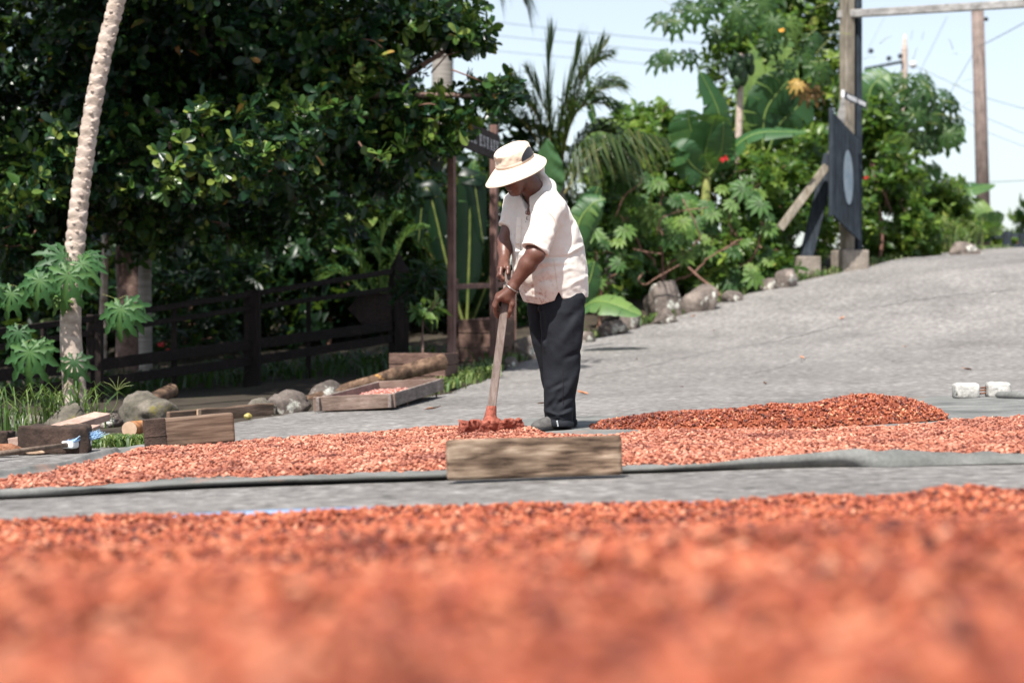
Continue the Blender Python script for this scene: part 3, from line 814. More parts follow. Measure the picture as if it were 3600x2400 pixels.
g = G(868, 1478); lumpy('fruit', g + np.array([0, .03, .028]), (.034, .028, .026), 'fruit_yellow', 'yellow-green fallen fruit on the concrete by the long board', 'fruit', 3, .04, 1.0, cut=1)

# broom
g0 = W(-60, 1624, 9.6); g1 = W(235, 1592, 10.15)
g0[2] = terrain(g0[0], g0[1]) + .035; g1[2] = terrain(g1[0], g1[1]) + .045
root = thing('broom', 'brown-handled broom with blue bristles lying by the burnt block', 'broom', tuple(g1))
mb = MB(); mb.tube([g0, g1], [.0125, .0125], 10); part('handle', mb, M['wood_broom'], root, True)
dr = nrm(g1 - g0); sid = nrm(np.cross(dr, (0, 0, 1))); up = np.cross(sid, dr)
e = g1 + dr * .16
mb = MB(); mb.bar(g1 - dr * .004, e, .040, .075, up); bevel(part('head', mb, M['plastic_white'], root), .012, 3)
mb = MB(); r2 = np.random.RandomState(4)
for i in range(1100):
    s = g1 + dr * r2.uniform(-.0, .17) + sid * r2.uniform(-.03, .04) + up * r2.uniform(.012, .02)
    t = nrm(dr * r2.uniform(.8, 1.0) + up * r2.uniform(.02, .42) + sid * r2.normal(0, .12) + r2.normal(0, .04, 3)) * r2.uniform(.05, .10)
    q = nrm(np.cross(t, r2.normal(size=3))) * .0015
    mb.add([s - q, s + q, s + t + q * .6, s + t - q * .6], [(0, 1, 2, 3)])
part('bristles', mb, M['bristle_blue'], root)

# wooden drying tray with a few beans
A, B, C_, D_ = G(1116, 1452), G(1381, 1441), None, None
A[2] += .012; B[1] = A[1] + .10; B[0] = (1381 - 1800) / FPX * B[1]; B[2] = A[2] + .022
ex = nrm(B - A); wdt = np.linalg.norm(B - A)
tgt = W(1556, 1374, 16.35); ey = tgt - B; lng = np.linalg.norm(ey); ey = ey / lng
ez = nrm(np.cross(ex, ey))
if ez[2] < 0: ez = -ez
hgt = .105
root = thing('drying_tray', 'low grey wooden tray standing on pegs at the shaded roadside', 'tray', tuple(A))
Rt = np.stack([ex, ey, ez], 1)
def tb(u0, u1, v0, v1, z0, z1):
    c = A + ex * (u0+u1)/2 + ey * (v0+v1)/2 + ez * (z0+z1)/2
    return c, (abs(u1-u0), abs(v1-v0), abs(z1-z0))
ex2 = wdt
mb = MB(); mb.box(*tb(-.03, ex2 + .02, 0, .028, 0, hgt), Rt); bevel(part('end_board', mb, M['wood_tray'], root), .004)
mb = MB(); mb.box(*tb(0, ex2, lng - .03, lng - .002, 0, hgt), Rt); bevel(part('end_board', mb, M['wood_tray'], root), .004)
for u in (.0, ex2 - .025):
    mb = MB(); mb.box(*tb(u, u + .025, -.04 if u == 0 else -.05, lng + .06, .004, hgt - .004), Rt)
    bevel(part('side_board', mb, M['wood_tray_side'], root), .004)
mb = MB(); mb.box(*tb(.026, ex2 - .026, .03, lng - .031, .010, .022), Rt); part('base', mb, M['wood_tray'], root)
for u in (.03, ex2 - .03):
    for vv in (.35, .7, lng - .12):
        c = A + ex * u + ey * vv; z1 = float(terrain(c[0], c[1]))
        mb = MB(); mb.tube([[c[0], c[1], z1 - .005], c + ez * .02], [.008, .008], 6); part('peg', mb, M['wood_tray'], root)
nu, nv = 30, 60
U, V_ = np.meshgrid(np.linspace(.03, ex2 - .03, nu), np.linspace(.05, lng - .06, nv), indexing='ij')
P = A + U[..., None] * ex + V_[..., None] * ey + ez * (.026 + .04 * np.clip(fbm(U * 4, V_ * 3, 0, 3) + .5, .1, 1.2) * np.exp(-((V_ - lng * .55) / (lng * .3)) ** 2))[..., None]
beans('tray_beans', P, nu, nv, 'bean_base_dusty', 'bean_pink', 2200, .0125, 8, 'thin layer of pale pink beans inside the wooden tray')

# white concrete blocks with rebar by the far right edge of the sheet
g = G(3452, 1404)
root = thing('concrete_weight', 'two white concrete lumps joined by rusty bars at the grey sheet edge', 'concrete block', tuple(g))
for k, (cx, ww) in enumerate(((-.092, .165), (.120, .155))):
    bm = bmesh.new(); bmesh.ops.create_cube(bm, size=1); bmesh.ops.subdivide_edges(bm, edges=bm.edges[:], cuts=8, use_grid_fill=True)
    vv = np.array([q.co for q in bm.verts]); ff = [[q.index for q in p.verts] for p in bm.faces]; bm.free()
    rr = (np.abs(vv) ** 6).sum(1) ** (1 / 6); vv = vv / rr[:, None] * .5
    vv = vv * np.array([ww, .13, .105]) + .004 * np.stack([fbm(vv[:, 0] * 9, vv[:, 1] * 9, vv[:, 2] * 9, 60 + k + j) for j in range(3)], 1)
    mb = MB(); mb.add(vv + g + np.array([cx, .06, .053 + .006 * k]), ff); part('concrete_lump', mb, M['block_white'], root, True)
for z in (.035, .055, .072):
    mb = MB(); mb.tube([g + [-.03, .06, z], g + [.06, .062, z + .006]], .006, 6); part('rebar', mb, M['rebar'], root, True)
# rolled hem of the sheet at the right
q = spline([W(3505, 1392, 13.0), W(3530, 1402, 12.9), W(3600, 1420, 12.75), W(3720, 1436, 12.6)], 14)
for i in range(14): q[i, 2] = terrain(q[i, 0], q[i, 1]) + .03
mb = MB(); mb.tube(q, [.012, .02, .024, .026, .027, .027, .027, .028, .03, .03, .03, .03, .03, .02], 10)
single('rolled_cloth', mb, M['weed_fabric'], 'rolled grey cloth end beside the white concrete lumps', 'cloth roll', sm=True)

# dry leaves and chips on the road
lv = [(2510, 1163), (2820, 1258), (3395, 1300), (2238, 1262), (2440, 1112), (2050, 1385), (2395, 1360), (1905, 1420), (2960, 1120), (3180, 1220), (2690, 1350), (1520, 1440)]
for i, (x, y) in enumerate(lv):
    g = G(x, y, .006); s = .03 + .02 * (i % 3); an = i * 1.7
    V = np.array([[-1, 0, 0], [-.3, .35, .25], [.5, .3, .2], [1, 0, .45], [.5, -.3, .3], [-.3, -.35, .2], [0, 0, .05]]) * s
    R = np.array(Matrix.Rotation(an, 3, 'Z')); mb = MB(); mb.add(V @ R.T + g, [(i2, (i2+1) % 6, 6) for i2 in range(6)])
    single('fallen_leaf', mb, M['dry_leaf'], 'small curled dry leaf lying on the concrete road', 'fallen leaf', group='dry leaves scattered on the road', sm=True)
# ------------------------------------------------------------------ the man: signed-distance sculpting, then a surface net
class Field:
    def __init__(s, lo, hi, h):
        s.h = h; s.lo = np.asarray(lo, float)
        s.n = np.ceil((np.asarray(hi, float) - s.lo) / h).astype(int) + 1
        s.ax = [(s.lo[i] + h * np.arange(s.n[i])).astype(np.float32) for i in range(3)]
        s.F = np.full(s.n, .5, np.float32)
    def loc(s, lo, hi):
        sl = []
        for i in range(3):
            a = max(int((lo[i] - s.lo[i]) / s.h), 0); b = min(int((hi[i] - s.lo[i]) / s.h) + 2, s.n[i])
            sl.append(slice(a, max(b, a)))
        return tuple(sl), s.ax[0][sl[0]][:, None, None], s.ax[1][sl[1]][None, :, None], s.ax[2][sl[2]][None, None, :]
    def put(s, sl, d, k, sub=False):
        a = s.F[sl]
        if sub:
            d = -d
            h = np.maximum(k - np.abs(a - d), 0) / k
            s.F[sl] = np.maximum(a, d) + h * h * k * .25
        else:
            h = np.maximum(k - np.abs(a - d), 0) / k
            s.F[sl] = np.minimum(a, d) - h * h * k * .25
    def cone(s, a, b, ra, rb=None, k=.012, sub=False, flat=None):
        rb = ra if rb is None else rb
        a, b = np.asarray(a, float), np.asarray(b, float); r = max(ra, rb) + .05
        sl, X, Y, Z = s.loc(np.minimum(a, b) - r, np.maximum(a, b) + r)
        ba = b - a; L = max(ba @ ba, 1e-9)
        x, y, z = X - a[0], Y - a[1], Z - a[2]
        t = np.clip((x * ba[0] + y * ba[1] + z * ba[2]) / L, 0, 1)
        d = np.sqrt((x - ba[0]*t)**2 + (y - ba[1]*t)**2 + (z - ba[2]*t)**2) - (ra + (rb - ra) * t)
        s.put(sl, d.astype(np.float32), k, sub)
    def chain(s, pts, rad, k=.01):
        for i in range(len(pts) - 1): s.cone(pts[i], pts[i+1], rad[i], rad[i+1], k)
    def ell(s, c, R, r, k=.012, sub=False):
        c = np.asarray(c, float); R = np.asarray(R); r = np.asarray(r, float); m = r.max() + .05
        sl, X, Y, Z = s.loc(c - m, c + m)
        x, y, z = X - c[0], Y - c[1], Z - c[2]
        q = [(x * R[0, i] + y * R[1, i] + z * R[2, i]) for i in range(3)]
        k0 = np.sqrt(sum((q[i] / r[i])**2 for i in range(3))); k1 = np.sqrt(sum((q[i] / r[i]**2)**2 for i in range(3))) + 1e-6
        s.put(sl, (k0 * (k0 - 1) / k1).astype(np.float32), k, sub)
    def mesh(s):
        F = s.F; n = s.n; ins = F < 0
        c = np.zeros(n - 1, np.int8)
        for i in (0, 1):
            for j in (0, 1):
                for k in (0, 1):
                    c += ins[i:n[0]-1+i, j:n[1]-1+j, k:n[2]-1+k]
        I = np.argwhere((c > 0) & (c < 8)); m = len(I)
        idx = np.full(n - 1, -1, np.int64); idx[tuple(I.T)] = np.arange(m)
        cor = [(i, j, k) for i in (0, 1) for j in (0, 1) for k in (0, 1)]
        val = np.stack([F[I[:, 0]+a, I[:, 1]+b, I[:, 2]+d] for a, b, d in cor], 1)
        acc = np.zeros((m, 3)); cnt = np.zeros(m)
        for p in range(8):
            for q in range(p + 1, 8):
                df = np.array(cor[q]) - np.array(cor[p])
                if np.abs(df).sum() != 1: continue
                x, y = val[:, p], val[:, q]; on = (x < 0) != (y < 0)
                t = np.where(on, x / np.where(on, x - y, 1), 0)
                acc += np.where(on[:, None], np.array(cor[p]) + df * t[:, None], 0); cnt += on
        V = (I + acc / cnt[:, None]) * s.h + s.lo
        faces = []
        for axis in range(3):
            u, v = [(1, 2), (2, 0), (0, 1)][axis]
            sl1 = [slice(None)] * 3; sl2 = [slice(None)] * 3; sl1[axis] = slice(0, -1); sl2[axis] = slice(1, None)
            A, B = ins[tuple(sl1)], ins[tuple(sl2)]
            E = np.argwhere(A != B)
            E = E[(E[:, u] > 0) & (E[:, v] > 0) & (E[:, u] < n[u] - 1) & (E[:, v] < n[v] - 1)]
            fl = A[tuple(E.T)]
            def cell(du, dv):
                q = E.copy(); q[:, u] -= du; q[:, v] -= dv
                return idx[tuple(q.T)]
            Q = np.stack([cell(1, 1), cell(0, 1), cell(0, 0), cell(1, 0)], 1)
            Q[~fl] = Q[~fl][:, ::-1]
            faces.append(Q)
        return V, np.concatenate(faces)

def relax(V, Fq, it=2, lam=.5):
    n = len(V)
    e = np.concatenate([Fq[:, [0, 1]], Fq[:, [1, 2]], Fq[:, [2, 3]], Fq[:, [3, 0]]])
    cnt = np.bincount(e[:, 0], minlength=n) + np.bincount(e[:, 1], minlength=n)
    for _ in range(it):
        S = np.zeros((n, 3))
        for k in range(3):
            S[:, k] = np.bincount(e[:, 0], V[e[:, 1], k], n) + np.bincount(e[:, 1], V[e[:, 0], k], n)
        V = V + lam * (S / np.maximum(cnt, 1)[:, None] - V)
    return V

foot = G(1955, 1506, .016)
DM = foot[1]
def P_(px, py, dy): return W(px, py, DM + dy)
SPX = DM / FPX                                   # metres per photo pixel at the man
fd2 = nrm(np.array([-.82, -.57, 0])); lat = np.array([-fd2[1], fd2[0], 0])     # facing, and towards his left side (+x, -y)
man = thing('person', 'man in cream shirt, black trousers and tan sun hat bending over a rake', 'person', (foot[0], foot[1], foot[2] - .012))

# skin
def skin_mat():
    m, t, out = _new('skin')
    a = _nn(t, 'ShaderNodeAttribute', attribute_name='tint')
    tc = _nn(t, 'ShaderNodeTexCoord')
    n = _nn(t, 'ShaderNodeTexNoise', i_Scale=60.0, i_Detail=5.0); t.links.new(tc.outputs['Object'], n.inputs['Vector'])
    r = _ramp(t, [(0, (.065, .026, .017)), (.5, (.115, .048, .032)), (1, (.30, .125, .085))])
    s = _nn(t, 'ShaderNodeMath', operation='MULTIPLY_ADD'); s.inputs[1].default_value = .5
    t.links.new(n.outputs['Fac'], s.inputs[0]); t.links.new(a.outputs['Fac'], s.inputs[2])
    t.links.new(s.outputs[0], r.inputs[0])
    p = _nn(t, 'ShaderNodeBsdfPrincipled', i_Roughness=.42); p.inputs['Specular IOR Level'].default_value = .5
    p.inputs['Subsurface Weight'].default_value = .08; p.inputs['Subsurface Radius'].default_value = (.01, .004, .002)
    n2 = _nn(t, 'ShaderNodeTexNoise', i_Scale=260.0, i_Detail=3.0); t.links.new(tc.outputs['Object'], n2.inputs['Vector'])
    b = _nn(t, 'ShaderNodeBump', i_Strength=.35, i_Distance=.002); t.links.new(n2.outputs['Fac'], b.inputs['Height'])
    t.links.new(b.outputs[0], p.inputs['Normal']); t.links.new(r.outputs[0], p.inputs['Base Color']); t.links.new(p.outputs[0], out.inputs[0])
skin_mat()

B = Field(P_(1690, 1120, -.48), P_(2075, 480, .42) + np.array([0, 0, 0]), .0044)
H = P_(1816, 600, -.20)
pit = math.radians(28)
fd = nrm(fd2 * math.cos(pit) + np.array([0, 0, -math.sin(pit)])); hu = nrm(fd2 * math.sin(pit) + np.array([0, 0, math.cos(pit)])); hl = np.cross(hu, fd)
if hl @ lat < 0: hl = -hl
HR = np.stack([fd, hl, hu], 1)
def hp_(f, l, u): return H + fd * f + hl * l + hu * u
B.ell(hp_(-.012, 0, .018), HR, (.096, .076, .084), .01)                 # skull
B.ell(hp_(.035, 0, -.040), HR, (.058, .060, .070), .03)                 # jaw and cheeks
B.cone(hp_(.062, -.018, -.098), hp_(.062, .018, -.098), .022, None, .03)   # chin
B.cone(hp_(.084, 0, .018), hp_(.108, 0, -.022), .011, .017, .012)       # nose
for s_ in (-1, 1):
    B.ell(hp_(.100, .016 * s_, -.024), HR, (.012, .010, .009), .01)     # nostrils
    B.ell(hp_(.078, .030 * s_, .012), HR, (.016, .018, .011), .010, True)   # eye sockets
    B.ell(hp_(.070, .030 * s_, .011), HR, (.013, .013, .011), .004)     # eyeballs
    B.cone(hp_(.086, .012 * s_, .030), hp_(.074, .048 * s_, .030), .009, .007, .014)  # brow
    B.ell(hp_(.060, .043 * s_, -.022), HR, (.022, .020, .020), .02)     # cheekbone
    B.ell(hp_(-.008, .078 * s_, -.010), HR, (.020, .008, .033), .008)   # ear
    B.ell(hp_(-.004, .086 * s_, -.010), HR, (.010, .005, .020), .004, True)
B.cone(hp_(.088, -.020, -.054), hp_(.088, .020, -.054), .009, None, .008)   # lips
B.cone(hp_(.086, -.016, -.068), hp_(.086, .016, -.068), .010, None, .008)
B.cone(hp_(.098, -.022, -.0605), hp_(.098, .022, -.0605), .0028, None, .004, True)
NB = P_(1893, 690, -.10)
B.cone(hp_(-.02, 0, -.03), NB, .057, .066, .02)                          # neck
B.cone(NB, P_(1888, 765, -.10), .060, .070, .03)                           # upper chest
B.cone(P_(1900, 780, -.07), P_(1955, 1030, .0), .085, .085, .05)
nf = NB + fd2 * .055 + np.array([0, 0, -.01]); apex = P_(1822, 766, -.30)
B.cone(nf - fd2 * .040, nf * .25 + apex * .75 - fd2 * .046, .030, .012, .02)          # trunk inside the shirt
# near arm
SN, EN, WN = P_(1922, 756, -.25), P_(1880, 893, -.335), P_(1803, 1006, -.31)
B.cone(P_(1900, 740, -.14), SN, .045, .045, .02)
B.cone(SN, EN, .045, .047, .02)
mid = EN * .68 + WN * .32
B.cone(EN, mid, .046, .0465, .02); B.cone(mid, WN, .0465, .0285, .02)
B.ell(EN + np.array([.02, -.01, -.004]), np.eye(3), (.034, .03, .034), .02)
# far arm
SF, EF, WF = P_(1808, 738, .03), P_(1776, 846, -.03), P_(1772, 922, -.15)
B.cone(P_(1850, 735, -.05), SF, .055, .052, .03)
B.cone(SF, EF, .047, .041, .02); mid = EF * .6 + WF * .4
B.cone(EF, mid, .040, .039, .02); B.cone(mid, WF, .039, .027, .02)
# rake handle line
HT, HB = P_(1791, 953, -.235), P_(1722, 1480, -.42)
hd = nrm(HB - HT)
def hpt(py, du=0, dw=0):
    t = (py - 953) / (1480 - 953)
    return HT + (HB - HT) * t + np.array([du, dw, 0])
# near hand over the handle: palm from wrist, fingers down the left side, thumb down the right side
c = hpt(1078)
kn = [P_(1752, 1050, -.325), P_(1748, 1044, -.302), P_(1750, 1038, -.280), P_(1756, 1034, -.260)]
pip = [P_(1741, 1078, -.318), P_(1737, 1074, -.294), P_(1738, 1068, -.270), P_(1744, 1060, -.248)]
dip = [P_(1741, 1100, -.300), P_(1740, 1098, -.272), P_(1744, 1090, -.246), P_(1750, 1080, -.226)]
tip = [P_(1749, 1116, -.284), P_(1751, 1110, -.254), P_(1756, 1100, -.228), P_(1762, 1088, -.210)]
for i in range(4):
    B.cone(WN + np.array([.0, .010 * i - .012, -.01]), kn[i], .0200, .0142, .016)
    r = [.0118, .0112, .0100, .0085] if i < 3 else [.0100, .0095, .0086, .0075]
    B.chain([kn[i], pip[i], dip[i], tip[i]], r, .005)
B.cone(WN, P_(1783, 1050, -.315), .027, .024, .02)
B.cone(P_(1786, 1040, -.30), P_(1766, 1048, -.30), .022, .018, .02)
th = [P_(1797, 1040, -.305), P_(1800, 1070, -.315), P_(1794, 1094, -.312), P_(1787, 1114, -.298)]
B.chain(th, [.020, .0150, .0115, .0092], .010)
# far hand round the handle end
kn = [P_(1762, 944, -.245), P_(1757, 948, -.222), P_(1756, 951, -.200), P_(1758, 954, -.180)]
pip = [P_(1759, 966, -.268), P_(1754, 969, -.244), P_(1752, 972, -.220), P_(1754, 974, -.196)]
tip = [P_(1771, 981, -.272), P_(1768, 985, -.250), P_(1767, 988, -.226), P_(1768, 988, -.202)]
for i in range(4):
    B.cone(WF + np.array([0, .012 * i - .016, -.006]), kn[i], .0185, .0138, .016)
    B.chain([kn[i], pip[i], tip[i]], [.0115, .0108, .0085], .005)
B.cone(WF, P_(1768, 945, -.21), .026, .024, .02)
B.chain([P_(1777, 928, -.19), P_(1786, 942, -.250), P_(1785, 962, -.268)], [.0175, .0125, .0098], .01)
V, Fq = B.mesh()
V = relax(V, Fq, 1, .5)
tint = np.full(len(V), .22)
# lighter palms and finger ends, darker lips
for q in tip + [th[3]] + [P_(1749, 1116, -.284)]:
    tint += .25 * np.exp(-(((V - q) ** 2).sum(1)) / .010 ** 2)
tint += .22 * np.exp(-(((V - P_(1790, 1072, -.30)) ** 2).sum(1)) / .022 ** 2)
tint -= .10 * np.exp(-(((V - hp_(.09, 0, -.06)) ** 2).sum(1)) / .02 ** 2)
me = make_mesh('body', V, Fq, M['skin'], man.location, True, tint)
body = link('body', me, man)
# eyes
mb = MB()
def ball(mb, c, r, n=8, tint=0):
    bm = bmesh.new(); bmesh.ops.create_icosphere(bm, subdivisions=2, radius=r)
    mb.add(np.array([q.co for q in bm.verts]) + c, [[q.index for q in p.verts] for p in bm.faces], tint); bm.free()
surface('eye_white', [(.3, (.5, .45, .4)), (.7, (.6, .55, .5))], 10, rough=.2, bump=0)
surface('eye_dark', [(.3, (.01, .006, .004)), (.7, (.02, .01, .008))], 10, rough=.1, bump=0)
for s_ in (-1, 1):
    mb = MB(); ball(mb, hp_(.0735, .030 * s_, .011), .0115); ey_ = part('eye', mb, M['eye_white'], man, True)
    mb = MB(); ball(mb, hp_(.0815, .030 * s_, .0095), .0052); part('iris', mb, M['eye_dark'], ey_, True)

# ------------------------------------------------------------------ shirt
def cloth(name, c1, c2, rough=.85, stain=None, tr=.0, bs=240, sheen=.15, spec=.2):
    m, t, out = _new(name)
    tc = _nn(t, 'ShaderNodeTexCoord'); n = _nn(t, 'ShaderNodeTexNoise', i_Scale=7.0, i_Detail=5.0); t.links.new(tc.outputs['Object'], n.inputs['Vector'])
    r = _ramp(t, [(.3, c1), (.7, c2)]); t.links.new(n.outputs['Fac'], r.inputs[0]); col = r.outputs[0]
    if stain:
        at = _nn(t, 'ShaderNodeAttribute', attribute_name='tint')
        n3 = _nn(t, 'ShaderNodeTexNoise', i_Scale=34.0, i_Detail=6.0, i_Roughness=.7); t.links.new(tc.outputs['Object'], n3.inputs['Vector'])
        mu = _nn(t, 'ShaderNodeMath', operation='MULTIPLY'); t.links.new(at.outputs['Fac'], mu.inputs[0])
        mr = _nn(t, 'ShaderNodeMapRange'); mr.inputs[1].default_value = .52; mr.inputs[2].default_value = .68
        t.links.new(n3.outputs['Fac'], mr.inputs[0]); t.links.new(mr.outputs[0], mu.inputs[1])
        mc = _nn(t, 'ShaderNodeMix', data_type='RGBA'); t.links.new(mu.outputs[0], mc.inputs[0]); t.links.new(col, mc.inputs[6]); mc.inputs[7].default_value = (*stain, 1)
        col = mc.outputs[2]
    p = _nn(t, 'ShaderNodeBsdfPrincipled', i_Roughness=rough); p.inputs['Specular IOR Level'].default_value = spec
    p.inputs['Sheen Weight'].default_value = sheen
    t.links.new(col, p.inputs['Base Color'])
    n2 = _nn(t, 'ShaderNodeTexNoise', i_Scale=bs, i_Detail=2.0); t.links.new(tc.outputs['Object'], n2.inputs['Vector'])
    n4 = _nn(t, 'ShaderNodeTexNoise', i_Scale=16.0, i_Detail=3.0); t.links.new(tc.outputs['Object'], n4.inputs['Vector'])
    b = _nn(t, 'ShaderNodeBump', i_Strength=.25, i_Distance=.002); t.links.new(n2.outputs['Fac'], b.inputs['Height'])
    b2 = _nn(t, 'ShaderNodeBump', i_Strength=.22, i_Distance=.02); t.links.new(n4.outputs['Fac'], b2.inputs['Height']); t.links.new(b.outputs[0], b2.inputs['Normal'])
    t.links.new(b2.outputs[0], p.inputs['Normal']); t.links.new(p.outputs[0], out.inputs[0])
cloth('shirt_cotton', (.66, .61, .55), (.73, .69, .63), .9, (.30, .12, .08))
cloth('trouser_cloth', (.0085, .010, .013), (.015, .017, .022), .8, sheen=.0, spec=.16)
cloth('hat_cloth', (.60, .47, .36), (.70, .57, .45), .85)
cloth('hat_mesh', (.008, .010, .016), (.02, .024, .034), .8, bs=500)
surface('shoe_grey', [(.3, (.05, .047, .045)), (.7, (.115, .11, .105))], 30, 4, .65, .3)
surface('shoe_black', [(.3, (.008, .008, .009)), (.7, (.02, .02, .022))], 30, 4, .5, .2)
surface('thread_dark', [(.3, (.012, .010, .012)), (.7, (.02, .016, .018))], 30, 4, .8, 0)

def px_of(X, Y): return X / Y * FPX + 1800
rows = np.array([  # py, left px, right px, lateral half-width
    (1085, 1852, 2056, .175), (1060, 1846, 2058, .18), (1030, 1833, 2062, .185), (1000, 1821, 2063, .19), (950, 1808, 2062, .195), (900, 1803, 2056, .19), (850, 1799, 2044, .19), (800, 1795, 2027, .195),
    (760, 1793, 2009, .200), (720, 1799, 1984, .190), (690, 1815, 1962, .160), (660, 1842, 1942, .115), (635, 1866, 1924, .075), (612, 1880, 1908, .05)])
def body_rows(rows, dy0, dyk):
    z = CZ - (rows[:, 0] - HZ) * SPX
    cx = ((rows[:, 1] + rows[:, 2]) / 2 - 1800) * SPX
    hx = (rows[:, 2] - rows[:, 1]) / 2 * SPX
    b = np.minimum(rows[:, 3], hx / .60)
    a = np.sqrt(np.maximum(hx**2 - (.57 * b)**2, .0004)) / .82
    cy = DM + dy0 + dyk * (cx - cx[0])
    o = np.argsort(z)
    return z[o], cx[o], cy[o], a[o], b[o]

def folds(d, X, Z, segs):
    """ridges (amplitude > 0) and valleys drawn as segments in the X-Z plane"""
    out = d
    for (x0, y0, x1, y1, wd, am) in segs:
        a = np.array([(x0 - 1800) * SPX, CZ - (y0 - HZ) * SPX]); b = np.array([(x1 - 1800) * SPX, CZ - (y1 - HZ) * SPX])
        ba = b - a; t = np.clip(((X - a[0]) * ba[0] + (Z - a[1]) * ba[1]) / (ba @ ba), 0, 1)
        q = (X - a[0] - ba[0] * t)**2 + (Z - a[1] - ba[1] * t)**2
        out = out - am * np.exp(-q / wd**2) * (.35 + .65 * np.sin(np.pi * np.clip(t, .08, .92)))
    return out

S = Field(P_(1745, 1100, -.50), P_(2090, 590, .42), .005)
zz, cx, cy, aa, bb = body_rows(rows, -.015, .55)
Xg, Yg, Zg = S.ax[0][:, None, None], S.ax[1][None, :, None], S.ax[2][None, None, :]
z1 = S.ax[2]
ip = lambda q: np.interp(z1, zz, q).astype(np.float32)[None, None, :]
u = (Xg - ip(cx)) * fd2[0] + (Yg - ip(cy)) * fd2[1]; v_ = (Xg - ip(cx)) * lat[0] + (Yg - ip(cy)) * lat[1]
n_ = 2.25
q = (np.abs(u / ip(aa))**n_ + np.abs(v_ / ip(bb))**n_)**(1 / n_)
D = (q - 1) * np.minimum(ip(aa), ip(bb))
S.F = np.minimum(S.F, D.astype(np.float32))
# shoulders and sleeves
S.cone(P_(1895, 708, -.10), P_(1927, 752, -.24), .070, .066, .06)
S.cone(P_(1880, 705, -.10), P_(1815, 728, .03), .07, .066, .05)
def sleeve(a, b, ra, rb, k, cuff=.016):
    a, b = np.asarray(a), np.asarray(b); r = max(ra, rb) + .06
    sl, X, Y, Z = S.loc(np.minimum(a, b) - r, np.maximum(a, b) + r)
    ba = b - a; L = np.linalg.norm(ba); ax = ba / L
    x, y, z = X - a[0], Y - a[1], Z - a[2]
    t = x * ax[0] + y * ax[1] + z * ax[2]
    tc = np.clip(t, -.03, L)
    rad = ra + (rb - ra) * np.clip(tc / L, 0, 1)
    dist = np.sqrt((x - ax[0]*tc)**2 + (y - ax[1]*tc)**2 + (z - ax[2]*tc)**2)
    rr = np.sqrt(np.maximum(x*x + y*y + z*z - t*t, 0))
    # long soft folds along the sleeve
    ang = np.arctan2(x * .3 + y, z * .8 - x)
    fo = .0065 * np.sin(ang * 5 + t * 14) * smooth(t / L * 1.4) + .004 * noise3(ang * 3, t * 20, 0, 3)
    d = dist - rad - fo
    d = d - .0035 * ((t > L - cuff) & (t < L + .01))
    d = np.maximum(d, t - L)
    hollow = np.maximum(rr - (rad - .020), L - .022 - t)
    d = np.maximum(d, -hollow)
    S.put(sl, d.astype(np.float32), k)
sleeve(P_(1930, 750, -.25), P_(1879, 881, -.335), .076, .068, .05)
sleeve(P_(1812, 730, .02), P_(1792, 800, -.01), .068, .056, .035)
# fold relief
X2, Z2 = S.ax[0][:, None, None], S.ax[2][None, None, :]
segs = [(1905, 915, 2000, 906, .009, -.011), (2000, 906, 2035, 884, .010, -.010), (1905, 932, 2005, 926, .013, .008), (1990, 900, 2045, 868, .014, .010),
        (1920, 972, 2010, 945, .016, .006), (1890, 955, 1925, 940, .012, -.010), (1900, 992, 1960, 984, .014, -.005), (1990, 1012, 2055, 975, .014, .006),
        (1995, 870, 2015, 760, .016, -.010), (1860, 1015, 1920, 985, .014, -.005), (1815, 790, 1822, 940, .014, .006),
        (1806, 850, 1850, 900, .012, -.006), (1965, 690, 1985, 800, .02, -.007), (2030, 900, 2060, 960, .014, -.008), (1850, 1040, 1900, 1050, .012, .006)]
S.F = folds(S.F, X2, Z2, segs).astype(np.float32)
S.F += (.0045 * noise3(Xg * 14, Yg * 14, Zg * 22, 4) + .0022 * noise3(Xg * 30, Yg * 30, Zg * 44, 9)).astype(np.float32)
# hem: cut by a tilted plane, hollow edge, side slit
pxg = (Xg / SPX + 1800)
hemz = CZ - (np.interp(pxg, [1780, 1848, 1900, 1955, 2060, 2090], [1040, 1062, 1072, 1056, 1046, 1044]) - HZ) * SPX
zh = Zg - hemz
inner = np.maximum(S.F + .012, zh - .09)
S.F = np.maximum(S.F, -zh).astype(np.float32)
S.F = np.maximum(S.F, -np.maximum(inner, -zh - .02)).astype(np.float32)
slx = (1961 - 1800) * SPX
slit = np.maximum(np.abs(Xg - slx) - np.maximum(.022 - (zh * .50), 0), Yg - (DM - .05))
slit = np.maximum(slit, zh - .045)
S.F = np.maximum(S.F, -slit).astype(np.float32)
# open neck: V-shaped front opening
NBx = NB + fd2 * .0
apex = P_(1824, 768, -.30)
nf = NB + fd2 * .055 + np.array([0, 0, -.01])
for k in range(14):
    t = k / 13; c_ = nf * (1 - t) + apex * t
    S.cone(c_ - fd2 * .01, c_ + fd2 * .10 + np.array([0, 0, .05]), .023 * (1 - t)**.7 + .004, .028 * (1 - t)**.7 + .005, .005, True)
S.cone(NB + np.array([0, 0, -.02]), hp_(-.02, 0, -.03), .064, .066, .008, True)
V, Fq = S.mesh()
V = relax(V, Fq, 1, .45)
pxv = V[:, 0] / SPX + 1800; pyv = HZ - (V[:, 2] - CZ) / SPX
tint = .9 * smooth((pyv - 930) / 110) * smooth((1960 - pxv) / 60) + .35 * smooth((pyv - 760) / 120) * smooth((1850 - pxv) / 30) + .06
shirt = link('shirt', make_mesh('shirt', V, Fq, M['shirt_cotton'], man.location, True, tint), man)
SHV = V
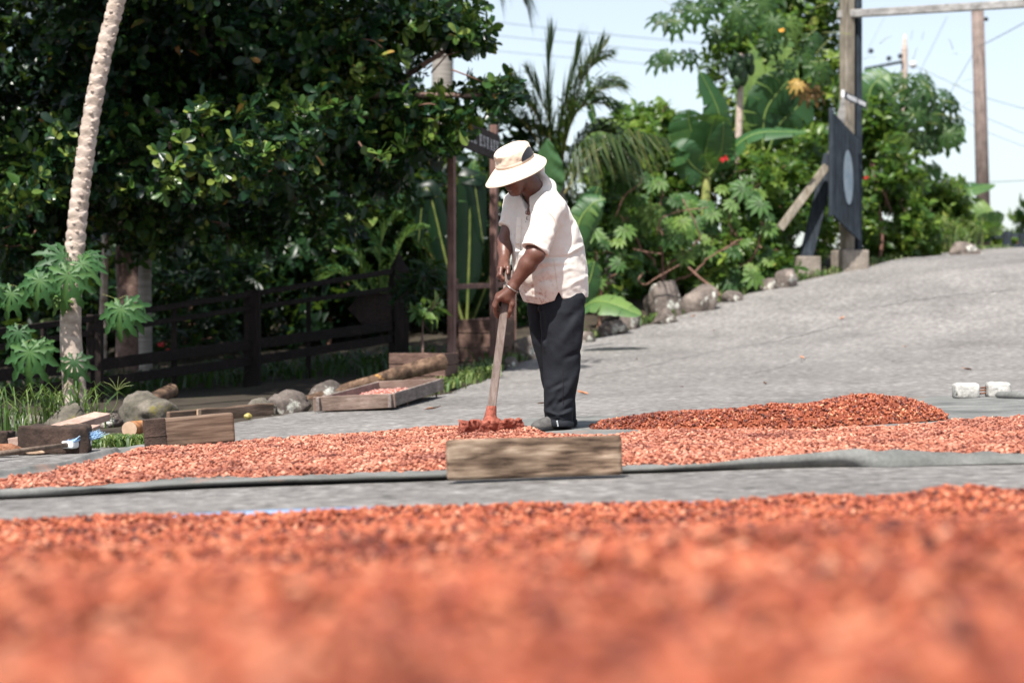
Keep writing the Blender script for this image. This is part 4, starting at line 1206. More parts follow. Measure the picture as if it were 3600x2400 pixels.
def on_shirt(px, py, lift=.002):
    """front-most shirt point at a pixel"""
    x, z = (px - 1800), (HZ - py)
    pv = np.stack([SHV[:, 0] / SHV[:, 1] * FPX - x, (SHV[:, 2] - CZ) / SHV[:, 1] * FPX - z], 1)
    m = (pv**2).sum(1) < 9**2
    if not m.any(): m = (pv**2).sum(1) < 30**2
    d = SHV[m][:, 1].min()
    return W(px, py, d - lift)
# collar: two wings and a band round the neck
mb = MB()
nA, nBv = 40, 6
cb = P_(1893, 652, -.09); axis = nrm(NB - hp_(-.02, 0, -.03)) * -1
cf = nrm(fd2 - axis * (fd2 @ axis)); cl = np.cross(axis, cf)
if cl @ lat < 0: cl = -cl
ths = np.linspace(-math.pi + .42, math.pi - .42, nA)      # 0 = back of neck
V = np.zeros((nA, nBv, 3))
for i, th_ in enumerate(ths):
    fr = abs(th_) / (math.pi - .42)
    dirn = -cf * math.cos(th_) + cl * math.sin(th_)
    base = P_(1896, 668, -.085) + cf * .012
    top = base + dirn * (.070 + .016 * fr) + axis * (.026 - .068 * fr**1.6) 
    wing = .040 + .040 * fr**2
    outd = nrm(dirn * .72 - axis * 1.0 + cf * .18 * fr)
    low = top - axis * .028 - dirn * .002
    for j in range(nBv):
        t = j / (nBv - 1)
        if t < .34:
            V[i, j] = low + (top - low) * (t / .34)
        else:
            tt = (t - .34) / .66
            V[i, j] = top + outd * wing * tt + axis * .010 * math.sin(tt * 3.1) + dirn * .006
mb.add(V.reshape(-1, 3), [tuple(q) for q in grid_faces(nA, nBv)])
co = part('collar', mb, M['shirt_cotton'], shirt, True)
md = co.modifiers.new('thickness', 'SOLIDIFY'); md.thickness = .007; md.offset = 0
# placket with two buttons, seams and the small embroidered letters
pl = [on_shirt(1825 - i * .6, 764 + i * 15, .0025) for i in range(9)]
mb = MB(); pv = np.array(pl); off = np.array([.013, .0, 0])
mb.add(np.concatenate([pv - off, pv + off]), [(i, i+1, 10+i, 9+i) for i in range(8)]); pk = part('placket', mb, M['shirt_cotton'], shirt)
md = pk.modifiers.new('thickness', 'SOLIDIFY'); md.thickness = .003
for i in (2, 6):
    mb = MB(); ball(mb, pv[i] + np.array([0, -.002, 0]), .0045); part('button', mb, M['plastic_white'], shirt, True)
def seam(name, pts, mat='thread_dark', r=.0011):
    q = spline([on_shirt(*p, .0008) for p in pts], 30)
    mb = MB(); mb.tube(q, r, 5); part(name, mb, M[mat], shirt)
seam('seam', [(1893, 752), (1915, 742), (1940, 758), (1952, 775), (1958, 790)], 'hat_cloth')
seam('seam', [(1947, 912), (1952, 950), (1957, 990), (1960, 1018)], 'hat_cloth')
def stroke(pts, wd):
    q = np.array([on_shirt(*p, .003) for p in spline([(a, b, 0) for a, b in pts], 10)[:, :2]])
    mb = MB(); mb.tube(q, wd, 5); return mb
part('embroidered_letter', stroke([(1853, 744), (1849, 742), (1847, 747), (1848, 752), (1852, 754)], .0016), M['thread_dark'], shirt)
mb = stroke([(1851, 762), (1851, 772)], .0014)
for a, b, c2, d2 in ((1851, 762, 1856, 763), (1851, 767, 1855, 768), (1851, 772, 1857, 772)):
    m2 = stroke([(a, b), (c2, d2)], .0013); mb.add(np.concatenate(m2.v), m2.f)
part('embroidered_letter', mb, M['thread_dark'], shirt)
part('embroidered_letter', stroke([(1848, 778), (1849, 781)], .0017), M['thread_dark'], shirt)

# ------------------------------------------------------------------ trousers
T = Field(P_(1830, 1530, -.35), P_(2085, 985, .35), .005)
Xg, Yg, Zg = T.ax[0][:, None, None], T.ax[1][None, :, None], T.ax[2][None, None, :]
z1 = T.ax[2]
def leg(rows, dy, hy, k=.05):
    rows = np.array(rows, float); o = np.argsort(-rows[:, 0]); rows = rows[o]
    z = CZ - (rows[:, 0] - HZ) * SPX
    f = lambda q: np.interp(z1, z, q).astype(np.float32)[None, None, :]
    cx = f(((rows[:, 1] + rows[:, 2]) / 2 - 1800) * SPX); hx = f((rows[:, 2] - rows[:, 1]) / 2 * SPX)
    hyv = f(rows[:, 3] * hy); cyv = f(DM + dy + rows[:, 4])
    q = (np.abs((Xg - cx) / hx)**2.2 + np.abs((Yg - cyv) / hyv)**2.2)**(1 / 2.2)
    d = (q - 1) * np.minimum(hx, hyv)
    zt, zb = z.max(), z.min()
    d = np.maximum(d, np.maximum(Zg - zt, zb - Zg))
    T.put((slice(None),) * 3, d.astype(np.float32), k)
zfoot = HZ + (CZ - foot[2]) / SPX
leg([(990, 1900, 2050, 1.15, .05), (1050, 1893, 2056, 1.15, .02), (1100, 1896, 2052, 1.1, .0), (1200, 1903, 2044, 1.05, -.005), (1300, 1908, 2034, 1.0, 0), (1360, 1910, 2026, 1.0, 0), (1410, 1912, 2019, .98, 0),
     (1440, 1913, 2014, 1.0, 0), (1466, 1915, 2013, 1.02, 0), (1500, 1917, 2014, 1.06, 0)], -.105, .088)
leg([(990, 1865, 2010, 1.1, -.04), (1050, 1857, 2012, 1.1, -.02), (1100, 1854, 2010, 1.05, 0), (1150, 1858, 2008, 1.05, 0), (1200, 1868, 2008, 1.0, 0), (1300, 1896, 2016, 1.0, .01), (1400, 1922, 2024, .95, .02),
     (1440, 1930, 2026, .95, .02), (1500, 1936, 2030, 1.0, .02)], .105, .082)
X2, Z2 = T.ax[0][:, None, None], T.ax[2][None, None, :]
segs = [(1925, 1445, 1965, 1400, .012, .010), (1918, 1440, 1960, 1458, .010, .012), (1960, 1455, 2005, 1440, .011, .010), (1935, 1425, 2010, 1385, .014, -.010), (1920, 1418, 1950, 1380, .012, .008),
        (1975, 1440, 2015, 1415, .010, -.009), (1985, 1390, 2030, 1300, .020, .010), (1940, 1375, 1975, 1350, .012, .009), (1930, 1365, 1990, 1335, .012, -.008), (1990, 1130, 2045, 1075, .022, -.010),
        (1965, 1210, 2035, 1110, .024, .009), (1980, 1260, 2035, 1235, .016, -.009), (1905, 1080, 1915, 1190, .012, -.010), (1885, 1090, 1900, 1080, .012, .009), (1903, 1190, 1912, 1230, .012, .006),
        (1925, 1330, 1925, 1180, .016, -.006), (1915, 1470, 2013, 1476, .008, -.007), (1925, 1452, 1990, 1462, .007, -.006)]
T.F = folds(T.F, X2, Z2, segs).astype(np.float32)
T.F += (.004 * noise3(Xg * 11, Yg * 11, Zg * 9, 6) + .0018 * noise3(Xg * 40, Yg * 40, Zg * 26, 8)).astype(np.float32)
# turned-up cuff: a thicker band with a crisp upper edge
zc = CZ - (1472 - HZ) * SPX - .10 * (Xg - (1965 - 1800) * SPX)
T.F -= (.0055 * (Zg < zc)).astype(np.float32)
zb = foot[2] + .012
T.F = np.maximum(T.F, zb + .006 - .05 * (Xg - (1965 - 1800) * SPX) - Zg).astype(np.float32)
V, Fq = T.mesh()
V = relax(V, Fq, 1, .45)
trousers = link('trousers', make_mesh('trousers', V, Fq, M['trouser_cloth'], man.location, True), man)
SHV = V
mb = MB(); q = np.array([on_shirt(1958 + .6 * i, 1478 + 3 * i, .001) for i in range(8)])
for i in range(0, 7): mb.bar(q[i], q[i] * .5 + q[i+1] * .5, .0025, .007, (0, -1, 0))
part('hem_stitch', mb, M['plastic_white'], trousers)
q = spline([on_shirt(1979, y_, .0012) for y_ in (1300, 1330, 1360, 1390, 1420)], 20); mb = MB(); mb.tube(q, .0012, 5); part('seam', mb, M['thread_dark'], trousers)

# ------------------------------------------------------------------ shoes
def shoe(heel, toe, z0, mats):
    heel, toe = np.asarray(heel, float), np.asarray(toe, float); heel[2] = toe[2] = z0
    x = nrm(toe - heel); L = np.linalg.norm(toe - heel); y = np.cross((0, 0, 1), x)
    R = np.stack([x, y, (0, 0, 1)], 1)
    f = Field(np.minimum(heel, toe) - .08, np.maximum(heel, toe) + [.08, .08, .14], .005)
    f.cone(heel + x * .04 + [0, 0, .035], toe - x * .05 + [0, 0, .028], .036, .034, .02)
    f.ell(toe - x * .062 + [0, 0, .026], R, (.066, .046, .032), .02)
    f.cone(heel + x * .05 + [0, 0, .05], heel + x * .075 + [0, 0, .095], .038, .034, .02)
    f.cone(heel + x * .08 + [0, 0, .08], toe - x * .09 + [0, 0, .045], .028, .024, .03)
    Zf = f.ax[2][None, None, :]
    f.F = np.maximum(f.F, z0 + .016 - Zf).astype(np.float32)
    V, Fq = f.mesh(); V = relax(V, Fq, 1)
    root = link('shoe', make_mesh('shoe', V, Fq, M[mats[0]], man.location, True), man)
    f = Field(np.minimum(heel, toe) - .08, np.maximum(heel, toe) + [.08, .08, .06], .005)
    f.cone(heel + x * .04 + [0, 0, .02], toe - x * .06 + [0, 0, .02], .042, .042, .02)
    f.ell(toe - x * .062 + [0, 0, .02], R, (.072, .050, .04), .02)
    Zf = f.ax[2][None, None, :]
    f.F = np.maximum(f.F, np.maximum(z0 - Zf, Zf - z0 - .020)).astype(np.float32)
    V, Fq = f.mesh(); V = relax(V, Fq, 1)
    link('sole', make_mesh('sole', V, Fq, M['shoe_black'], man.location, True), root)
    mb = MB()
    for k in range(3):
        c = toe - x * (.105 + .018 * k) + np.array([0, 0, .062 + .008 * k])
        mb.tube([c - y * .024, c + np.array([0, 0, .007]), c + y * .024], .003, 5)
    part('lace', mb, M['shoe_black'], root)
    return root
zs = foot[2] - .006
shoe(P_(2004, 1500, -.06), P_(1872, 1500, -.215), zs, ('shoe_grey',))
shoe(P_(2024, 1490, .17), P_(1895, 1490, .04), zs, ('shoe_black',))

# ------------------------------------------------------------------ bangle
wa = nrm(WN - EN); wc = WN + wa * .012; fr_ = frame(wa, (0, -.3, 1))
an = np.linspace(0, 2*np.pi, 30)
q = wc + .037 * np.cos(an)[:, None] * fr_[:, 0] + .035 * np.sin(an)[:, None] * fr_[:, 2]
mb = MB(); mb.tube(q, .0042, 8, cap=False); br = part('bangle', mb, M['metal_grey'], man, True)
mb = MB(); ball(mb, q[np.argmax(q[:, 0])] + np.array([.002, -.004, -.003]), .0068); part('clasp', mb, M['metal_grey'], br, True)

# ------------------------------------------------------------------ hat
hu2 = nrm(hu + fd2 * -.02 + lat * .10); hf = nrm(fd - hu2 * (fd @ hu2)); hs = np.cross(hu2, hf)
if hs @ lat < 0: hs = -hs
HC = hp_(-.014, 0, .045)
nT = 96
ths = np.linspace(0, 2*np.pi, nT, endpoint=False)        # 0 = front, pi/2 = his left (towards the viewer)
def hat_pt(th, r, h): return HC + (hf * math.cos(th) * 1.12 + hs * math.sin(th)) * r + hu2 * h
prof = []   # crown rows from band up
rowsC = [(0, 0.0), (.012, 0), (.026, 0), (.040, 0), (.052, 0), (.064, .001), (.074, .002), (.083, .006), (.089, .014), (.093, .028), (.095, .05), (.096, .075), (.096, .094)]
V = []
for h, ins in rowsC:
    for th in ths:
        r = .0985 - .10 * h * .55 - ins
        # crumples above the band, strongest at the front
        fr = .5 + .5 * math.cos(th - .5)
        cr = (.012 * noise3(th * 2.2, h * 34, 0, 3) + .007 * noise3(th * 5.5, h * 60, 1, 5)) * (.35 + .65 * fr) * math.sin(min(max((h - .010) / .075, 0), 1) * math.pi)
        sag = -.018 * (ins / .094) ** .8 + (-.014 * max(0, math.cos(th - .3))) * min(h / .1, 1)
        V.append(hat_pt(th, max(r + float(cr), .004), h + sag + .003 * float(noise3(th * 3, h * 20, 2, 4)) * (ins > .004)))
mb = MB(); nR = len(rowsC)
F = [(i*nT+j, i*nT+(j+1) % nT, (i+1)*nT+(j+1) % nT, (i+1)*nT+j) for i in range(nR-1) for j in range(nT)] + [tuple(range((nR-1)*nT, nR*nT))]
mb.add(V, F)
hat = part('hat', mb, M['hat_cloth'], man, True)
# brim, dipping at front and sides
V = []
nB = 12
for i in range(nB):
    t = i / (nB - 1)
    for th in ths:
        ext = .064 + .020 * math.cos(th) + .006 * math.sin(th)
        r = .0965 + ext * t
        dr_ = -.020 * t - .030 * t**1.6 + .012 * t * (-math.cos(th)) + .006 * t * math.sin(2 * th + .5) + .005 * t * float(noise3(th * 2, 0, 0, 7))
        V.append(hat_pt(th, r, dr_))
mb = MB(); mb.add(V, [(i*nT+j, i*nT+(j+1) % nT, (i+1)*nT+(j+1) % nT, (i+1)*nT+j) for i in range(nB-1) for j in range(nT)])
brim = part('brim', mb, M['hat_cloth'], hat, True)
md = brim.modifiers.new('thickness', 'SOLIDIFY'); md.thickness = .0035; md.offset = 0
mb = MB(); mb.tube(np.array(V[-nT:] + [V[-nT]]), .0026, 6, cap=False); part('brim_edge', mb, M['hat_cloth'], hat, True)
# band
V = []
for r, h in ((.0995, -.003), (.1015, 0), (.1015, .016), (.0995, .019)):
    V += [hat_pt(th, r, h) for th in ths]
mb = MB(); mb.add(V, [(i*nT+j, i*nT+(j+1) % nT, (i+1)*nT+(j+1) % nT, (i+1)*nT+j) for i in range(3) for j in range(nT)])
part('band', mb, M['hat_cloth'], hat, True)
# dark ventilation panel on his left rear side
mb = MB(); n1, n2 = 18, 10; c0, wv = 1.82, .50; V = []
for i in range(n1):
    a = -1 + 2 * i / (n1 - 1)
    top = .020 + .050 * math.sqrt(max(1 - a * a, 0)) * (1 + .25 * a)
    for j in range(n2):
        h = .018 + (top - .018) * j / (n2 - 1)
        V.append(hat_pt(c0 + a * wv, .0985 - .055 * h + .0075, h - .002))
mb.add(V, [tuple(q) for q in grid_faces(n1, n2)])
vp = part('mesh_panel', mb, M['hat_mesh'], hat, True)

# ------------------------------------------------------------------ rake
root = thing('rake', 'long wooden bean rake caked with red mud, held by the man', 'rake', tuple(P_(1722, 1500, -.42)))
mb = MB(); mb.bar(HT - hd * .004, HB, .044, .020, (1, 0, 0)); ho = part('handle', mb, M['wood_handle'], root); bevel(ho, .005, 2)
f = Field(P_(1570, 1565, -.62), P_(1880, 1420, -.18), .0045)
la, lb = P_(1622, 1508, -.46), P_(1826, 1500, -.38)
ba = lb - la; L = np.linalg.norm(ba); ax = ba / L
Xf, Yf, Zf = f.ax[0][:, None, None], f.ax[1][None, :, None], f.ax[2][None, None, :]
x, y, z = Xf - la[0], Yf - la[1], Zf - la[2]
t = x * ax[0] + y * ax[1] + z * ax[2]; yy = y - ax[1] * t; zz_ = z - ax[2] * t
yy2 = yy + .35 * zz_
d = np.maximum(np.maximum(np.abs(t - L / 2) - L / 2, np.abs(yy2) - .022), np.abs(zz_) - .034) - .006
d = d - .012 * np.clip(fbm(Xf * 30, Yf * 30, Zf * 30, 3), -.4, 1) * (zz_ > -.02) - .006 * fbm(Xf * 70, Yf * 70, Zf * 70, 5)
f.F = d.astype(np.float32)
r3 = np.random.RandomState(8)
for i in range(34):
    c = la + ba * r3.uniform(0, 1) + np.array([0, r3.uniform(-.03, .01), .036 + r3.uniform(-.012, .006)])
    f.ell(c, np.eye(3), r3.uniform(.007, .015, 3), .008)
f.cone(HB + hd * -.075, HB + hd * .01, .026, .036, .02)
V, Fq = f.mesh()
link('head', make_mesh('head', V, Fq, M['mud'], root.location, True), root)
# ------------------------------------------------------------------ rail fence on the left
def fence_pt(px, py):
    """point on the fence line for a pixel: depth grows along the fence"""
    return W(px, py, np.interp(px, [-300, 0, 850, 1560, 1760], [16.0, 17.0, 20.2, 22.6, 23.4]))
fr0 = fence_pt(885, 1400)
fence = thing('rail_fence', 'dark brown wooden rail fence in tree shade behind the papaya', 'fence', (fr0[0], fr0[1], float(terrain(fr0[0], fr0[1]))))
rails = [[(-250, 1198), (0, 1164), (497, 1097), (851, 1038), (1208, 986), (1365, 950)], [(-250, 1260), (330, 1168), (851, 1086), (1106, 1050), (1365, 1012)],
         [(-250, 1345), (340, 1284), (922, 1205), (1380, 1142)], [(-250, 1412), (330, 1345), (800, 1287), (1004, 1243), (1387, 1186)]]
hts = [.055, .05, .105, .09]
posts_px = [-210, 330, 885, 1400]
for r_, h in zip(rails, hts):
    xs_ = [p[0] for p in r_]; ys_ = [p[1] for p in r_]
    for a, b in zip(posts_px[:-1], posts_px[1:]):
        A_, B_ = fence_pt(a, np.interp(a, xs_, ys_)), fence_pt(b, np.interp(b, xs_, ys_))
        n = nrm(B_ - A_)
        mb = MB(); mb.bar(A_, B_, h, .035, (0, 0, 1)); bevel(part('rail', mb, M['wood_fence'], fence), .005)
for px, top, wd in ((-210, 1180, 55), (330, 1105, 52), (885, 1020, 55)):
    t_ = fence_pt(px, top); g = float(terrain(t_[0], t_[1])) - .05
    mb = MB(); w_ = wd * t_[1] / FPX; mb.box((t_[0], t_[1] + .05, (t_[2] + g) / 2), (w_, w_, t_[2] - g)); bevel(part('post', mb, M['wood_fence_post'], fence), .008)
for px, top in ((610, 1068), (1083, 1052), (150, 1140)):
    t_ = fence_pt(px, top); g = float(terrain(t_[0], t_[1])) - .05
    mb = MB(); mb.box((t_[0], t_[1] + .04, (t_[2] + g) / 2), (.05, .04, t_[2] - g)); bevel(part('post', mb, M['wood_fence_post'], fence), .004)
# second short run between the sign posts
t0 = W(1600, 1008, 23.2); t1 = W(1730, 996, 24.0)
f2 = thing('rail_fence', 'short brown rail between the two posts of the lettered board', 'fence', (t0[0], t0[1], float(terrain(t0[0], t0[1]))))
for dz in (0, -.42):
    mb = MB(); mb.bar(t0 + [0, 0, dz], t1 + [.25, .6, dz], .06, .035); bevel(part('rail', mb, M['wood_sign_post'], f2), .004)
e_ = t1 + [.25, .6, 0]
mb = MB(); ge = float(terrain(e_[0], e_[1])) - .1; mb.box((e_[0], e_[1] + .06, (e_[2] + ge) / 2 + .05), (.08, .08, e_[2] - ge + .1)); part('post', mb, M['wood_sign_post'], f2)
mb = MB(); gs_ = float(terrain(t0[0], t0[1])) - .1; mb.box((t0[0], t0[1] + .06, (t0[2] + gs_) / 2 + .05), (.07, .07, t0[2] - gs_ + .1)); part('post', mb, M['wood_sign_post'], f2)

# pointed post with an arrow board
p0 = fence_pt(1402, 1310); p0[2] = float(terrain(p0[0], p0[1])) - .05
ztop = W(1402, 880, p0[1])[2]; zsh = W(1402, 955, p0[1])[2]; wp = 64 * p0[1] / FPX
root = thing('arrow_signpost', 'dark pointed post carrying a black arrow board beside the fence', 'signpost', tuple(p0))
mb = MB(); hw = wp / 2
R45 = np.array(Matrix.Rotation(.45, 3, 'Z'))
base = np.array([[-hw, -hw], [hw, -hw], [hw, hw], [-hw, hw]])
V = np.concatenate([np.c_[base, np.zeros(4)], np.c_[base, np.full(4, zsh - p0[2])], [[0, 0, ztop - p0[2]]]])
mb.add(V @ R45.T * [.86, .86, 1] + p0, [(3, 2, 1, 0), (0, 1, 5, 4), (1, 2, 6, 5), (2, 3, 7, 6), (3, 0, 4, 7), (4, 5, 8), (5, 6, 8), (6, 7, 8), (7, 4, 8)])
part('post', mb, M['wood_fence_post'], root)
dA = p0[1] - wp * .62
pl = [(1222, 1086), (1268, 1032), (1375, 1030), (1375, 1140), (1272, 1138)]
V = np.array([W(x, y, dA) for x, y in pl]); V2 = V + [0, .03, 0]
mb = MB(); mb.add(np.concatenate([V, V2]), [(0, 4, 3, 2, 1), (5, 6, 7, 8, 9)] + [(i, (i+1) % 5, 5 + (i+1) % 5, 5 + i) for i in range(5)])
part('arrow_board', mb, M['wood_sign_board'], root)

# ------------------------------------------------------------------ lettered board on two posts
LP, RP = W(1588, 1330, 20.6), W(1737, 1300, 22.6)
for q in (LP, RP): q[2] = float(terrain(q[0], q[1])) - .05
sign = thing('estate_sign', 'dark brown board lettered ESTATE on two tall brown posts', 'sign', tuple((LP + RP) / 2))
pdir = nrm((RP - LP) * [1, 1, 0])
for q, top, wd in ((LP, 430, 25), (RP, 440, 25)):
    zt = W(0, top, q[1])[2]; w_ = wd * q[1] / FPX
    mb = MB(); mb.box((q[0], q[1], (q[2] + zt) / 2), (w_, w_, zt - q[2]), np.array(Matrix.Rotation(-.35, 3, 'Z'))); bevel(part('post', mb, M['wood_sign_post'], sign), .006)
# board face runs from near the left post to past the right post; its normal looks left-forward
bl = W(1584, 398, 20.45); br_ = W(1758, 478, 22.65)
bx = br_ - bl; bL = np.linalg.norm(bx[:2]); bx = bx / bL
bn = nrm(np.cross(bx, (0, 0, 1)));
if bn[1] > 0: bn = -bn
if bn[0] > 0: pass
def bpt(s, h, out=0.0): return bl + bx * s + np.array([0, 0, -h]) + bn * out
bh = .29
mb = MB(); V = np.array([bpt(0, 0), bpt(bL, 0), bpt(bL, bh), bpt(0, bh)]); th_ = -bn * .03
mb.add(np.concatenate([V, V + th_]), [(0, 3, 2, 1), (4, 5, 6, 7), (0, 1, 5, 4), (1, 2, 6, 5), (2, 3, 7, 6), (3, 0, 4, 7)])
part('board', mb, M['wood_sign_board'], sign)
# serif capitals as polygons in a unit cell (x 0..1, y 0..1)
def rect(x0, y0, x1, y1): return [(x0, y0), (x1, y0), (x1, y1), (x0, y1)]
def arc(cx, cy, r1x, r1y, a0, a1, w0=.06, w1=.17, n=16):
    out = []
    for i in range(n):
        ta, tb = a0 + (a1 - a0) * i / n, a0 + (a1 - a0) * (i + 1) / n
        wa = w0 + (w1 - w0) * abs(math.cos(ta)); wb = w0 + (w1 - w0) * abs(math.cos(tb))
        out.append([(cx + r1x * math.cos(ta), cy + r1y * math.sin(ta)), (cx + r1x * math.cos(tb), cy + r1y * math.sin(tb)),
                    (cx + (r1x - wb) * math.cos(tb), cy + (r1y - wb * .55) * math.sin(tb)), (cx + (r1x - wa) * math.cos(ta), cy + (r1y - wa * .55) * math.sin(ta))])
    return out
LET = {
 'E': [rect(.12, 0, .34, 1), rect(0, 0, .8, .07), rect(0, .93, .8, 1), rect(.34, .48, .62, .55), rect(.74, .07, .82, .24), rect(.74, .76, .82, .93), rect(.57, .38, .63, .65)],
 'S': arc(.42, .73, .36, .27, .3, math.pi * 1.5, .07, .15) + arc(.42, .27, .38, .27, -math.pi * .9, math.pi * .5, .07, .17) + [rect(.70, .70, .77, .97), rect(.04, .03, .11, .30)],
 'T': [rect(.32, 0, .54, 1), rect(.2, 0, .66, .06), rect(.0, .93, .86, 1), rect(0, .74, .07, .93), rect(.79, .74, .86, .93)],
 'A': [[(.36, 1), (.50, 1), (.92, 0), (.68, 0)], [(.38, .95), (.44, 1), (.16, 0), (.08, 0)], rect(.22, .28, .66, .35), rect(0, 0, .28, .06), rect(.58, 0, 1, .06)],
 'R': [rect(.12, 0, .34, 1), rect(0, 0, .44, .06), rect(0, .94, .5, 1), rect(.3, .46, .5, .52)] + arc(.46, .73, .36, .27, -1.57, 1.57, .07, .18) + [[(.44, .48), (.62, .48), (.96, 0), (.72, 0)]],
 'I': [rect(.3, 0, .54, 1), rect(.16, 0, .68, .06), rect(.16, .94, .68, 1)],
 'L': [rect(.12, 0, .34, 1), rect(0, 0, .8, .07), rect(0, .94, .48, 1), rect(.74, .07, .82, .28)],
 'B': [rect(.12, 0, .34, 1), rect(0, 0, .48, .06), rect(0, .94, .46, 1), rect(.3, .49, .5, .55)] + arc(.46, .76, .32, .24, -1.57, 1.57, .07, .17) + arc(.46, .265, .38, .265, -1.57, 1.57, .07, .18),
 'U': [rect(.08, .3, .28, 1), rect(0, .94, .4, 1), rect(.68, .3, .78, 1), rect(.58, .94, .88, 1)] + arc(.43, .3, .35, .3, math.pi, 2 * math.pi, .07, .17),
 'O': arc(.46, .5, .46, .5, 0, 2 * math.pi, .07, .19, 28), 'C': arc(.46, .5, .46, .5, .6, 2 * math.pi - .6, .07, .19, 24) + [rect(.78, .70, .85, .98)]}
sL = (W(1684, 0, 1)[0]); 
def px_to_s(px):    # where a pixel column meets the board
    s = np.linspace(0, bL, 400); q = bl + bx * s[:, None]; return float(np.interp(px, q[:, 0] / q[:, 1] * FPX + 1800, s))
s0, s1 = px_to_s(1685), px_to_s(1755)
adv = (s1 - s0) / 6
def letters(word, s_start):
    for i, ch in enumerate(word):
        mb = MB()
        for poly in LET[ch]:
            q = [bpt(s_start + adv * (i + .86 * x), .205 - .122 * y, .005) for x, y in poly]
            mb.add(q, [tuple(range(len(q)))])
        part('letter', mb, M['white_paint'], sign)
letters('ESTATE', s0); letters('COUBARIL', s0 - 8.6 * adv)

# ------------------------------------------------------------------ planter boxes
def planter(c, sx, sy, hz, yaw, label, nb=3):
    c = np.array([c[0], c[1], float(terrain(c[0], c[1])) - .04])
    root = thing('planter_box', label, 'planter', tuple(c))
    R = np.array(Matrix.Rotation(yaw, 3, 'Z')); bh_ = hz / nb
    for k in range(nb):
        z = bh_ * (k + .5)
        for s_ in (-1, 1):
            mb = MB(); mb.box(c + R @ [0, s_ * sy / 2, z], (sx + .04, .035, bh_ * .93), R); bevel(part('board', mb, M['wood_planter'], root), .005)
            mb = MB(); mb.box(c + R @ [s_ * sx / 2, 0, z], (.035, sy - .04, bh_ * .93), R); bevel(part('board', mb, M['wood_planter'], root), .005)
    mb = MB(); mb.box(c + R @ [0, 0, hz * .82], (sx - .04, sy - .04, .05), R); part('soil', mb, M['soil'], root)
    return c
g = W(1490, 1318, 19.2); planter(g, .52, .42, .34, -.25, 'brown boarded planter box under the lettered board, by the tray')
g = W(1712, 1285, 23.2); planter(g, .50, .55, .50, -.2, 'brown boarded planter box behind the rake handle')

# ------------------------------------------------------------------ gate at the right
gp = W(2978, 960, 30.2); gp[2] = float(terrain(gp[0], gp[1]))
gate = thing('gate_frame', 'tall weathered timber gate frame with crossbeam and diagonal braces', 'gate', tuple(gp))
Rg = np.array(Matrix.Rotation(.52, 3, 'Z'))
mb = MB(); mb.box(gp + [0, 0, 2.6], (.165, .165, 5.3), Rg); bevel(part('post', mb, M['wood_gate'], gate), .012)
mb = MB(); mb.box(gp + [.17, .12, 2.6], (.10, .14, 5.3), Rg); bevel(part('post', mb, M['wood_slate'], gate), .012)  # added dark post standing in for the gate post's shaded face
a, b = W(2945, 52, 30.25), W(3700, 8, 29.0)
mb = MB(); mb.bar(a, b, .115, .10); bevel(part('crossbeam', mb, M['wood_gate_beam'], gate), .01)
b1 = W(2905, 585, 29.9)
mb = MB(); mb.bar(W(2740, 806, 29.6), b1, .12, .09, (-1, 0, 1)); bevel(part('brace', mb, M['wood_gate'], gate), .01)
b2 = W(2832, 918, 30.0); b2[2] = float(terrain(b2[0], b2[1])) + .22
mb = MB(); mb.bar(b2, W(2920, 545, 30.15), .20, .11, (-1, 0, .4)); bevel(part('brace', mb, M['wood_slate'], gate), .01)
mb = MB(); mb.bar(W(2920, 560, 30.18), W(2975, 345, 30.15), .13, .09, (-1, 0, .4)); bevel(part('brace', mb, M['wood_gate_beam'], gate), .01)
for c, s_ in ((gp + [0.05, .05, .09], (.44, .42, .42)), (b2 + [0, 0, -.13], (.36, .34, .36))):
    mb = MB(); mb.box(c, s_, np.array(Matrix.Rotation(.3, 3, 'Z'))); bevel(part('footing', mb, M['concrete_old'], gate), .02)
# hanging board of vertical planks with a pale oval
hb = thing('plank_sign', 'slate-blue plank sign with pale oval emblem hung on the gate post', 'sign', tuple(W(2975, 840, 29.7)))
TL, TR, BR_, BL = W(2927, 392, 29.5), W(3016, 487, 30.0), W(3027, 850, 30.0), W(2926, 752, 29.5)
npk = 9
for i in range(npk):
    u0, u1 = (i + .06) / npk, (i + .94) / npk
    q = [TL + (TR - TL) * u0, TL + (TR - TL) * u1, BL + (BR_ - BL) * u1, BL + (BR_ - BL) * u0]
    dz = np.array([-.02, .05, 0]); jj = np.array([0, -.008 * (i % 2), 0])
    mb = MB(); V = np.array(q) + jj
    mb.add(np.concatenate([V, V + dz]), [(0, 3, 2, 1), (4, 5, 6, 7), (0, 1, 5, 4), (1, 2, 6, 5), (2, 3, 7, 6), (3, 0, 4, 7)]); part('plank', mb, M['wood_slate'], hb)
V = []; n = 32
for k in range(n):
    a_ = 2 * np.pi * k / n; u, v2 = .56 + .19 * math.cos(a_), .50 + .265 * math.sin(a_)
    V.append(TL + (TR - TL) * u + (BL - TL) * v2)
nn_ = nrm(np.cross(TR - TL, BL - TL)); nn_ = nn_ if nn_[1] < 0 else -nn_
V = np.array(V) + nn_ * .03; mb = MB(); mb.add(np.concatenate([V, V + [.004, .02, 0]]), [tuple(range(n))] + [(i, (i+1) % n, n + (i+1) % n, n + i) for i in range(n)])
part('oval_emblem', mb, M['emblem_paint'], hb)
a, b = TL + [-.02, .05, .06], BL + [-.02, .05, -.03]
mb = MB(); mb.bar(a, b, .10, .05, (0, 1, 0)); part('edge_batten', mb, M['wood_slate'], hb)
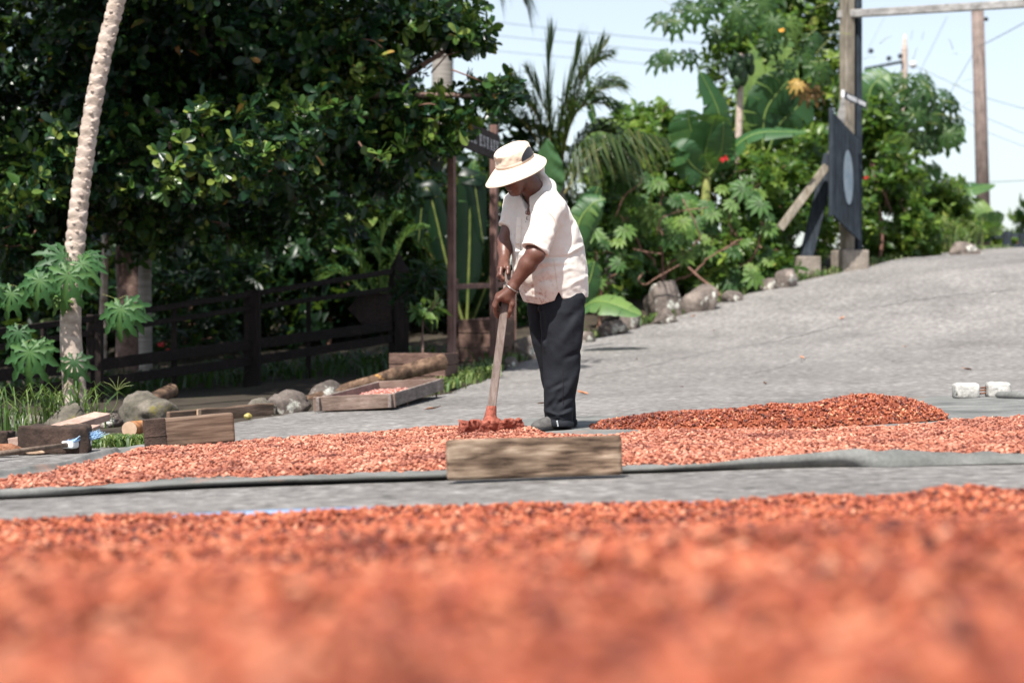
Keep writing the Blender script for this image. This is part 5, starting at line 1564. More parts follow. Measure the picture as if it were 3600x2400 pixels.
# small tilted name board
sb = thing('name_board', 'small tilted dark board with worn white lettering on the gate post', 'sign', tuple(W(3005, 350, 29.8)))
TL, TR, BR_, BL = W(2970, 322, 29.7), W(3048, 358, 29.9), W(3047, 384, 29.9), W(2970, 347, 29.7)
V = np.array([TL, TR, BR_, BL]); mb = MB(); mb.add(np.concatenate([V, V + [0, .03, 0]]), [(0, 3, 2, 1), (4, 5, 6, 7), (0, 1, 5, 4), (1, 2, 6, 5), (2, 3, 7, 6), (3, 0, 4, 7)])
part('board', mb, M['wood_slate'], sb)
for i in range(15):
    if i == 8: continue
    u0 = .10 + .057 * i; q = [TL + (TR - TL) * (u0 + a_) + (BL - TL) * v2 + np.array([0, -.006, 0]) for a_, v2 in ((0, .2), (.036, .2), (.036, .8), (0, .8))]
    mb = MB(); mb.add(q, [(0, 3, 2, 1)]); part('letter', mb, M['white_paint'], sb)
mb = MB(); V = np.array([TL, TL + (BL - TL)]); mb.bar(TL + [-.03, 0, .02], BL + [-.03, 0, .02], .05, .03, (1, 0, 0)); part('bare_end', mb, M['white_paint'], sb)

# ------------------------------------------------------------------ poles and wires
g = W(3462, 862, 44); g[2] = float(terrain(g[0], g[1])) - .3
root = thing('utility_pole', 'tall weathered wooden utility pole beyond the road crest', 'utility pole', tuple(g))
top = W(3436, 14, 44); mb = MB(); mb.tube([g, (g + top) / 2, top], [.155, .145, .135], 14); part('pole', mb, M['wood_pole'], root, True)
for (x, y) in ((3467, 24), (3467, 68)):
    mb = MB(); ball(mb, W(x, y, 43.9), .05); part('insulator', mb, M['tarp_under'], root, True)
g = W(3176, 800, 56); g[2] = float(terrain(g[0], g[1])) - .3
root = thing('utility_pole', 'distant reddish utility pole with crossarm behind the rounded papaya', 'utility pole', tuple(g))
top = W(3181, 122, 56); mb = MB(); mb.tube([g, W(3179, 300, 56), W(3180, 180, 56), top], [.10, .09, .085, .03], 10); part('pole', mb, M['papaya_bark'], root, True)
mb = MB(); mb.bar(W(3040, 243, 55.9), W(3172, 218, 55.9), .075, .08); part('crossarm', mb, M['wood_slate'], root)
for x, y in ((3062, 180), (3125, 206), (3210, 228), (3165, 198)):
    mb = MB(); ball(mb, W(x, y, 55.8), .075 if x != 3210 else .11); part('insulator', mb, M['insulator'] if x > 3200 else M['wood_slate'], root, True)
def wire(pts, d, label, r=.009, sag=0):
    q = spline([W(x, y, dd) for (x, y), dd in zip(pts, d)], 24)
    mb = MB(); mb.tube(q, r, 5); single('power_line', mb, M['wire'], label, 'power line', group='overhead power lines')
wire([(1380, 40), (1720, 76), (2100, 118), (2700, 175)], [60] * 4, 'highest of three thin wires crossing the sky above the coconut palm', .013)
wire([(1400, 85), (1760, 127), (2150, 165), (2700, 215)], [60] * 4, 'middle of three thin wires crossing the sky above the coconut palm', .013)
wire([(1450, 145), (1790, 184), (2150, 215), (2700, 262)], [60] * 4, 'lowest of three thin wires crossing the sky above the coconut palm', .011)
wire([(3210, 230), (3320, 280), (3440, 335), (3700, 410)], [56, 55, 52, 48], 'wire sagging from the distant pole past the tall pole', .010)
wire([(3230, 250), (3380, 372), (3600, 470)], [56, 53, 48], 'lower wire running below the sagging one past the tall pole', .009)
wire([(3230, 290), (3400, 430), (3640, 530)], [56, 53, 48], 'lowest wire passing low behind the tall pole', .008)
wire([(3440, 165), (3520, 125), (3640, 60)], [44, 42, 39], 'wire rising from the tall pole towards the right', .010)
wire([(3440, 160), (3340, 330), (3300, 420)], [44, 47, 49], 'wire dropping steeply left from the tall pole', .007)
wire([(3360, 640), (3480, 640), (3700, 630)], [50, 49, 47], 'faint level wire crossing behind the tall pole low down', .010)
wire([(3110, 60), (3050, 180), (3060, 182)], [58, 56, 56], 'thin wire dropping to the crossarm of the distant pole', .006)
wire([(3330, 60), (3230, 260), (3190, 330)], [52, 55, 56], 'thin slanting wire between the two poles', .006)

# ------------------------------------------------------------------ far rail fence beyond the crest
g = G(3540, 876); g = W(3540, 872, 44.5)
root = thing('rail_fence', 'black rail fence at the road crest beyond the gate', 'fence', tuple(g))
for x, y0, y1, wd in ((3540, 812, 890, .16), (3590, 820, 890, .10), (3720, 800, 890, .16)):
    q0, q1 = W(x, y0, 44.5), W(x, y1, 44.5); mb = MB(); mb.box((q0 + q1) / 2, (wd, wd, q0[2] - q1[2])); part('post', mb, M['wood_slate'], root)
mb = MB(); mb.bar(W(3480, 832, 44.6), W(3760, 818, 44.4), .09, .06); part('rail', mb, M['wood_slate'], root)
mb = MB(); mb.bar(W(3500, 868, 44.6), W(3760, 856, 44.4), .07, .06); part('rail', mb, M['wood_slate'], root)
# ------------------------------------------------------------------ leaf shapes (x across, y along, z up)
def tmpl(profile, fold=.3, droop=.12, rib=4):
    """simple leaf: profile = [(y, half width)], folded on the midrib, 2 strips"""
    V, F = [], []
    for y, h in profile:
        z = -droop * y * y
        V += [(-h, y, z + fold * h), (0, y, z), (h, y, z + fold * h)]
    for i in range(len(profile) - 1):
        a = 3 * i
        F += [(a, a+1, a+4, a+3), (a+1, a+2, a+5, a+4)]
    return np.array(V, float), np.array(F)
LEAF_OBOV = tmpl([(0, .015), (.25, .12), (.55, .235), (.82, .225), (1, .06)], .22, .10)
LEAF_OVAL = tmpl([(0, .02), (.3, .2), (.6, .22), (1, .02)], .3, .18)
LEAF_LANCE = tmpl([(0, .02), (.35, .11), (.7, .10), (1, .01)], .3, .25)
LEAF_GRASS = tmpl([(0, .03), (.35, .032), (.7, .022), (1, .002)], .5, .0)
def palmate(lobes, sinus=.30, wd=.17, droop=.28, tooth=True, cup=.10):
    """palmate leaf from the stalk end at the origin; lobes = [(angle from +y, length)]"""
    V, F = [(0, 0, 0)], []
    n = len(lobes)
    for i, (a, L) in enumerate(lobes):
        d = np.array([math.sin(a), math.cos(a)]); s = np.array([d[1], -d[0]])
        def p(r, w_): 
            q = d * r * L + s * w_ * L; return (q[0], q[1], abs(w_) * L * .55)
        if tooth:
            pl = [p(.21, -wd * .42), p(.42, -wd * .62), p(.57, -wd * 1.7), p(.68, -wd * .6), p(.84, -wd * .75), p(1, 0), p(.84, wd * .75), p(.68, wd * .6), p(.57, wd * 1.7), p(.42, wd * .62), p(.21, wd * .42)]
            mid = [p(.21, 0), p(.42, 0), p(.66, 0), p(.84, 0)]
            b = len(V); V += pl + mid
            P, Q = b, b + 11
            F += [(P, P+1, Q+1, Q), (P+1, P+2, Q+2), (P+1, Q+2, Q+1), (P+2, P+3, Q+2), (P+3, P+4, Q+3, Q+2), (P+4, P+5, Q+3), (P+5, P+6, Q+3), (P+6, P+7, Q+2, Q+3), (P+7, P+8, Q+2), (P+8, P+9, Q+1), (P+8, Q+1, Q+2), (P+9, P+10, Q, Q+1)]
            F += [(0, P, Q), (0, Q, P+10)]
        else:
            b = len(V); V += [p(.35, -wd * .8), p(.65, -wd), p(1, 0), p(.65, wd), p(.35, wd * .8), p(.35, 0), p(.65, 0)]
            F += [(b, b+1, b+6, b+5), (b+1, b+2, b+6), (b+2, b+3, b+6), (b+3, b+4, b+5, b+6), (0, b, b+5), (0, b+5, b+4)]
        lobes[i] = (a, L)
    # webs between neighbouring lobes
    V = np.array(V, float)
    k = 15 if tooth else 7; last = 10 if tooth else 4
    for i in range(n - 1):
        b0, b1 = 1 + i * k, 1 + (i + 1) * k
        F.append((0, b0 + last, b1))
    r = np.sqrt(V[:, 0]**2 + V[:, 1]**2)
    V[:, 2] = V[:, 2] - droop * r**2 + cup * np.where(r > 0, np.abs(np.sin(3.5 * np.arctan2(V[:, 0], V[:, 1]))), 0) * r
    return V, F
PAP = palmate([(-2.35, .55), (-1.7, .78), (-.95, .95), (0, 1.0), (.95, .95), (1.7, .78), (2.35, .55)][:], wd=.19, droop=.30)
PAP = palmate([(-2.5, .5), (-1.85, .72), (-1.2, .9), (-.58, 1.0), (0, 1.05), (.58, 1.0), (1.2, .9), (1.85, .72), (2.5, .5)], wd=.150, droop=.50, cup=.04)
CAS = palmate([(-2.45, .55), (-1.75, .8), (-1.15, .95), (-.57, 1.0), (0, 1.05), (.57, 1.0), (1.15, .95), (1.75, .8), (2.45, .55)], wd=.165, droop=.25, tooth=False, cup=.0)
def leaf_mesh(name, t, mat, tint, sm=True):
    V, F = t
    me = bpy.data.meshes.new(name); me.from_pydata(V.tolist(), [], [tuple(int(i) for i in f) for f in F])
    if sm: me.polygons.foreach_set('use_smooth', np.ones(len(me.polygons), bool))
    rib_ = np.abs(np.asarray(V)[:, 2] + (.5 if 'papaya' in name else .25) * (np.asarray(V)[:, 0]**2 + np.asarray(V)[:, 1]**2)) < .012 if ('papaya' in name or 'castor' in name) else np.zeros(len(V), bool)
    at = me.attributes.new('tint', 'FLOAT', 'POINT'); at.data.foreach_set('value', np.where(rib_, min(tint + .16, .98), tint).astype(np.float32))
    me.materials.append(M[mat]); return me
PAPM = [leaf_mesh('papaya_leaf', PAP, 'leaf_papaya', t) for t in (.25, .5, .75, .05)]
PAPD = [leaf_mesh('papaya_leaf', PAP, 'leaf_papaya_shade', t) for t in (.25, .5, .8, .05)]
CASM = [leaf_mesh('castor_leaf', CAS, 'leaf_castor', t) for t in (.1, .35, .6, .9)]
OBVM = [leaf_mesh('tree_leaf', LEAF_OBOV, 'leaf_big_tree', t) for t in (.2, .45, .62, .8, .92)]
DEADM = [leaf_mesh('dead_leaf', PAP, 'leaf_dead', t) for t in (.3, .8)]

def scatter(t, pos, ydir, zdir, size, tint):
    """many leaves as one vertex and face array"""
    V, F = t
    y = nrm(ydir); z = zdir - y * (zdir * y).sum(1, keepdims=True); z = nrm(z); x = np.cross(y, z)
    P = pos[:, None, :] + size[:, None, None] * (V[None, :, 0:1] * x[:, None, :] + V[None, :, 1:2] * y[:, None, :] + V[None, :, 2:3] * z[:, None, :])
    n, k = len(pos), len(V)
    Fa = (F[None] + (np.arange(n) * k)[:, None, None]).reshape(-1, F.shape[1])
    return P.reshape(-1, 3), Fa, np.repeat(tint, k)

def crown_points(blobs, n, rs, shell=.35, gap=1.6, gthr=-.15):
    """points in ellipsoids (centre, radii, weight), thinned by noise so that gaps open"""
    out, nor = [], []
    w_ = np.array([b[1][0] * b[1][1] * b[1][2] * (b[2] if len(b) > 2 else 1) for b in blobs]); w_ = w_ / w_.sum()
    while sum(len(o) for o in out) < n:
        m = n
        k = rs.choice(len(blobs), m, p=w_)
        d = nrm(rs.normal(size=(m, 3))); r = rs.uniform(0, 1, m) ** (shell)
        c = np.array([blobs[i][0] for i in k]); R = np.array([blobs[i][1] for i in k])
        p = c + d * r[:, None] * R
        keep = noise3(p[:, 0] * gap, p[:, 1] * gap, p[:, 2] * gap, 3) > gthr
        out.append(p[keep]); nor.append(nrm(d / R)[keep])
    return np.concatenate(out)[:n], np.concatenate(nor)[:n]

def rosettes(pts, nor, per, rs, size, t, up=.5, spread=.9, sj=.33, tint=(.1, .75), hot=.03):
    """tufts of leaves at twig ends"""
    n = len(pts)
    ax = nrm(nor * .8 + np.array([0, 0, up]) + rs.normal(0, .45, (n, 3)))
    P = np.repeat(pts, per, 0); A = np.repeat(ax, per, 0); m = n * per
    side = nrm(np.cross(A, rs.normal(size=(m, 3))))
    Y = nrm(A * rs.uniform(.25, .9, (m, 1)) + side * spread + np.array([0, 0, -.12]))
    Zd = nrm(A + rs.normal(0, .25, (m, 3)))
    s = size * (1 + sj * rs.normal(size=m)).clip(.45, 1.7)
    P = P + Y * .01 + A * rs.uniform(-.6, .25, (m, 1)) * size
    tv = np.repeat(rs.uniform(tint[0], tint[1], n) + .24 * noise3(pts[:, 0] * .9, pts[:, 1] * .9, pts[:, 2] * .9, 8), per) + rs.normal(0, .10, m)
    tv = np.where(rs.uniform(size=m) < hot, rs.uniform(.85, 1.0, m), tv.clip(0, .9))
    return scatter(t, P, Y, Zd, s, tv)

def leafy(name, label, cat, base, blobs, n, per, size, t, mat, seed, trunk=None, group=None, bark='tree_bark', up=.5, shell=.35, gap=1.6, gthr=-.15, limbs=5, own=0, twigs=0, tint=(.1, .75), hot=.03, trad=.08, ownm=None, spread=.9):
    """a tree or shrub: trunk, limbs and a crown of leaf tufts"""
    rs = np.random.RandomState(seed)
    root = thing(name, label, cat, tuple(base), group)
    pts, nor = crown_points(blobs, n, rs, shell, gap, gthr)
    if own:
        # tufts seen largest become leaves of their own
        vis = (np.abs(pts[:, 0] / pts[:, 1] * FPX) < 1850) & (pts[:, 2] < CZ + 1130 / FPX * pts[:, 1])
        key = np.where(vis, pts[:, 1], 1e9); sel = np.argsort(key)[:own]
        rest = np.setdiff1d(np.arange(len(pts)), sel)
    else:
        rest = np.arange(len(pts))
    V, F, tv = rosettes(pts[rest], nor[rest], per, rs, size, t, up, spread, tint=tint, hot=hot)
    o = link('crown', make_mesh('crown', V, F, M[mat], base, True, tv), root); o['kind'] = 'stuff'
    if own:
        for i in sel:
            ax = nrm(nor[i] * .8 + np.array([0, 0, up]) + rs.normal(0, .4, 3))
            for j in range(per):
                sd_ = nrm(np.cross(ax, rs.normal(size=3))); y = nrm(ax * rs.uniform(.25, .9) + sd_ * .9)
                R = frame(y, ax + rs.normal(0, .25, 3))
                place('leaf', ownm[rs.randint(len(ownm))], root, R, pts[i] + y * .01, size * rs.uniform(.8, 1.3))
    tr = MB()
    if trunk is not None:
        q = spline(trunk, 14); tr.tube(q, np.linspace(trad, trad * .55, 14), 10)
        tips = [np.array(b[0]) for b in blobs[:limbs]]
        for c in tips:
            s_ = q[rs.randint(6, 13)]; m_ = (s_ + c) / 2 + rs.normal(0, .12, 3)
            tr.tube(spline([s_, m_, c], 8), np.linspace(trad * .45, trad * .12, 8), 7)
        part('trunk', tr, M[bark], root, True)
    if twigs:
        tw = MB()
        for i in rs.choice(len(pts), twigs, replace=False):
            c = np.array(blobs[rs.randint(len(blobs))][0]); d = nrm(pts[i] - c)
            a = pts[i] - d * rs.uniform(.2, .5); tw.tube(spline([a, (a + pts[i]) / 2 + rs.normal(0, .03, 3), pts[i]], 5), np.linspace(.009, .004, 5), 5)
        part('twigs', tw, M['stem_pink'], root, True)['kind'] = 'stuff'
    return root

def E(px, py, d, rx, ry, rd, wgt=1.0):
    """ellipsoid from photo pixels: centre, half sizes in pixels, half depth in metres"""
    return (W(px, py, d), np.array([rx * d / FPX, rd, ry * d / FPX]), wgt)

def ground_at(px, d):
    x = (px - 1800) * d / FPX
    return np.array([x, d, float(terrain(x, d))])

# ------------------------------------------------------------------ the big dark tree at the left
blobs = [E(250, 250, 19.8, 420, 420, 1.5), E(750, 200, 20.2, 430, 330, 1.6), E(1180, 170, 20.3, 330, 260, 1.4), E(480, 640, 19.6, 480, 260, 1.2), E(960, 560, 19.9, 380, 250, 1.2),
         E(1310, 480, 20.0, 260, 210, 1.0), E(1520, 420, 19.6, 150, 150, .7, 2), E(1505, 60, 20.0, 215, 115, .9, 1.8), E(1640, 130, 19.8, 105, 62, .5, 3), E(1725, 335, 19.4, 120, 78, .5, 2.6), E(600, 520, 17.9, 560, 190, .6, 1.2), E(1130, 470, 18.5, 300, 190, .6, 1.2), E(0, 560, 17.6, 300, 220, .6), E(60, 700, 19.0, 260, 260, 1.2),
         E(200, -350, 20.0, 600, 420, 2.6, .35), E(900, -400, 20.4, 600, 420, 2.6, .35), E(500, -200, 17.8, 900, 190, 1.5, .7), E(300, -520, 17.8, 900, 230, 1.6, .5), E(1250, -330, 19.5, 500, 260, 1.8, .5), E(-350, 200, 18.5, 350, 500, 1.8, .4), E(1050, 790, 20.6, 300, 90, .8, .8), E(620, 840, 20.2, 330, 90, .8, .8), E(700, 640, 22.6, 900, 200, 1.0, .6), E(300, 300, 23, 700, 300, 1.0, .35), E(1200, 300, 22.8, 350, 260, 1.0, .5)]  # out-of-view lobes added overhead to shade the fence
b0 = ground_at(455, 21.6)
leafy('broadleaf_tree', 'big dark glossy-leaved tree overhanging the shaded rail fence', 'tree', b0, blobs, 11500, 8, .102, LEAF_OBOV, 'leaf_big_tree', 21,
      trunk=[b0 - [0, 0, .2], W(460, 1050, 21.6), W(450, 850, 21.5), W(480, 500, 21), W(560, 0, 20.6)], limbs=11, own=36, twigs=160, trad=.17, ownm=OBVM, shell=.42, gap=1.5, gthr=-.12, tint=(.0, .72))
def stem_tree(px0, d, pts, rad, label, bark='tree_bark'):
    b = ground_at(px0, d); root = thing('tree_trunk', label, 'tree trunk', tuple(b))
    q = spline([b - [0, 0, .15]] + [W(x, y, d) for x, y in pts], 16); mb = MB(); mb.tube(q, np.interp(np.linspace(0, 1, 16), np.linspace(0, 1, len(rad)), rad), 12); part('trunk', mb, M[bark], root, True)
stem_tree(515, 21.0, [(510, 1100), (512, 900), (540, 600)], [.075, .07, .06], 'pale lichened trunk beside the pinkish trunk behind the fence', 'palm_bark')
stem_tree(362, 21.4, [(362, 1150), (368, 950), (380, 600)], [.045, .042, .035], 'thin tan trunk left of the pinkish trunk behind the fence', 'papaya_bark')

# backdrop growth behind the fence, tree shade put into its dark tints
rsb = np.random.RandomState(3)
def shrub(px, d, blobs, n, size, label, seed, mat='leaf_sunny', t=LEAF_OVAL, per=7, group=None, tint=(.05, .7), hot=.02, name='leafy_shrub', cat='shrub', twigs=30, gthr=-.2, shell=.4):
    b = ground_at(px, d)
    return leafy(name, label, cat, b, blobs, n, per, size, t, mat, seed, trunk=[b - [0, 0, .1], b + [.05, 0, .5], np.array(blobs[0][0])], limbs=4, trad=.035, bark='stem_pink', twigs=twigs, group=group, tint=tint, hot=hot, gthr=gthr, shell=shell)
BK = 'dark undergrowth behind the rail fence'
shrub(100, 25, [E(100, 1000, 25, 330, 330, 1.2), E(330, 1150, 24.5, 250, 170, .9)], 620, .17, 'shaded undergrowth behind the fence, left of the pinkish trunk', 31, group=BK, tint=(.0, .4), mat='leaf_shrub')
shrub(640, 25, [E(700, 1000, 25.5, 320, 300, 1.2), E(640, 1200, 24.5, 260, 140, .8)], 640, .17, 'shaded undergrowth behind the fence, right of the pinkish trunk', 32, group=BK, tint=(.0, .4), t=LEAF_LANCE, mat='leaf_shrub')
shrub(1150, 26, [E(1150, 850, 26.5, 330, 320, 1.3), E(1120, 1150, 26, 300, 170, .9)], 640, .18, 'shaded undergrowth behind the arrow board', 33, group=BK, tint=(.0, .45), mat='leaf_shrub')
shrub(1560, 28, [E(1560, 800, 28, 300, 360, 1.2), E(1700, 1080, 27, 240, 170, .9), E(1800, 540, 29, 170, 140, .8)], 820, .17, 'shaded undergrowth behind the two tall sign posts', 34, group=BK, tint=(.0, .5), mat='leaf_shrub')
blobs = [E(0, 500, 29, 700, 700, 1.6), E(800, 500, 30, 700, 700, 1.6), E(1300, 640, 31, 350, 420, 1.4), E(300, 1000, 28, 800, 350, 1.2)]
b0 = ground_at(300, 30)
leafy('broadleaf_tree', 'deep-shade tree filling the background behind the big glossy tree', 'tree', b0, blobs, 3300, 7, .26, LEAF_OVAL, 'leaf_shrub', 41, trunk=[b0, W(320, 600, 30), W(340, 200, 30)], limbs=3, trad=.16, shell=.6, tint=(0, .35), hot=.0, gthr=-.6)  # added as dark backing against sky leaks, shade put into its low tint

# ------------------------------------------------------------------ papaya at the left front
PB = G(262, 1452); dP = PB[1]
root = thing('papaya_tree', 'pale scarred papaya trunk with leafy side shoot before the fence', 'papaya tree', tuple(PB))
pts = [(268, 1470), (258, 1320), (248, 1150), (258, 950), (280, 700), (318, 430), (362, 200), (412, 0), (470, -260)]
q = spline([W(x, y, dP) for x, y in pts], 90); rad = np.interp(np.linspace(0, 1, 90), [0, .1, .35, .6, 1], [46, 41, 35, 30, 27]) * dP / FPX
# leaf scars: little ledges wound up the trunk
n = 40; t = nrm(np.gradient(q, axis=0)); V = []
ang = np.linspace(0, 2*np.pi, n, endpoint=False); L_ = np.concatenate([[0], np.cumsum(np.linalg.norm(np.diff(q, axis=0), axis=1))])
fine = np.linspace(0, L_[-1], 620); q = np.stack([np.interp(fine, L_, q[:, k]) for k in range(3)], 1); rad = np.interp(fine, L_, rad); t = nrm(np.gradient(q, axis=0))
for i in range(len(q)):
    a = nrm(np.cross(t[i], (0, 1, 0))); b = np.cross(t[i], a)
    sc = fine[i] / .082
    amp = .0075 * smooth((fine[i] - .75) / .6) + .001
    ph = ang * 2.5 / math.pi
    saw = ((sc + .36 * np.abs(((ang * 4 / math.pi + np.floor(sc) * .7) % 2) - 1) ) % 1.0)
    bump = amp * (smooth(saw * 1.25) - .5) * (1 + .5 * noise3(ang * 2, sc, 0, 4))
    V.append(q[i] + (rad[i] + bump)[:, None] * (np.cos(ang)[:, None] * a + np.sin(ang)[:, None] * b))
F = [(i*n+j, i*n+(j+1) % n, (i+1)*n+(j+1) % n, (i+1)*n+j) for i in range(len(q)-1) for j in range(n)]
mb = MB(); mb.add(np.concatenate(V), F); part('trunk', mb, M['papaya_bark'], root, True)
# leaf-scar knobs
def scar(i, an):
    a = nrm(np.cross(t[i], (0, 1, 0))); b = np.cross(t[i], a); nn_ = math.cos(an) * a + math.sin(an) * b
    c = q[i] + nn_ * rad[i]
    f_ = frame(t[i], nn_); k = np.linspace(0, 2*np.pi, 14, endpoint=False)
    o_ = np.stack([c + f_[:, 0] * .017 * math.cos(x) + f_[:, 1] * .013 * math.sin(x) + nn_ * (.002) for x in k]); i_ = np.stack([c + f_[:, 0] * .010 * math.cos(x) + f_[:, 1] * .007 * math.sin(x) + nn_ * .012 for x in k])
    mb = MB(); mb.add(np.concatenate([o_, i_, [c + nn_ * .005]]), [(j, (j+1) % 14, 14 + (j+1) % 14, 14 + j) for j in range(14)] + [(14 + j, 14 + (j+1) % 14, 28) for j in range(14)])
    return mb
rs = np.random.RandomState(6)
ya = nrm(np.cross(t[300], (0, 1, 0)))
for k in range(46):
    i = int(150 + k * 9.2); part('leaf_scar', scar(i, -math.pi / 2 + rs.uniform(-1.1, 1.1) if np.cross(t[i], nrm(np.cross(t[i], (0, 1, 0))))[1] > 0 else math.pi / 2 + rs.uniform(-1.1, 1.1)), M['papaya_bark'], root, True)
def under(o, p):
    o.parent = p; o.matrix_parent_inverse = p.matrix_local.inverted()
    return o
def fan(root, org, items, d, meshes, size_k=1.0, stalk='stalk_green', sr=.006, zh=(0, -.65, .75)):
    """palmate leaves with stalks; item = (centre px, py, tip px, py, radius px, depth offset, mesh)"""
    for (cx_, cy_, tx, ty, rp, dd, mi) in items:
        c = W(cx_, cy_, d + dd); tp = W(tx, ty, d + dd - .04); y = tp - c
        R = frame(y + np.array([0, -.02, 0]), np.array(zh) + np.array([.1 * math.sin(cx_), 0, 0]))
        lf_ = place('leaf', meshes[mi], root, R, c, rp * d / FPX * size_k)
        mb = MB(); o_ = np.asarray(org if np.ndim(org) == 1 else org[0]); m_ = (o_ + c) / 2 + np.array([0, 0, .04 + .05 * abs(c[0] - o_[0])])
        mb.tube(spline([o_, m_, c], 8), np.linspace(sr * 1.2, sr * .7, 8), 6); under(part('leaf_stalk', mb, M[stalk], root, True), lf_)
org = W(214, 1108, dP - .12)
fan(root, org, [(240, 968, 215, 1095, 118, -.28, 1), (222, 905, 160, 880, 95, -.12, 0), (285, 925, 365, 985, 95, -.18, 1), (150, 965, 85, 1010, 90, -.20, 0), (140, 985, 120, 1075, 95, -.3, 1), (40, 1030, 10, 1130, 90, -.1, 1),
                (425, 1085, 410, 1195, 105, -.25, 1), (445, 1080, 535, 1195, 100, -.15, 0), (66, 1165, 45, 1262, 80, -.15, 0), (104, 1236, 92, 1370, 118, -.3, 1), (140, 1215, 160, 1310, 80, -.22, 1), (215, 1050, 190, 1090, 60, -.1, 2),
                (-40, 1000, -80, 1100, 90, -.1, 0), (300, 905, 350, 915, 70, -.1, 0)], dP, PAPM, zh=(0, -.8, .62))
fan(root, W(255, 1225, dP - .10), [(262, 1268, 262, 1372, 88, -.22, 3)], dP, PAPM, zh=(0, -.9, .4))

# ------------------------------------------------------------------ fronds, banana leaves, heart leaves
def frond(root, pts, d, L, n=44, name='frond', mat='leaf_palm', droop=.5, tint=(.2, .8), wd=.020, seed=1, fwd=.9, rachis='stalk_green', rr=.012, d_end=None, fold=.35):
    rs = np.random.RandomState(seed)
    dd = np.linspace(d, d if d_end is None else d_end, len(pts))
    q = spline([W(x, y, z) for (x, y), z in zip(pts, dd)], 40); tg = nrm(np.gradient(q, axis=0))
    mb = MB(); mb.tube(q, np.linspace(rr, rr * .25, 40), 6, tint=.95)
    nup = nrm(np.cross(np.cross(tg, (0, 0, 1.)), tg))
    for s_ in (-1, 1):
        for i in range(n):
            u = .06 + .93 * i / n; k = min(int(u * 39), 38)
            sd_ = nrm(np.cross(tg[k], nup[k])) * s_
            ll = L * (math.sin(math.pi * min(u * .85 + .14, 1)) ** .6) * rs.uniform(.85, 1.1)
            dirn = nrm(tg[k] * (fwd * (.6 + .7 * u)) + sd_ + nup[k] * fold + rs.normal(0, .08, 3))
            a = q[k]; m_ = a + dirn * ll * .5; e = a + dirn * ll + np.array([0, 0, -droop * ll * rs.uniform(.4, 1)])
            wv = nrm(np.cross(dirn, nup[k] + rs.normal(0, .3, 3))) * wd * .5
            tv = rs.uniform(*tint)
            mb.add([a - wv * .5, a + wv * .5, m_ + wv, m_ - wv, e], [(0, 1, 2, 3), (3, 2, 4)], tv)
    return part(name, mb, M[mat], root)

def banana_leaf(root, pts, d, width, seed=1, nrmv=(0, -.6, .8), tint=.5, name='leaf', d_end=None, tear=.55, vee=.35, mat='leaf_banana'):
    rs = np.random.RandomState(seed)
    dd = np.linspace(d, d if d_end is None else d_end, len(pts)); N_ = 34
    q = spline([W(x, y, z) for (x, y), z in zip(pts, dd)], N_); tg = nrm(np.gradient(q, axis=0))
    mb = MB(); L = np.linalg.norm(np.diff(q, axis=0), axis=1).sum()
    mb.tube(q, np.linspace(.022, .006, N_), 6, tint=.97)
    u = np.linspace(0, 1, N_); prof = np.where(u < .12, 0, np.clip((u - .12) / .16, 0, 1) ** .6) * np.clip((1.001 - u) / .3, 0, 1) ** .55
    nv = nrm(np.asarray(nrmv, float))
    for s_ in (-1, 1):
        offs = 0.0; 
        i = 3
        while i < N_ - 1:
            j = min(i + rs.randint(2, 7), N_ - 1)          # a strip between two tears
            sag = rs.uniform(-.25, .35) * tear; g0 = .34 if rs.uniform() < .6 else 0.0
            V, F = [], []
            for k in range(i, j + 1):
                sd_ = nrm(np.cross(tg[k], nv)) * s_
                wv = width * prof[k] * rs.uniform(.93, 1.04)
                kk = tg[k] * (L / N_) * (g0 * ((k == i) - (k == j)))
                a = q[k]; b1_ = a + sd_ * wv * .5 + nv * vee * wv * .28 + kk * .5; c = a + sd_ * wv * .96 + nv * (vee * .30 - .18 - sag) * wv + kk + tg[k] * .04 * wv
                V += [a, b1_, c]
            m_ = j - i + 1
            F = [(3*x+y, 3*x+y+1, 3*(x+1)+y+1, 3*(x+1)+y) for x in range(m_-1) for y in (0, 1)]
            mb.add(V, F, np.clip(tint + rs.normal(0, .10), 0, .9))
            i = j
    return part(name, mb, M[mat], root, True)

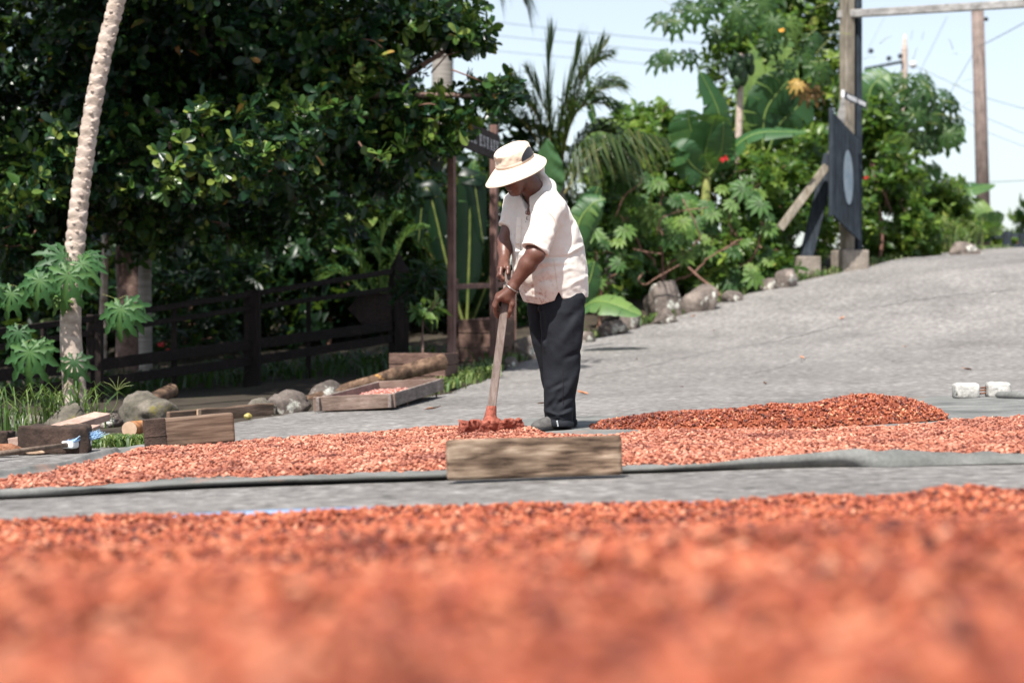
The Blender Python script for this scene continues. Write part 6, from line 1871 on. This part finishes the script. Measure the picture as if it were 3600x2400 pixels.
def heart_leaf(root, c, tip, wpx, d, nv=(0, -.7, .7), tint=.5, mat='leaf_ear', stalk_from=None, ruffle=.05, fold=.12, dd_tip=0.0):
    c = W(*c, d); tp = W(*tip, d + dd_tip); L = np.linalg.norm(tp - c); R = frame(tp - c, nv); wv = wpx * d / FPX / 2
    prof = [(-.28, .30, .62), (-.15, .62, .86), (.05, .70, 1.0), (.25, .60, .98), (.45, .46, .86), (.65, .32, .64), (.85, .14, .34), (1, 0, 0)]
    V = []; NC = 17
    ys_ = np.linspace(-.28, 1, 30); prof = [(y, 0, float(np.interp(y, [q[0] for q in prof], [q[2] for q in prof]))) for y in ys_]
    for y, _, h in prof:
        for k in range(NC):
            x = (k - (NC - 1) / 2) / ((NC - 1) / 2)
            yy = y - (0.0 if y > -.1 else 0) + (.20 * (1 - abs(x)) if y < -.1 else 0)
            V.append((x * h * wv, yy * L, fold * abs(x) * h * wv - .25 * L * max(yy, 0)**2 * .5 + ruffle * wv * math.sin(y * 16 + k * .5) * abs(x) + .022 * wv * abs(math.sin((y - .35 * abs(x)) * 17)) * min(abs(x) * 4, 1)))
    mb = MB(); V = np.array(V) @ R.T + c
    mb.add(V, [tuple(q_) for q_ in grid_faces(len(prof), NC)], tint)
    q_ = spline([c, c + (tp - c) * .5, tp], 8) + R[:, 2] * .006; q_[4:, 2] -= np.linspace(0, .12 * L, 4)
    o = part('leaf', mb, M[mat], root, True)
    if stalk_from is not None:
        s_ = W(*stalk_from, d + .15); mb = MB(); mb.tube(spline([s_, (s_ + c) / 2 + [0, 0, .1], c], 8), np.linspace(.014, .008, 8), 7); part('leaf_stalk', mb, M['stalk_green'], root, True)
    return o

# young coconut palm behind the man's hat
b0 = ground_at(1960, 28)
root = thing('coconut_palm', 'young coconut palm with upright fronds behind the sun hat', 'palm', tuple(b0))
mb = MB(); mb.tube(spline([b0 - [0, 0, .2], W(1958, 850, 28), W(1960, 640, 28)], 8), np.linspace(.16, .11, 8), 12); part('trunk', mb, M['palm_bark'], root, True)
FR = [([(1950, 640), (1930, 420), (1930, 250), (1938, 140)], 1.1, .1, (.1, .5), 28.0, .05), ([(1960, 640), (1970, 450), (2010, 280), (2035, 160)], 1.1, .15, (.05, .4), 28.1, .05), ([(1965, 640), (2010, 400), (2080, 230), (2140, 145)], .95, .5, (.3, .8), 27.9, .3),
      ([(1960, 640), (2010, 430), (2090, 330), (2180, 300)], 1.0, .8, (.15, .7), 27.7, .25), ([(1945, 640), (1880, 480), (1800, 400), (1720, 380)], .95, .6, (.15, .6), 28.1, .25), ([(1940, 640), (1880, 430), (1830, 320), (1790, 270)], .8, .5, (.15, .7), 28.3, .25),
      ([(1960, 650), (2040, 500), (2110, 460), (2190, 500)], .9, .9, (.1, .5), 28.3, .2), ([(1985, 680), (2060, 560), (2180, 495), (2330, 490)], 1.0, 1.1, (.2, .75), 26.6, .1), ([(1960, 660), (2040, 580), (2130, 580), (2230, 660)], .85, .9, (.1, .5), 27.4, .2),
      ([(1935, 650), (1840, 560), (1750, 540), (1660, 600)], .9, .9, (.05, .4), 28.4, .2), ([(1960, 640), (2000, 420), (2060, 260), (2150, 190)], 1.0, .7, (.1, .6), 28.2, .2), ([(1960, 640), (1990, 460), (2060, 370), (2160, 370)], 1.0, .9, (.1, .6), 27.8, .15), ([(1955, 640), (1900, 440), (1850, 360), (1770, 330)], .95, .7, (.1, .5), 28.0, .2), ([(1955, 640), (1930, 430), (1890, 330), (1850, 250)], 1.0, .4, (.1, .5), 28.2, .15), ([(1970, 660), (2040, 540), (2120, 510), (2230, 560)], .95, 1.1, (.2, .7), 27.2, .1)]
for i, (p, L, dr_, tn, d_, fo) in enumerate(FR):
    frond(root, p, d_, L * .95, 70, droop=dr_ * (.55 if dr_ < 1 else 1.0), wd=.030, tint=tn, seed=50 + i, fwd=.72 if i > 1 else 1.2, fold=fo, rachis='stalk_green', rr=.018)
# tall palm with grey trunk seen in the gap of the big tree
b0 = ground_at(1556, 33)
root = thing('tall_palm', 'tall palm with ringed grey trunk seen through the big tree gap', 'palm', tuple(b0))
qq = spline([b0 - [0, 0, .2], W(1556, 700, 33), W(1556, 200, 33), W(1556, -220, 33)], 60)
mb = MB(); mb.tube(qq, (np.linspace(.20, .165, 60)) * (1 + .03 * (np.arange(60) % 2)), 14); part('trunk', mb, M['palm_bark'], root, True)
for i, p in enumerate([[(1556, -220), (1680, -260), (1790, -120), (1850, 30)], [(1556, -220), (1650, -300), (1720, -180), (1745, -20)], [(1556, -220), (1440, -280), (1330, -160), (1270, 0)], [(1556, -220), (1600, -420), (1680, -560), (1800, -600)], [(1556, -220), (1500, -420), (1400, -540), (1300, -560)]]):
    frond(root, p, 33, 1.0, 40, droop=.7, tint=(.0, .3), seed=80 + i, wd=.04)
# a palm and big leaves behind the fence; the big leaves' dark colour paints shade
b0 = ground_at(1330, 24.5)
root = thing('fan_palm', 'low feathery palm catching light behind the arrow board', 'palm', tuple(b0))
for i, p in enumerate([[(1340, 1060), (1335, 900), (1360, 800), (1420, 740)], [(1330, 1060), (1260, 900), (1250, 780), (1290, 700)], [(1340, 1080), (1400, 960), (1370, 900), (1290, 880)], [(1330, 1080), (1230, 980), (1180, 960), (1120, 1000)], [(1335, 1060), (1400, 880), (1440, 820), (1500, 800)], [(1330, 1080), (1290, 960), (1240, 900), (1170, 870)]]):
    frond(root, p, 24.5 + .1 * i, .42, 36, droop=.4, tint=(.35, .95), seed=90 + i, mat='leaf_banana', wd=.03)
b0 = ground_at(1640, 25.5)
root = thing('elephant_ear', 'cluster of dark arching leaves behind the lettered board posts', 'plant', tuple(b0))
for i, (c, tp, wp_, tn) in enumerate([((1660, 620), (1700, 860), 120, .0), ((1500, 660), (1470, 860), 100, .0), ((1655, 680), (1670, 560), 100, .9), ((1790, 800), (1840, 960), 90, .1)]):
    banana_leaf(root, [(1640, 1180), ((1640 + c[0]) / 2, (1180 + min(c[1], tp[1])) / 2), c if c[1] > tp[1] else (c[0], min(c[1], tp[1])), tp], 25.5 + .12 * i, wp_ * .0015, 180 + i, (0.1 * (-1) ** i, -.8, .4), tn * .6, tear=.2, mat='leaf_shrub' if tn < .5 else 'leaf_banana')
for i, p in enumerate([[(1640, 1180), (1600, 900), (1560, 740), (1480, 620)], [(1640, 1180), (1650, 880), (1680, 720), (1740, 600)], [(1640, 1180), (1560, 980), (1500, 880), (1420, 840)], [(1640, 1180), (1700, 960), (1750, 860), (1820, 820)], [(1640, 1180), (1630, 900), (1620, 720), (1600, 580)], [(1640, 1180), (1590, 1000), (1530, 960), (1450, 980)]]):
    frond(root, p, 26 + .15 * i, .75, 40, droop=.5, tint=(.0, .35), seed=190 + i, wd=.06)
b0 = ground_at(1920, 24.6)
root = thing('elephant_ear', 'glossy upright taro leaf directly behind the hat brim', 'plant', tuple(b0))
heart_leaf(root, (1930, 640), (1925, 485), 110, 24.6, (.1, -.9, .35), .7, stalk_from=(1960, 1000), ruffle=.09, dd_tip=-.1)
banana_leaf(root, [(1990, 1000), (2020, 860), (2070, 740), (2105, 655)], 24.8, .22, 173, (.55, -.75, .3), .25, tear=.1)
banana_leaf(root, [(1990, 1000), (2030, 800), (2080, 720), (2130, 700)], 24.6, .17, 174, (.2, -.7, .6), .6, tear=.15)
b0 = ground_at(2090, 23.6)
root = thing('elephant_ear', 'broad pale-green leaf drooping over the verge stones behind the trousers', 'plant', tuple(b0))
banana_leaf(root, [(2030, 1130), (2060, 1075), (2130, 1062), (2255, 1108)], 23.6, .24, 171, (-.05, -.55, .85), .72, d_end=23.0, tear=.12, vee=.25)
banana_leaf(root, [(2030, 1130), (2050, 1040), (2075, 980), (2090, 920)], 23.9, .17, 172, (.5, -.8, .3), .3, tear=.1)

# sapling in front of the fence
b0 = ground_at(1478, 20.8); b0 = W(1478, 1260, 20.8); b0[2] = float(terrain(b0[0], b0[1]))
leafy('sapling', 'slender young tree with drooping leaves rising from the planter', 'sapling', b0, [E(1490, 1000, 20.8, 75, 70, .25), E(1440, 1040, 20.7, 50, 60, .2), E(1510, 1100, 20.7, 50, 40, .2), E(1495, 940, 20.9, 60, 40, .2)], 85, 5, .13, LEAF_LANCE, 'leaf_shrub', 61,
      trunk=[b0, W(1486, 1150, 20.8), W(1492, 960, 20.8)], trad=.014, limbs=3, tint=(.15, .6), up=-.2, gthr=-.9)
b0 = W(1488, 1190, 20.2); b0[2] = float(terrain(b0[0], b0[1]))
leafy('sapling', 'bright light-green leaf tuft above the planter by the sign post', 'sapling', b0, [E(1510, 1085, 20.2, 42, 26, .1), E(1480, 1105, 20.2, 26, 22, .1)], 12, 6, .115, LEAF_OVAL, 'leaf_banana', 62, trunk=[b0, W(1486, 1150, 20.2), W(1490, 1110, 20.2)], trad=.012, limbs=2, tint=(.6, .95), gthr=-2)

# ------------------------------------------------------------------ right side thicket
# tall leafy tree behind the fruiting papaya
b0 = ground_at(2760, 38)
leafy('broadleaf_tree', 'tall sunlit leafy tree behind the fruiting papaya', 'tree', b0, [E(2760, 120, 38, 215, 260, 1.8), E(2640, 260, 37.5, 170, 210, 1.4), E(2850, 330, 37.5, 150, 280, 1.4), E(2700, 480, 37, 230, 220, 1.3), E(2880, 600, 36, 130, 230, 1.0), E(2780, -150, 38, 200, 160, 1.5, .5)], 2000, 7, .17, LEAF_OVAL, 'leaf_sunny', 71,
      trunk=[b0, W(2760, 600, 38), W(2760, 200, 38)], trad=.16, tint=(.15, .85), hot=.05, shell=.42)
TH = 'sunlit shrubs along the right verge'
shrub(2290, 32, [E(2270, 480, 32, 170, 120, .9), E(2420, 470, 32.5, 150, 130, .9), E(2200, 600, 31, 160, 160, .9), E(2130, 560, 32, 120, 120, .8)], 850, .14, 'leafy bush under the open sky between palm and banana', 72, group=TH, tint=(.2, .8))
shrub(2500, 31.5, [E(2480, 640, 31.5, 260, 170, .9), E(2700, 720, 31, 220, 190, .9), E(2330, 720, 30.5, 200, 170, .8)], 1050, .13, 'dense bush round the foot of the fruiting papaya', 73, group=TH, tint=(.15, .8))
shrub(2860, 32, [E(2830, 720, 31.8, 160, 230, .8), E(2790, 900, 31.2, 130, 90, .6)], 620, .125, 'bush behind the diagonal gate braces', 74, group=TH, tint=(.15, .75))
shrub(3090, 33, [E(3060, 560, 33.5, 110, 250, .9), E(3110, 760, 33, 130, 170, .8), E(3180, 800, 33.5, 140, 110, .8), E(3130, 640, 34.5, 120, 130, .7)], 1050, .14, 'bush filling the space right of the gate post', 75, group=TH, tint=(.1, .8))
shrub(3290, 37, [E(3290, 760, 37, 130, 120, .8), E(3370, 800, 38, 90, 75, .7), E(3330, 680, 38, 80, 60, .6)], 560, .14, 'lower bush towards the road crest', 76, group=TH, tint=(.15, .85))
shrub(2280, 28.5, [E(2230, 900, 28.5, 220, 200, .8), E(2120, 960, 27.5, 130, 170, .6), E(2450, 900, 29, 240, 170, .8), E(2080, 780, 28.5, 130, 150, .6)], 1000, .12, 'low dark-stemmed bush along the verge stones', 77, group=TH, tint=(.1, .7), twigs=90)
shrub(2660, 29.8, [E(2640, 900, 29.8, 190, 150, .7), E(2700, 960, 29.6, 130, 70, .5)], 560, .12, 'bush between the cleft boulder and the concrete footing', 78, group=TH, tint=(.15, .75), twigs=50)
b0 = ground_at(3620, 60)
leafy('broadleaf_tree', 'distant pale tree beyond the black crest fence', 'tree', b0, [E(3625, 790, 62, 55, 75, 1.0), E(3700, 760, 62, 70, 90, 1.0)], 150, 6, .34, LEAF_OVAL, 'leaf_shrub', 79, trunk=[b0, W(3630, 850, 62), W(3640, 780, 62)], trad=.1, tint=(.3, .9))
shrub(3500, 50, [E(3500, 850, 50, 60, 35, .8), E(3560, 870, 50, 70, 30, .8), E(3430, 850, 48, 60, 40, .8)], 170, .22, 'far bush below the utility pole', 80, group=TH, tint=(.3, .9))

# castor plants with single large leaves
def castor(px0, d, items, stems, label, seed):
    b = ground_at(px0, d); root = thing('castor_plant', label, 'castor plant', tuple(b), 'castor plants on the right verge')
    rs = np.random.RandomState(seed)
    for s_ in stems:
        q = spline([b - [0, 0, .05]] + [W(x, y, d - .1 * k) for k, (x, y) in enumerate(s_)], 18); q[1:-1] += rs.normal(0, .012, (16, 3))
        mb = MB(); mb.tube(q, np.linspace(.020, .008, 18), 7); part('stem', mb, M['stem_pink'], root, True)
    for (x, y, rp) in items:
        dd = rs.uniform(-.45, .1); c = W(x, y, d + dd); a = rs.uniform(-1.1, 1.1)
        yv = np.array([math.sin(a), -.35, -.75 + .4 * rs.uniform()]); R = frame(yv, np.array([rs.normal(0, .3), -.75, .75]))
        lf_ = place('leaf', CASM[rs.randint(4)], root, R, c, rp * d / FPX)
        o_ = W(x + rs.uniform(-70, 70), y + rs.uniform(60, 130), d + .2); mb = MB(); mb.tube(spline([o_, (o_ + c) / 2 + [0, 0, .05], c], 6), np.linspace(.010, .006, 6), 5); under(part('leaf_stalk', mb, M['stem_pink'], root, True), lf_)
rs = np.random.RandomState(77)
def cloud(x0, x1, y0, y1, n, r0, r1): return [(rs.uniform(x0, x1), rs.uniform(y0, y1), rs.uniform(r0, r1)) for _ in range(n)]
castor(2330, 27.8, cloud(2150, 2420, 600, 980, 46, 34, 64), [[(2330, 900), (2310, 800), (2330, 660)], [(2340, 950), (2420, 880), (2460, 830), (2400, 700)], [(2320, 960), (2250, 860), (2200, 760)], [(2350, 1000), (2440, 960), (2500, 900), (2610, 840)]], 'castor plant with crooked bare stems beside the verge boulders', 5)
castor(2560, 28.6, cloud(2420, 2700, 620, 1010, 46, 32, 62), [[(2560, 940), (2570, 820), (2560, 700)], [(2550, 980), (2480, 930), (2460, 860)], [(2570, 960), (2650, 900), (2680, 780)]], 'castor plant below the fruiting papaya trunk', 6)
castor(2740, 31.2, cloud(2640, 2860, 740, 1000, 18, 34, 56), [[(2730, 900), (2740, 800)], [(2740, 940), (2800, 860)]], 'castor plant hugging the pale gate brace', 7)
castor(2110, 26.4, cloud(2060, 2200, 760, 1060, 14, 38, 60), [[(2110, 1000), (2090, 880)], [(2120, 1020), (2180, 940)]], 'castor plant close behind the man at the verge', 8)
# loose crooked vines and bare stems over the castor leaves
def vine(pts, d, label, r=.010):
    q = spline([W(x, y, d - .02 * i) for i, (x, y) in enumerate(pts)], 30); mb = MB(); mb.tube(q, np.linspace(r, r * .7, 30), 7)
    single('bare_stem', mb, M['stem_pink'], label, 'stem', loc=q[0], group='bare stems among the castor leaves', sm=True)
vine([(2165, 760), (2195, 690), (2245, 650), (2255, 630), (2230, 630)], 27.0, 'hooked bare stem below the arching palm frond', .011)
vine([(2330, 830), (2318, 780), (2350, 755), (2420, 738), (2490, 730)], 27.0, 'pale bare stem bending right above the lichen boulder')
vine([(2225, 875), (2270, 885), (2330, 893)], 26.9, 'straight pale twig above the lichen boulder', .011)
vine([(2260, 960), (2245, 985), (2270, 1000), (2310, 975), (2390, 930)], 26.8, 'looping pale root over the verge stones', .012)
vine([(2420, 940), (2470, 985), (2520, 1020), (2530, 1040)], 27.6, 'thick brown stem leaning onto the cleft boulder', .02)

# fruiting papaya
def papaya(px0, d, trunk, rad, crown, items, label, fruits=None, dead=None, sr=.014, size_k=1.0):
    b = ground_at(px0, d); root = thing('papaya_tree', label, 'papaya tree', tuple(b))
    q = spline([b - [0, 0, .1]] + [W(x, y, d) for x, y in trunk], 60); mb = MB()
    mb.tube(q, np.linspace(rad, rad * .75, 60) * (1 + .05 * np.sin(np.arange(60) * 2.2)), 14); part('trunk', mb, M['papaya_bark'], root, True)
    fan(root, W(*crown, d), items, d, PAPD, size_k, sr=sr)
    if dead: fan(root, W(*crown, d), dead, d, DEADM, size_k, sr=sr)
    for k, (x, y, r_) in enumerate(fruits or []):
        mb = MB(); bm = bmesh.new(); bmesh.ops.create_icosphere(bm, subdivisions=3, radius=1)
        V = np.array([q_.co for q_ in bm.verts]); f = [[q_.index for q_ in p.verts] for p in bm.faces]; bm.free()
        V = V * np.array([.72, .72, 1.25]) * (1 - .25 * V[:, 2:3] ** 3 * .5); mb.add(V * r_ * d / FPX + W(x, y, d - .16 + .05 * math.sin(k * 2)), f); part('fruit', mb, M['fruit_green'], root, True)
    return root
papaya(2592, 31, [(2592, 900), (2590, 690), (2596, 500), (2602, 330), (2606, 190)], .066, (2606, 185),
       [(2340, 60, 2270, 70, 75, -.4, 0), (2380, 75, 2360, 120, 70, -.5, 1), (2450, 35, 2440, 95, 75, -.6, 1), (2330, 200, 2262, 235, 75, -.5, 0), (2420, 190, 2440, 245, 60, -.4, 0), (2350, 190, 2330, 235, 60, -.6, 1), (2380, 20, 2420, 10, 75, .2, 3), (2500, 0, 2480, 60, 80, -.2, 0),
        (2560, -40, 2540, 30, 85, -.3, 1), (2680, 10, 2710, 70, 90, -.3, 1), (2770, 80, 2800, 130, 85, -.5, 2), (2720, 70, 2700, 130, 75, -.6, 1), (2820, 180, 2870, 230, 80, -.3, 1), (2860, 130, 2900, 180, 70, -.1, 0), (2880, 235, 2900, 300, 80, -.4, 1), (2620, 70, 2600, 130, 80, -.4, 0), (2650, -60, 2680, 0, 90, 0, 0),
        (2700, 150, 2740, 200, 70, .2, 3), (2520, 110, 2490, 160, 70, .2, 3), (2760, 230, 2790, 280, 70, .2, 3), (2590, 30, 2570, 90, 75, -.7, 1)],
       'tall fruiting papaya with wide crown against the sky', [(2590, 215, 26), (2615, 225, 24), (2600, 245, 28), (2635, 210, 22), (2580, 250, 24), (2612, 268, 26), (2592, 285, 22), (2640, 240, 20), (2570, 230, 20)],
       [(2805, 290, 2770, 320, 45, -.4, 1), (2850, 310, 2900, 340, 70, -.2, 0), (2830, 310, 2850, 365, 65, -.3, 0)], .013)
papaya(3180, 36, [(3182, 720), (3178, 560), (3176, 400)], .085, (3178, 400),
       [(3060, 330, 3010, 370, 70, -.3, 0), (3110, 300, 3060, 330, 75, -.4, 1), (3180, 280, 3170, 340, 75, -.5, 1), (3250, 300, 3290, 340, 75, -.4, 1), (3310, 330, 3370, 355, 70, -.2, 0), (3340, 360, 3380, 410, 60, -.1, 0), (3280, 390, 3320, 450, 70, -.3, 1), (3220, 400, 3230, 460, 70, -.6, 1), (3130, 410, 3110, 470, 75, -.6, 0),
        (3060, 430, 3020, 480, 75, -.4, 1), (3300, 470, 3320, 530, 65, -.1, 0), (3240, 490, 3260, 550, 65, -.3, 0), (3180, 470, 3170, 530, 65, -.5, 2), (3090, 500, 3070, 560, 65, -.3, 0), (3140, 340, 3130, 400, 70, -.5, 1), (3215, 345, 3230, 400, 70, -.5, 0), (3360, 420, 3390, 460, 50, 0, 0), (3160, 270, 3120, 270, 60, .1, 0), (3230, 270, 3280, 275, 60, .1, 0)] + [(3090 + 35 * k, 330 + 60 * ((k * 5) % 4) / 1.3, 3080 + 36 * k, 390 + 60 * ((k * 5) % 4) / 1.3, 78, -.15 - .05 * (k % 3), k % 2) for k in range(8)],
       'rounded papaya standing right of the gate post', None, None, .012)

# bananas
b0 = ground_at(2480, 30.2)
root = thing('banana_plant', 'banana plant with broad torn leaves left of the fruiting papaya', 'banana plant', tuple(b0))
mb = MB(); mb.tube(spline([b0, W(2482, 700, 30.2), W(2490, 560, 30.2)], 8), np.linspace(.09, .05, 8), 12); part('stem', mb, M['stalk_green'], root, True)
for i, (p, wd, nv, tn) in enumerate([([(2490, 570), (2520, 470), (2525, 390), (2460, 250)], .28, (.5, -.8, .3), .25), ([(2490, 600), (2450, 520), (2425, 440), (2420, 385)], .34, (-.1, -.95, .2), .35), ([(2495, 600), (2480, 540), (2510, 430), (2530, 400)], .36, (.5, -.8, .1), .5), ([(2490, 620), (2560, 540), (2660, 470), (2840, 465)], .24, (.1, -.45, .9), .4),
                                    ([(2500, 620), (2530, 560), (2540, 500), (2545, 430)], .25, (.3, -.9, .2), .2), ([(2485, 620), (2440, 590), (2400, 540), (2380, 520)], .26, (-.4, -.8, .4), .3)]):
    banana_leaf(root, p, 30.2 - .15 * i, wd, 100 + i, nv, tn, d_end=30.0 - .2 * i)
b0 = ground_at(2700, 31.8)
root = thing('banana_plant', 'banana plant with upright leaves right of the fruiting papaya', 'banana plant', tuple(b0))
mb = MB(); mb.tube(spline([b0, W(2690, 700, 31.8), W(2680, 520, 31.8)], 8), np.linspace(.09, .05, 8), 12); part('stem', mb, M['stalk_green'], root, True)
for i, (p, wd, nv, tn) in enumerate([([(2680, 540), (2690, 400), (2740, 320), (2790, 265)], .40, (.45, -.85, .3), .2), ([(2690, 560), (2740, 440), (2800, 380), (2850, 320)], .34, (.5, -.8, .4), .15), ([(2680, 520), (2650, 400), (2640, 320), (2650, 170)], .30, (-.2, -.95, .2), .85), ([(2680, 520), (2740, 300), (2755, 200), (2765, 130)], .28, (0, -1, .15), .8), ([(2670, 540), (2640, 450), (2630, 380), (2600, 330)], .26, (-.2, -.9, .2), .7)]):
    banana_leaf(root, p, 31.8 + .1 * i, wd, 110 + i, nv, tn)
b0 = ground_at(2180, 31)
root = thing('banana_plant', 'banana shoot with rolled leaf rising right of the coconut palm', 'banana plant', tuple(b0))
banana_leaf(root, [(2170, 600), (2110, 470), (2080, 380), (2065, 250)], 30.5, .13, 121, (.8, -.5, .2), .1)
banana_leaf(root, [(2170, 620), (2140, 520), (2120, 460), (2110, 415)], 30.4, .30, 122, (-.2, -.9, .4), .75)
banana_leaf(root, [(2300, 620), (2340, 520), (2350, 440), (2310, 335)], 32.5, .22, 123, (.2, -.95, .3), .8)
banana_leaf(root, [(2300, 620), (2350, 560), (2370, 500), (2375, 470)], 32.4, .30, 124, (.4, -.8, .4), .6)
b0 = ground_at(3060, 35)
root = thing('banana_plant', 'banana leaves reaching over the bush right of the gate post', 'banana plant', tuple(b0))
banana_leaf(root, [(3040, 420), (3060, 320), (3090, 280), (3130, 255)], 34.6, .34, 131, (.3, -.7, .6), .45)
banana_leaf(root, [(3180, 560), (3270, 500), (3340, 470), (3392, 440)], 36.5, .34, 132, (.3, -.6, .7), .65)
banana_leaf(root, [(3200, 650), (3250, 610), (3290, 595), (3310, 590)], 36.5, .26, 133, (.3, -.6, .7), .45)
banana_leaf(root, [(2985, 460), (3000, 380), (3010, 330), (3020, 290)], 34.8, .30, 134, (-.2, -.9, .4), .4)
b0 = ground_at(3380, 41)
root = thing('banana_plant', 'young banana with pale folded leaf at the utility pole foot', 'banana plant', tuple(b0))
banana_leaf(root, [(3330, 800), (3350, 690), (3400, 665), (3500, 650)], 41, .30, 141, (.1, -.45, .9), .55)
banana_leaf(root, [(3420, 830), (3440, 790), (3470, 750), (3490, 735)], 40.8, .50, 142, (-.2, -.9, .3), .92, tear=.05)
banana_leaf(root, [(3420, 830), (3450, 810), (3490, 800), (3510, 808)], 40.7, .45, 143, (.2, -.5, -.5), .3, tear=.05)
banana_leaf(root, [(3350, 870), (3345, 830), (3330, 790), (3310, 770)], 40.6, .22, 144, (-.2, -.8, .5), .7)
banana_leaf(root, [(3400, 850), (3390, 830), (3370, 828), (3350, 840)], 40.5, .30, 145, (0, -.4, .9), .85)

# red flowers
def petals(name, c, r, d, mat, label, n=5, cat='flower'):
    root = thing(name, label, cat, tuple(W(*c, d)))
    for k in range(n):
        a = k * 2 * math.pi / n; y = np.array([math.cos(a + .5 * math.sin(k * 3.7)), -.3 - .4 * math.sin(k * 2.1), .7 * math.sin(a) - .5]); V, F = LEAF_OVAL
        R = frame(y, (0, -1, .2)); mb = MB(); mb.add(V * r * d / FPX * 1.2 * [1.5, 1, 1] @ R.T + W(*c, d), [tuple(f) for f in F]); part('petal', mb, M[mat], root, True)
petals('red_flower', (2545, 555), 15, 28.2, 'flower_red', 'bright red heliconia bract below the banana leaves', 4)
petals('red_flower', (566, 1208), 12, 22.3, 'flower_red', 'red flower glowing in shade behind the rail fence', 5)
petals('red_flower', (590, 1228), 10, 22.3, 'flower_red', 'smaller red flower beside the one behind the fence', 4)
petals('orange_flower', (2748, 105), 9, 30.2, 'flower_orange', 'orange flower in the papaya crown', 5)
petals('red_flower', (3045, 622), 9, 32.0, 'flower_red', 'small red flower in the bush right of the plank sign', 4)

# ------------------------------------------------------------------ grass
def grass(name, spots, label, cat, h, n, seed, kind=None, lean=.5, group=None, tint=(.1, .8), wd=1.0):
    rs = np.random.RandomState(seed); P, Y, Z_, S_ = [], [], [], []
    mb = MB()
    for (c, r) in spots:
        for _ in range(n):
            p = np.array([c[0] + rs.normal(0, r), c[1] + rs.normal(0, r * .7), 0]); p[2] = float(terrain(p[0], p[1])) - .01
            hh = h * rs.uniform(.45, 1.2); a = rs.uniform(0, 6.28); ln = lean * rs.uniform(.2, 1.2)
            dv = np.array([math.cos(a), math.sin(a) * .7, 0]); q0 = p; q1 = p + dv * hh * ln * .25 + [0, 0, hh * .6]; q2 = q1 + dv * hh * ln * .55 + [0, 0, hh * .28]; q3 = q2 + dv * hh * ln * .5 - [0, 0, hh * .18 * ln * 1.5]
            sv = np.array([-dv[1], dv[0], 0]); sv = nrm(sv + [0, .001, 0]) * .006 * wd * rs.uniform(.6, 1.3)
            mb.add([q0 - sv, q0 + sv, q1 + sv, q1 - sv, q2 + sv * .8, q2 - sv * .8, q3], [(0, 1, 2, 3), (3, 2, 4, 5), (5, 4, 6)], rs.uniform(*tint))
    return single(name, mb, M['grass'], label, cat, kind=kind, group=group, sm=True)
g = G(80, 1515); grass('grass_clump', [(g + [0, .2, 0], .17), (g + [.28, .25, 0], .12), (g + [-.3, .3, 0], .2)], 'tall grass clump left of the papaya foot', 'grass', .30, 80, 3, 'stuff', .8, wd=.9)
g = G(330, 1580); grass('grass_patch', [(g + [.05, .2, 0], .09), (g + [.16, .3, 0], .09), (g + [.24, .25, 0], .07), (g + [.0, .4, 0], .1)], 'low weeds between the burnt block and thick timber', 'grass', .07, 120, 4, 'stuff', .9, wd=1.3, tint=(.2, 1))
def seedhead(px, py, tx, ty, d, label):
    a, b = W(px, py, d), W(tx, ty, d); root = thing('grass_stalk', label, 'grass stalk', tuple(a))
    mb = MB(); mb.tube(spline([a, (a + b) / 2 + [.03, 0, 0], b], 8), np.linspace(.0035, .002, 8), 5, tint=.8); part('stalk', mb, M['grass'], root)
    for k, an in enumerate((-.9, -.45, .1, .55, .9, 1.2)):
        e = b + np.array([math.sin(an), -.1, abs(math.cos(an)) * .8]) * .12; mb = MB(); mb.tube([b, (b + e) / 2 + [0, 0, .012], e], [.0022, .0026, .0012], 5, tint=.9); part('seed_spike', mb, M['grass'], root)
seedhead(375, 1470, 412, 1372, 13.5, 'finger-grass seed head right of the papaya foot'); seedhead(150, 1480, 192, 1408, 13.5, 'finger-grass seed head left of the papaya trunk')
vs = []
for y in np.concatenate([np.arange(16.5, 30, .16), np.arange(30, 44, .3)]):
    x = float(road_left(y)) - .10; vs.append((np.array([x, y]), .09))
grass('verge_grass', vs, 'short green verge grass along the road edge', 'grass', .10, 22, 7, 'stuff', .7, wd=1.8, tint=(.2, 1))
g = ground_at(3240, 36.0); grass('grass_tuft', [(np.array([g[0] - .1, 35.2]), .30), (np.array([g[0] + .4, 35.6]), .22)], 'long grass tuft right of the gate footing', 'grass', .62, 150, 8, 'stuff', .7, wd=3, tint=(.4, 1))
g = W(1590, 1335, 19.6); grass('grass_tuft', [(np.array([g[0], 19.3]), .10), (np.array([g[0] + .25, 19.8]), .10)], 'bright weeds at the foot of the lettered board posts', 'grass', .12, 90, 9, 'stuff', .8, wd=1.8, tint=(.4, 1))
g = ground_at(600, 20); grass('undergrowth', [(np.array([x, 19.6 + (x + 5) * .55 + o_]), .3) for x in np.arange(-5.2, -1.0, .35) for o_ in (0, .8, 1.6)], 'shaded low plants at the rail fence foot', 'undergrowth', .22, 26, 10, 'stuff', .9, wd=3.2, tint=(-.1, .12))  # lowest grass tints stand in for the shade here
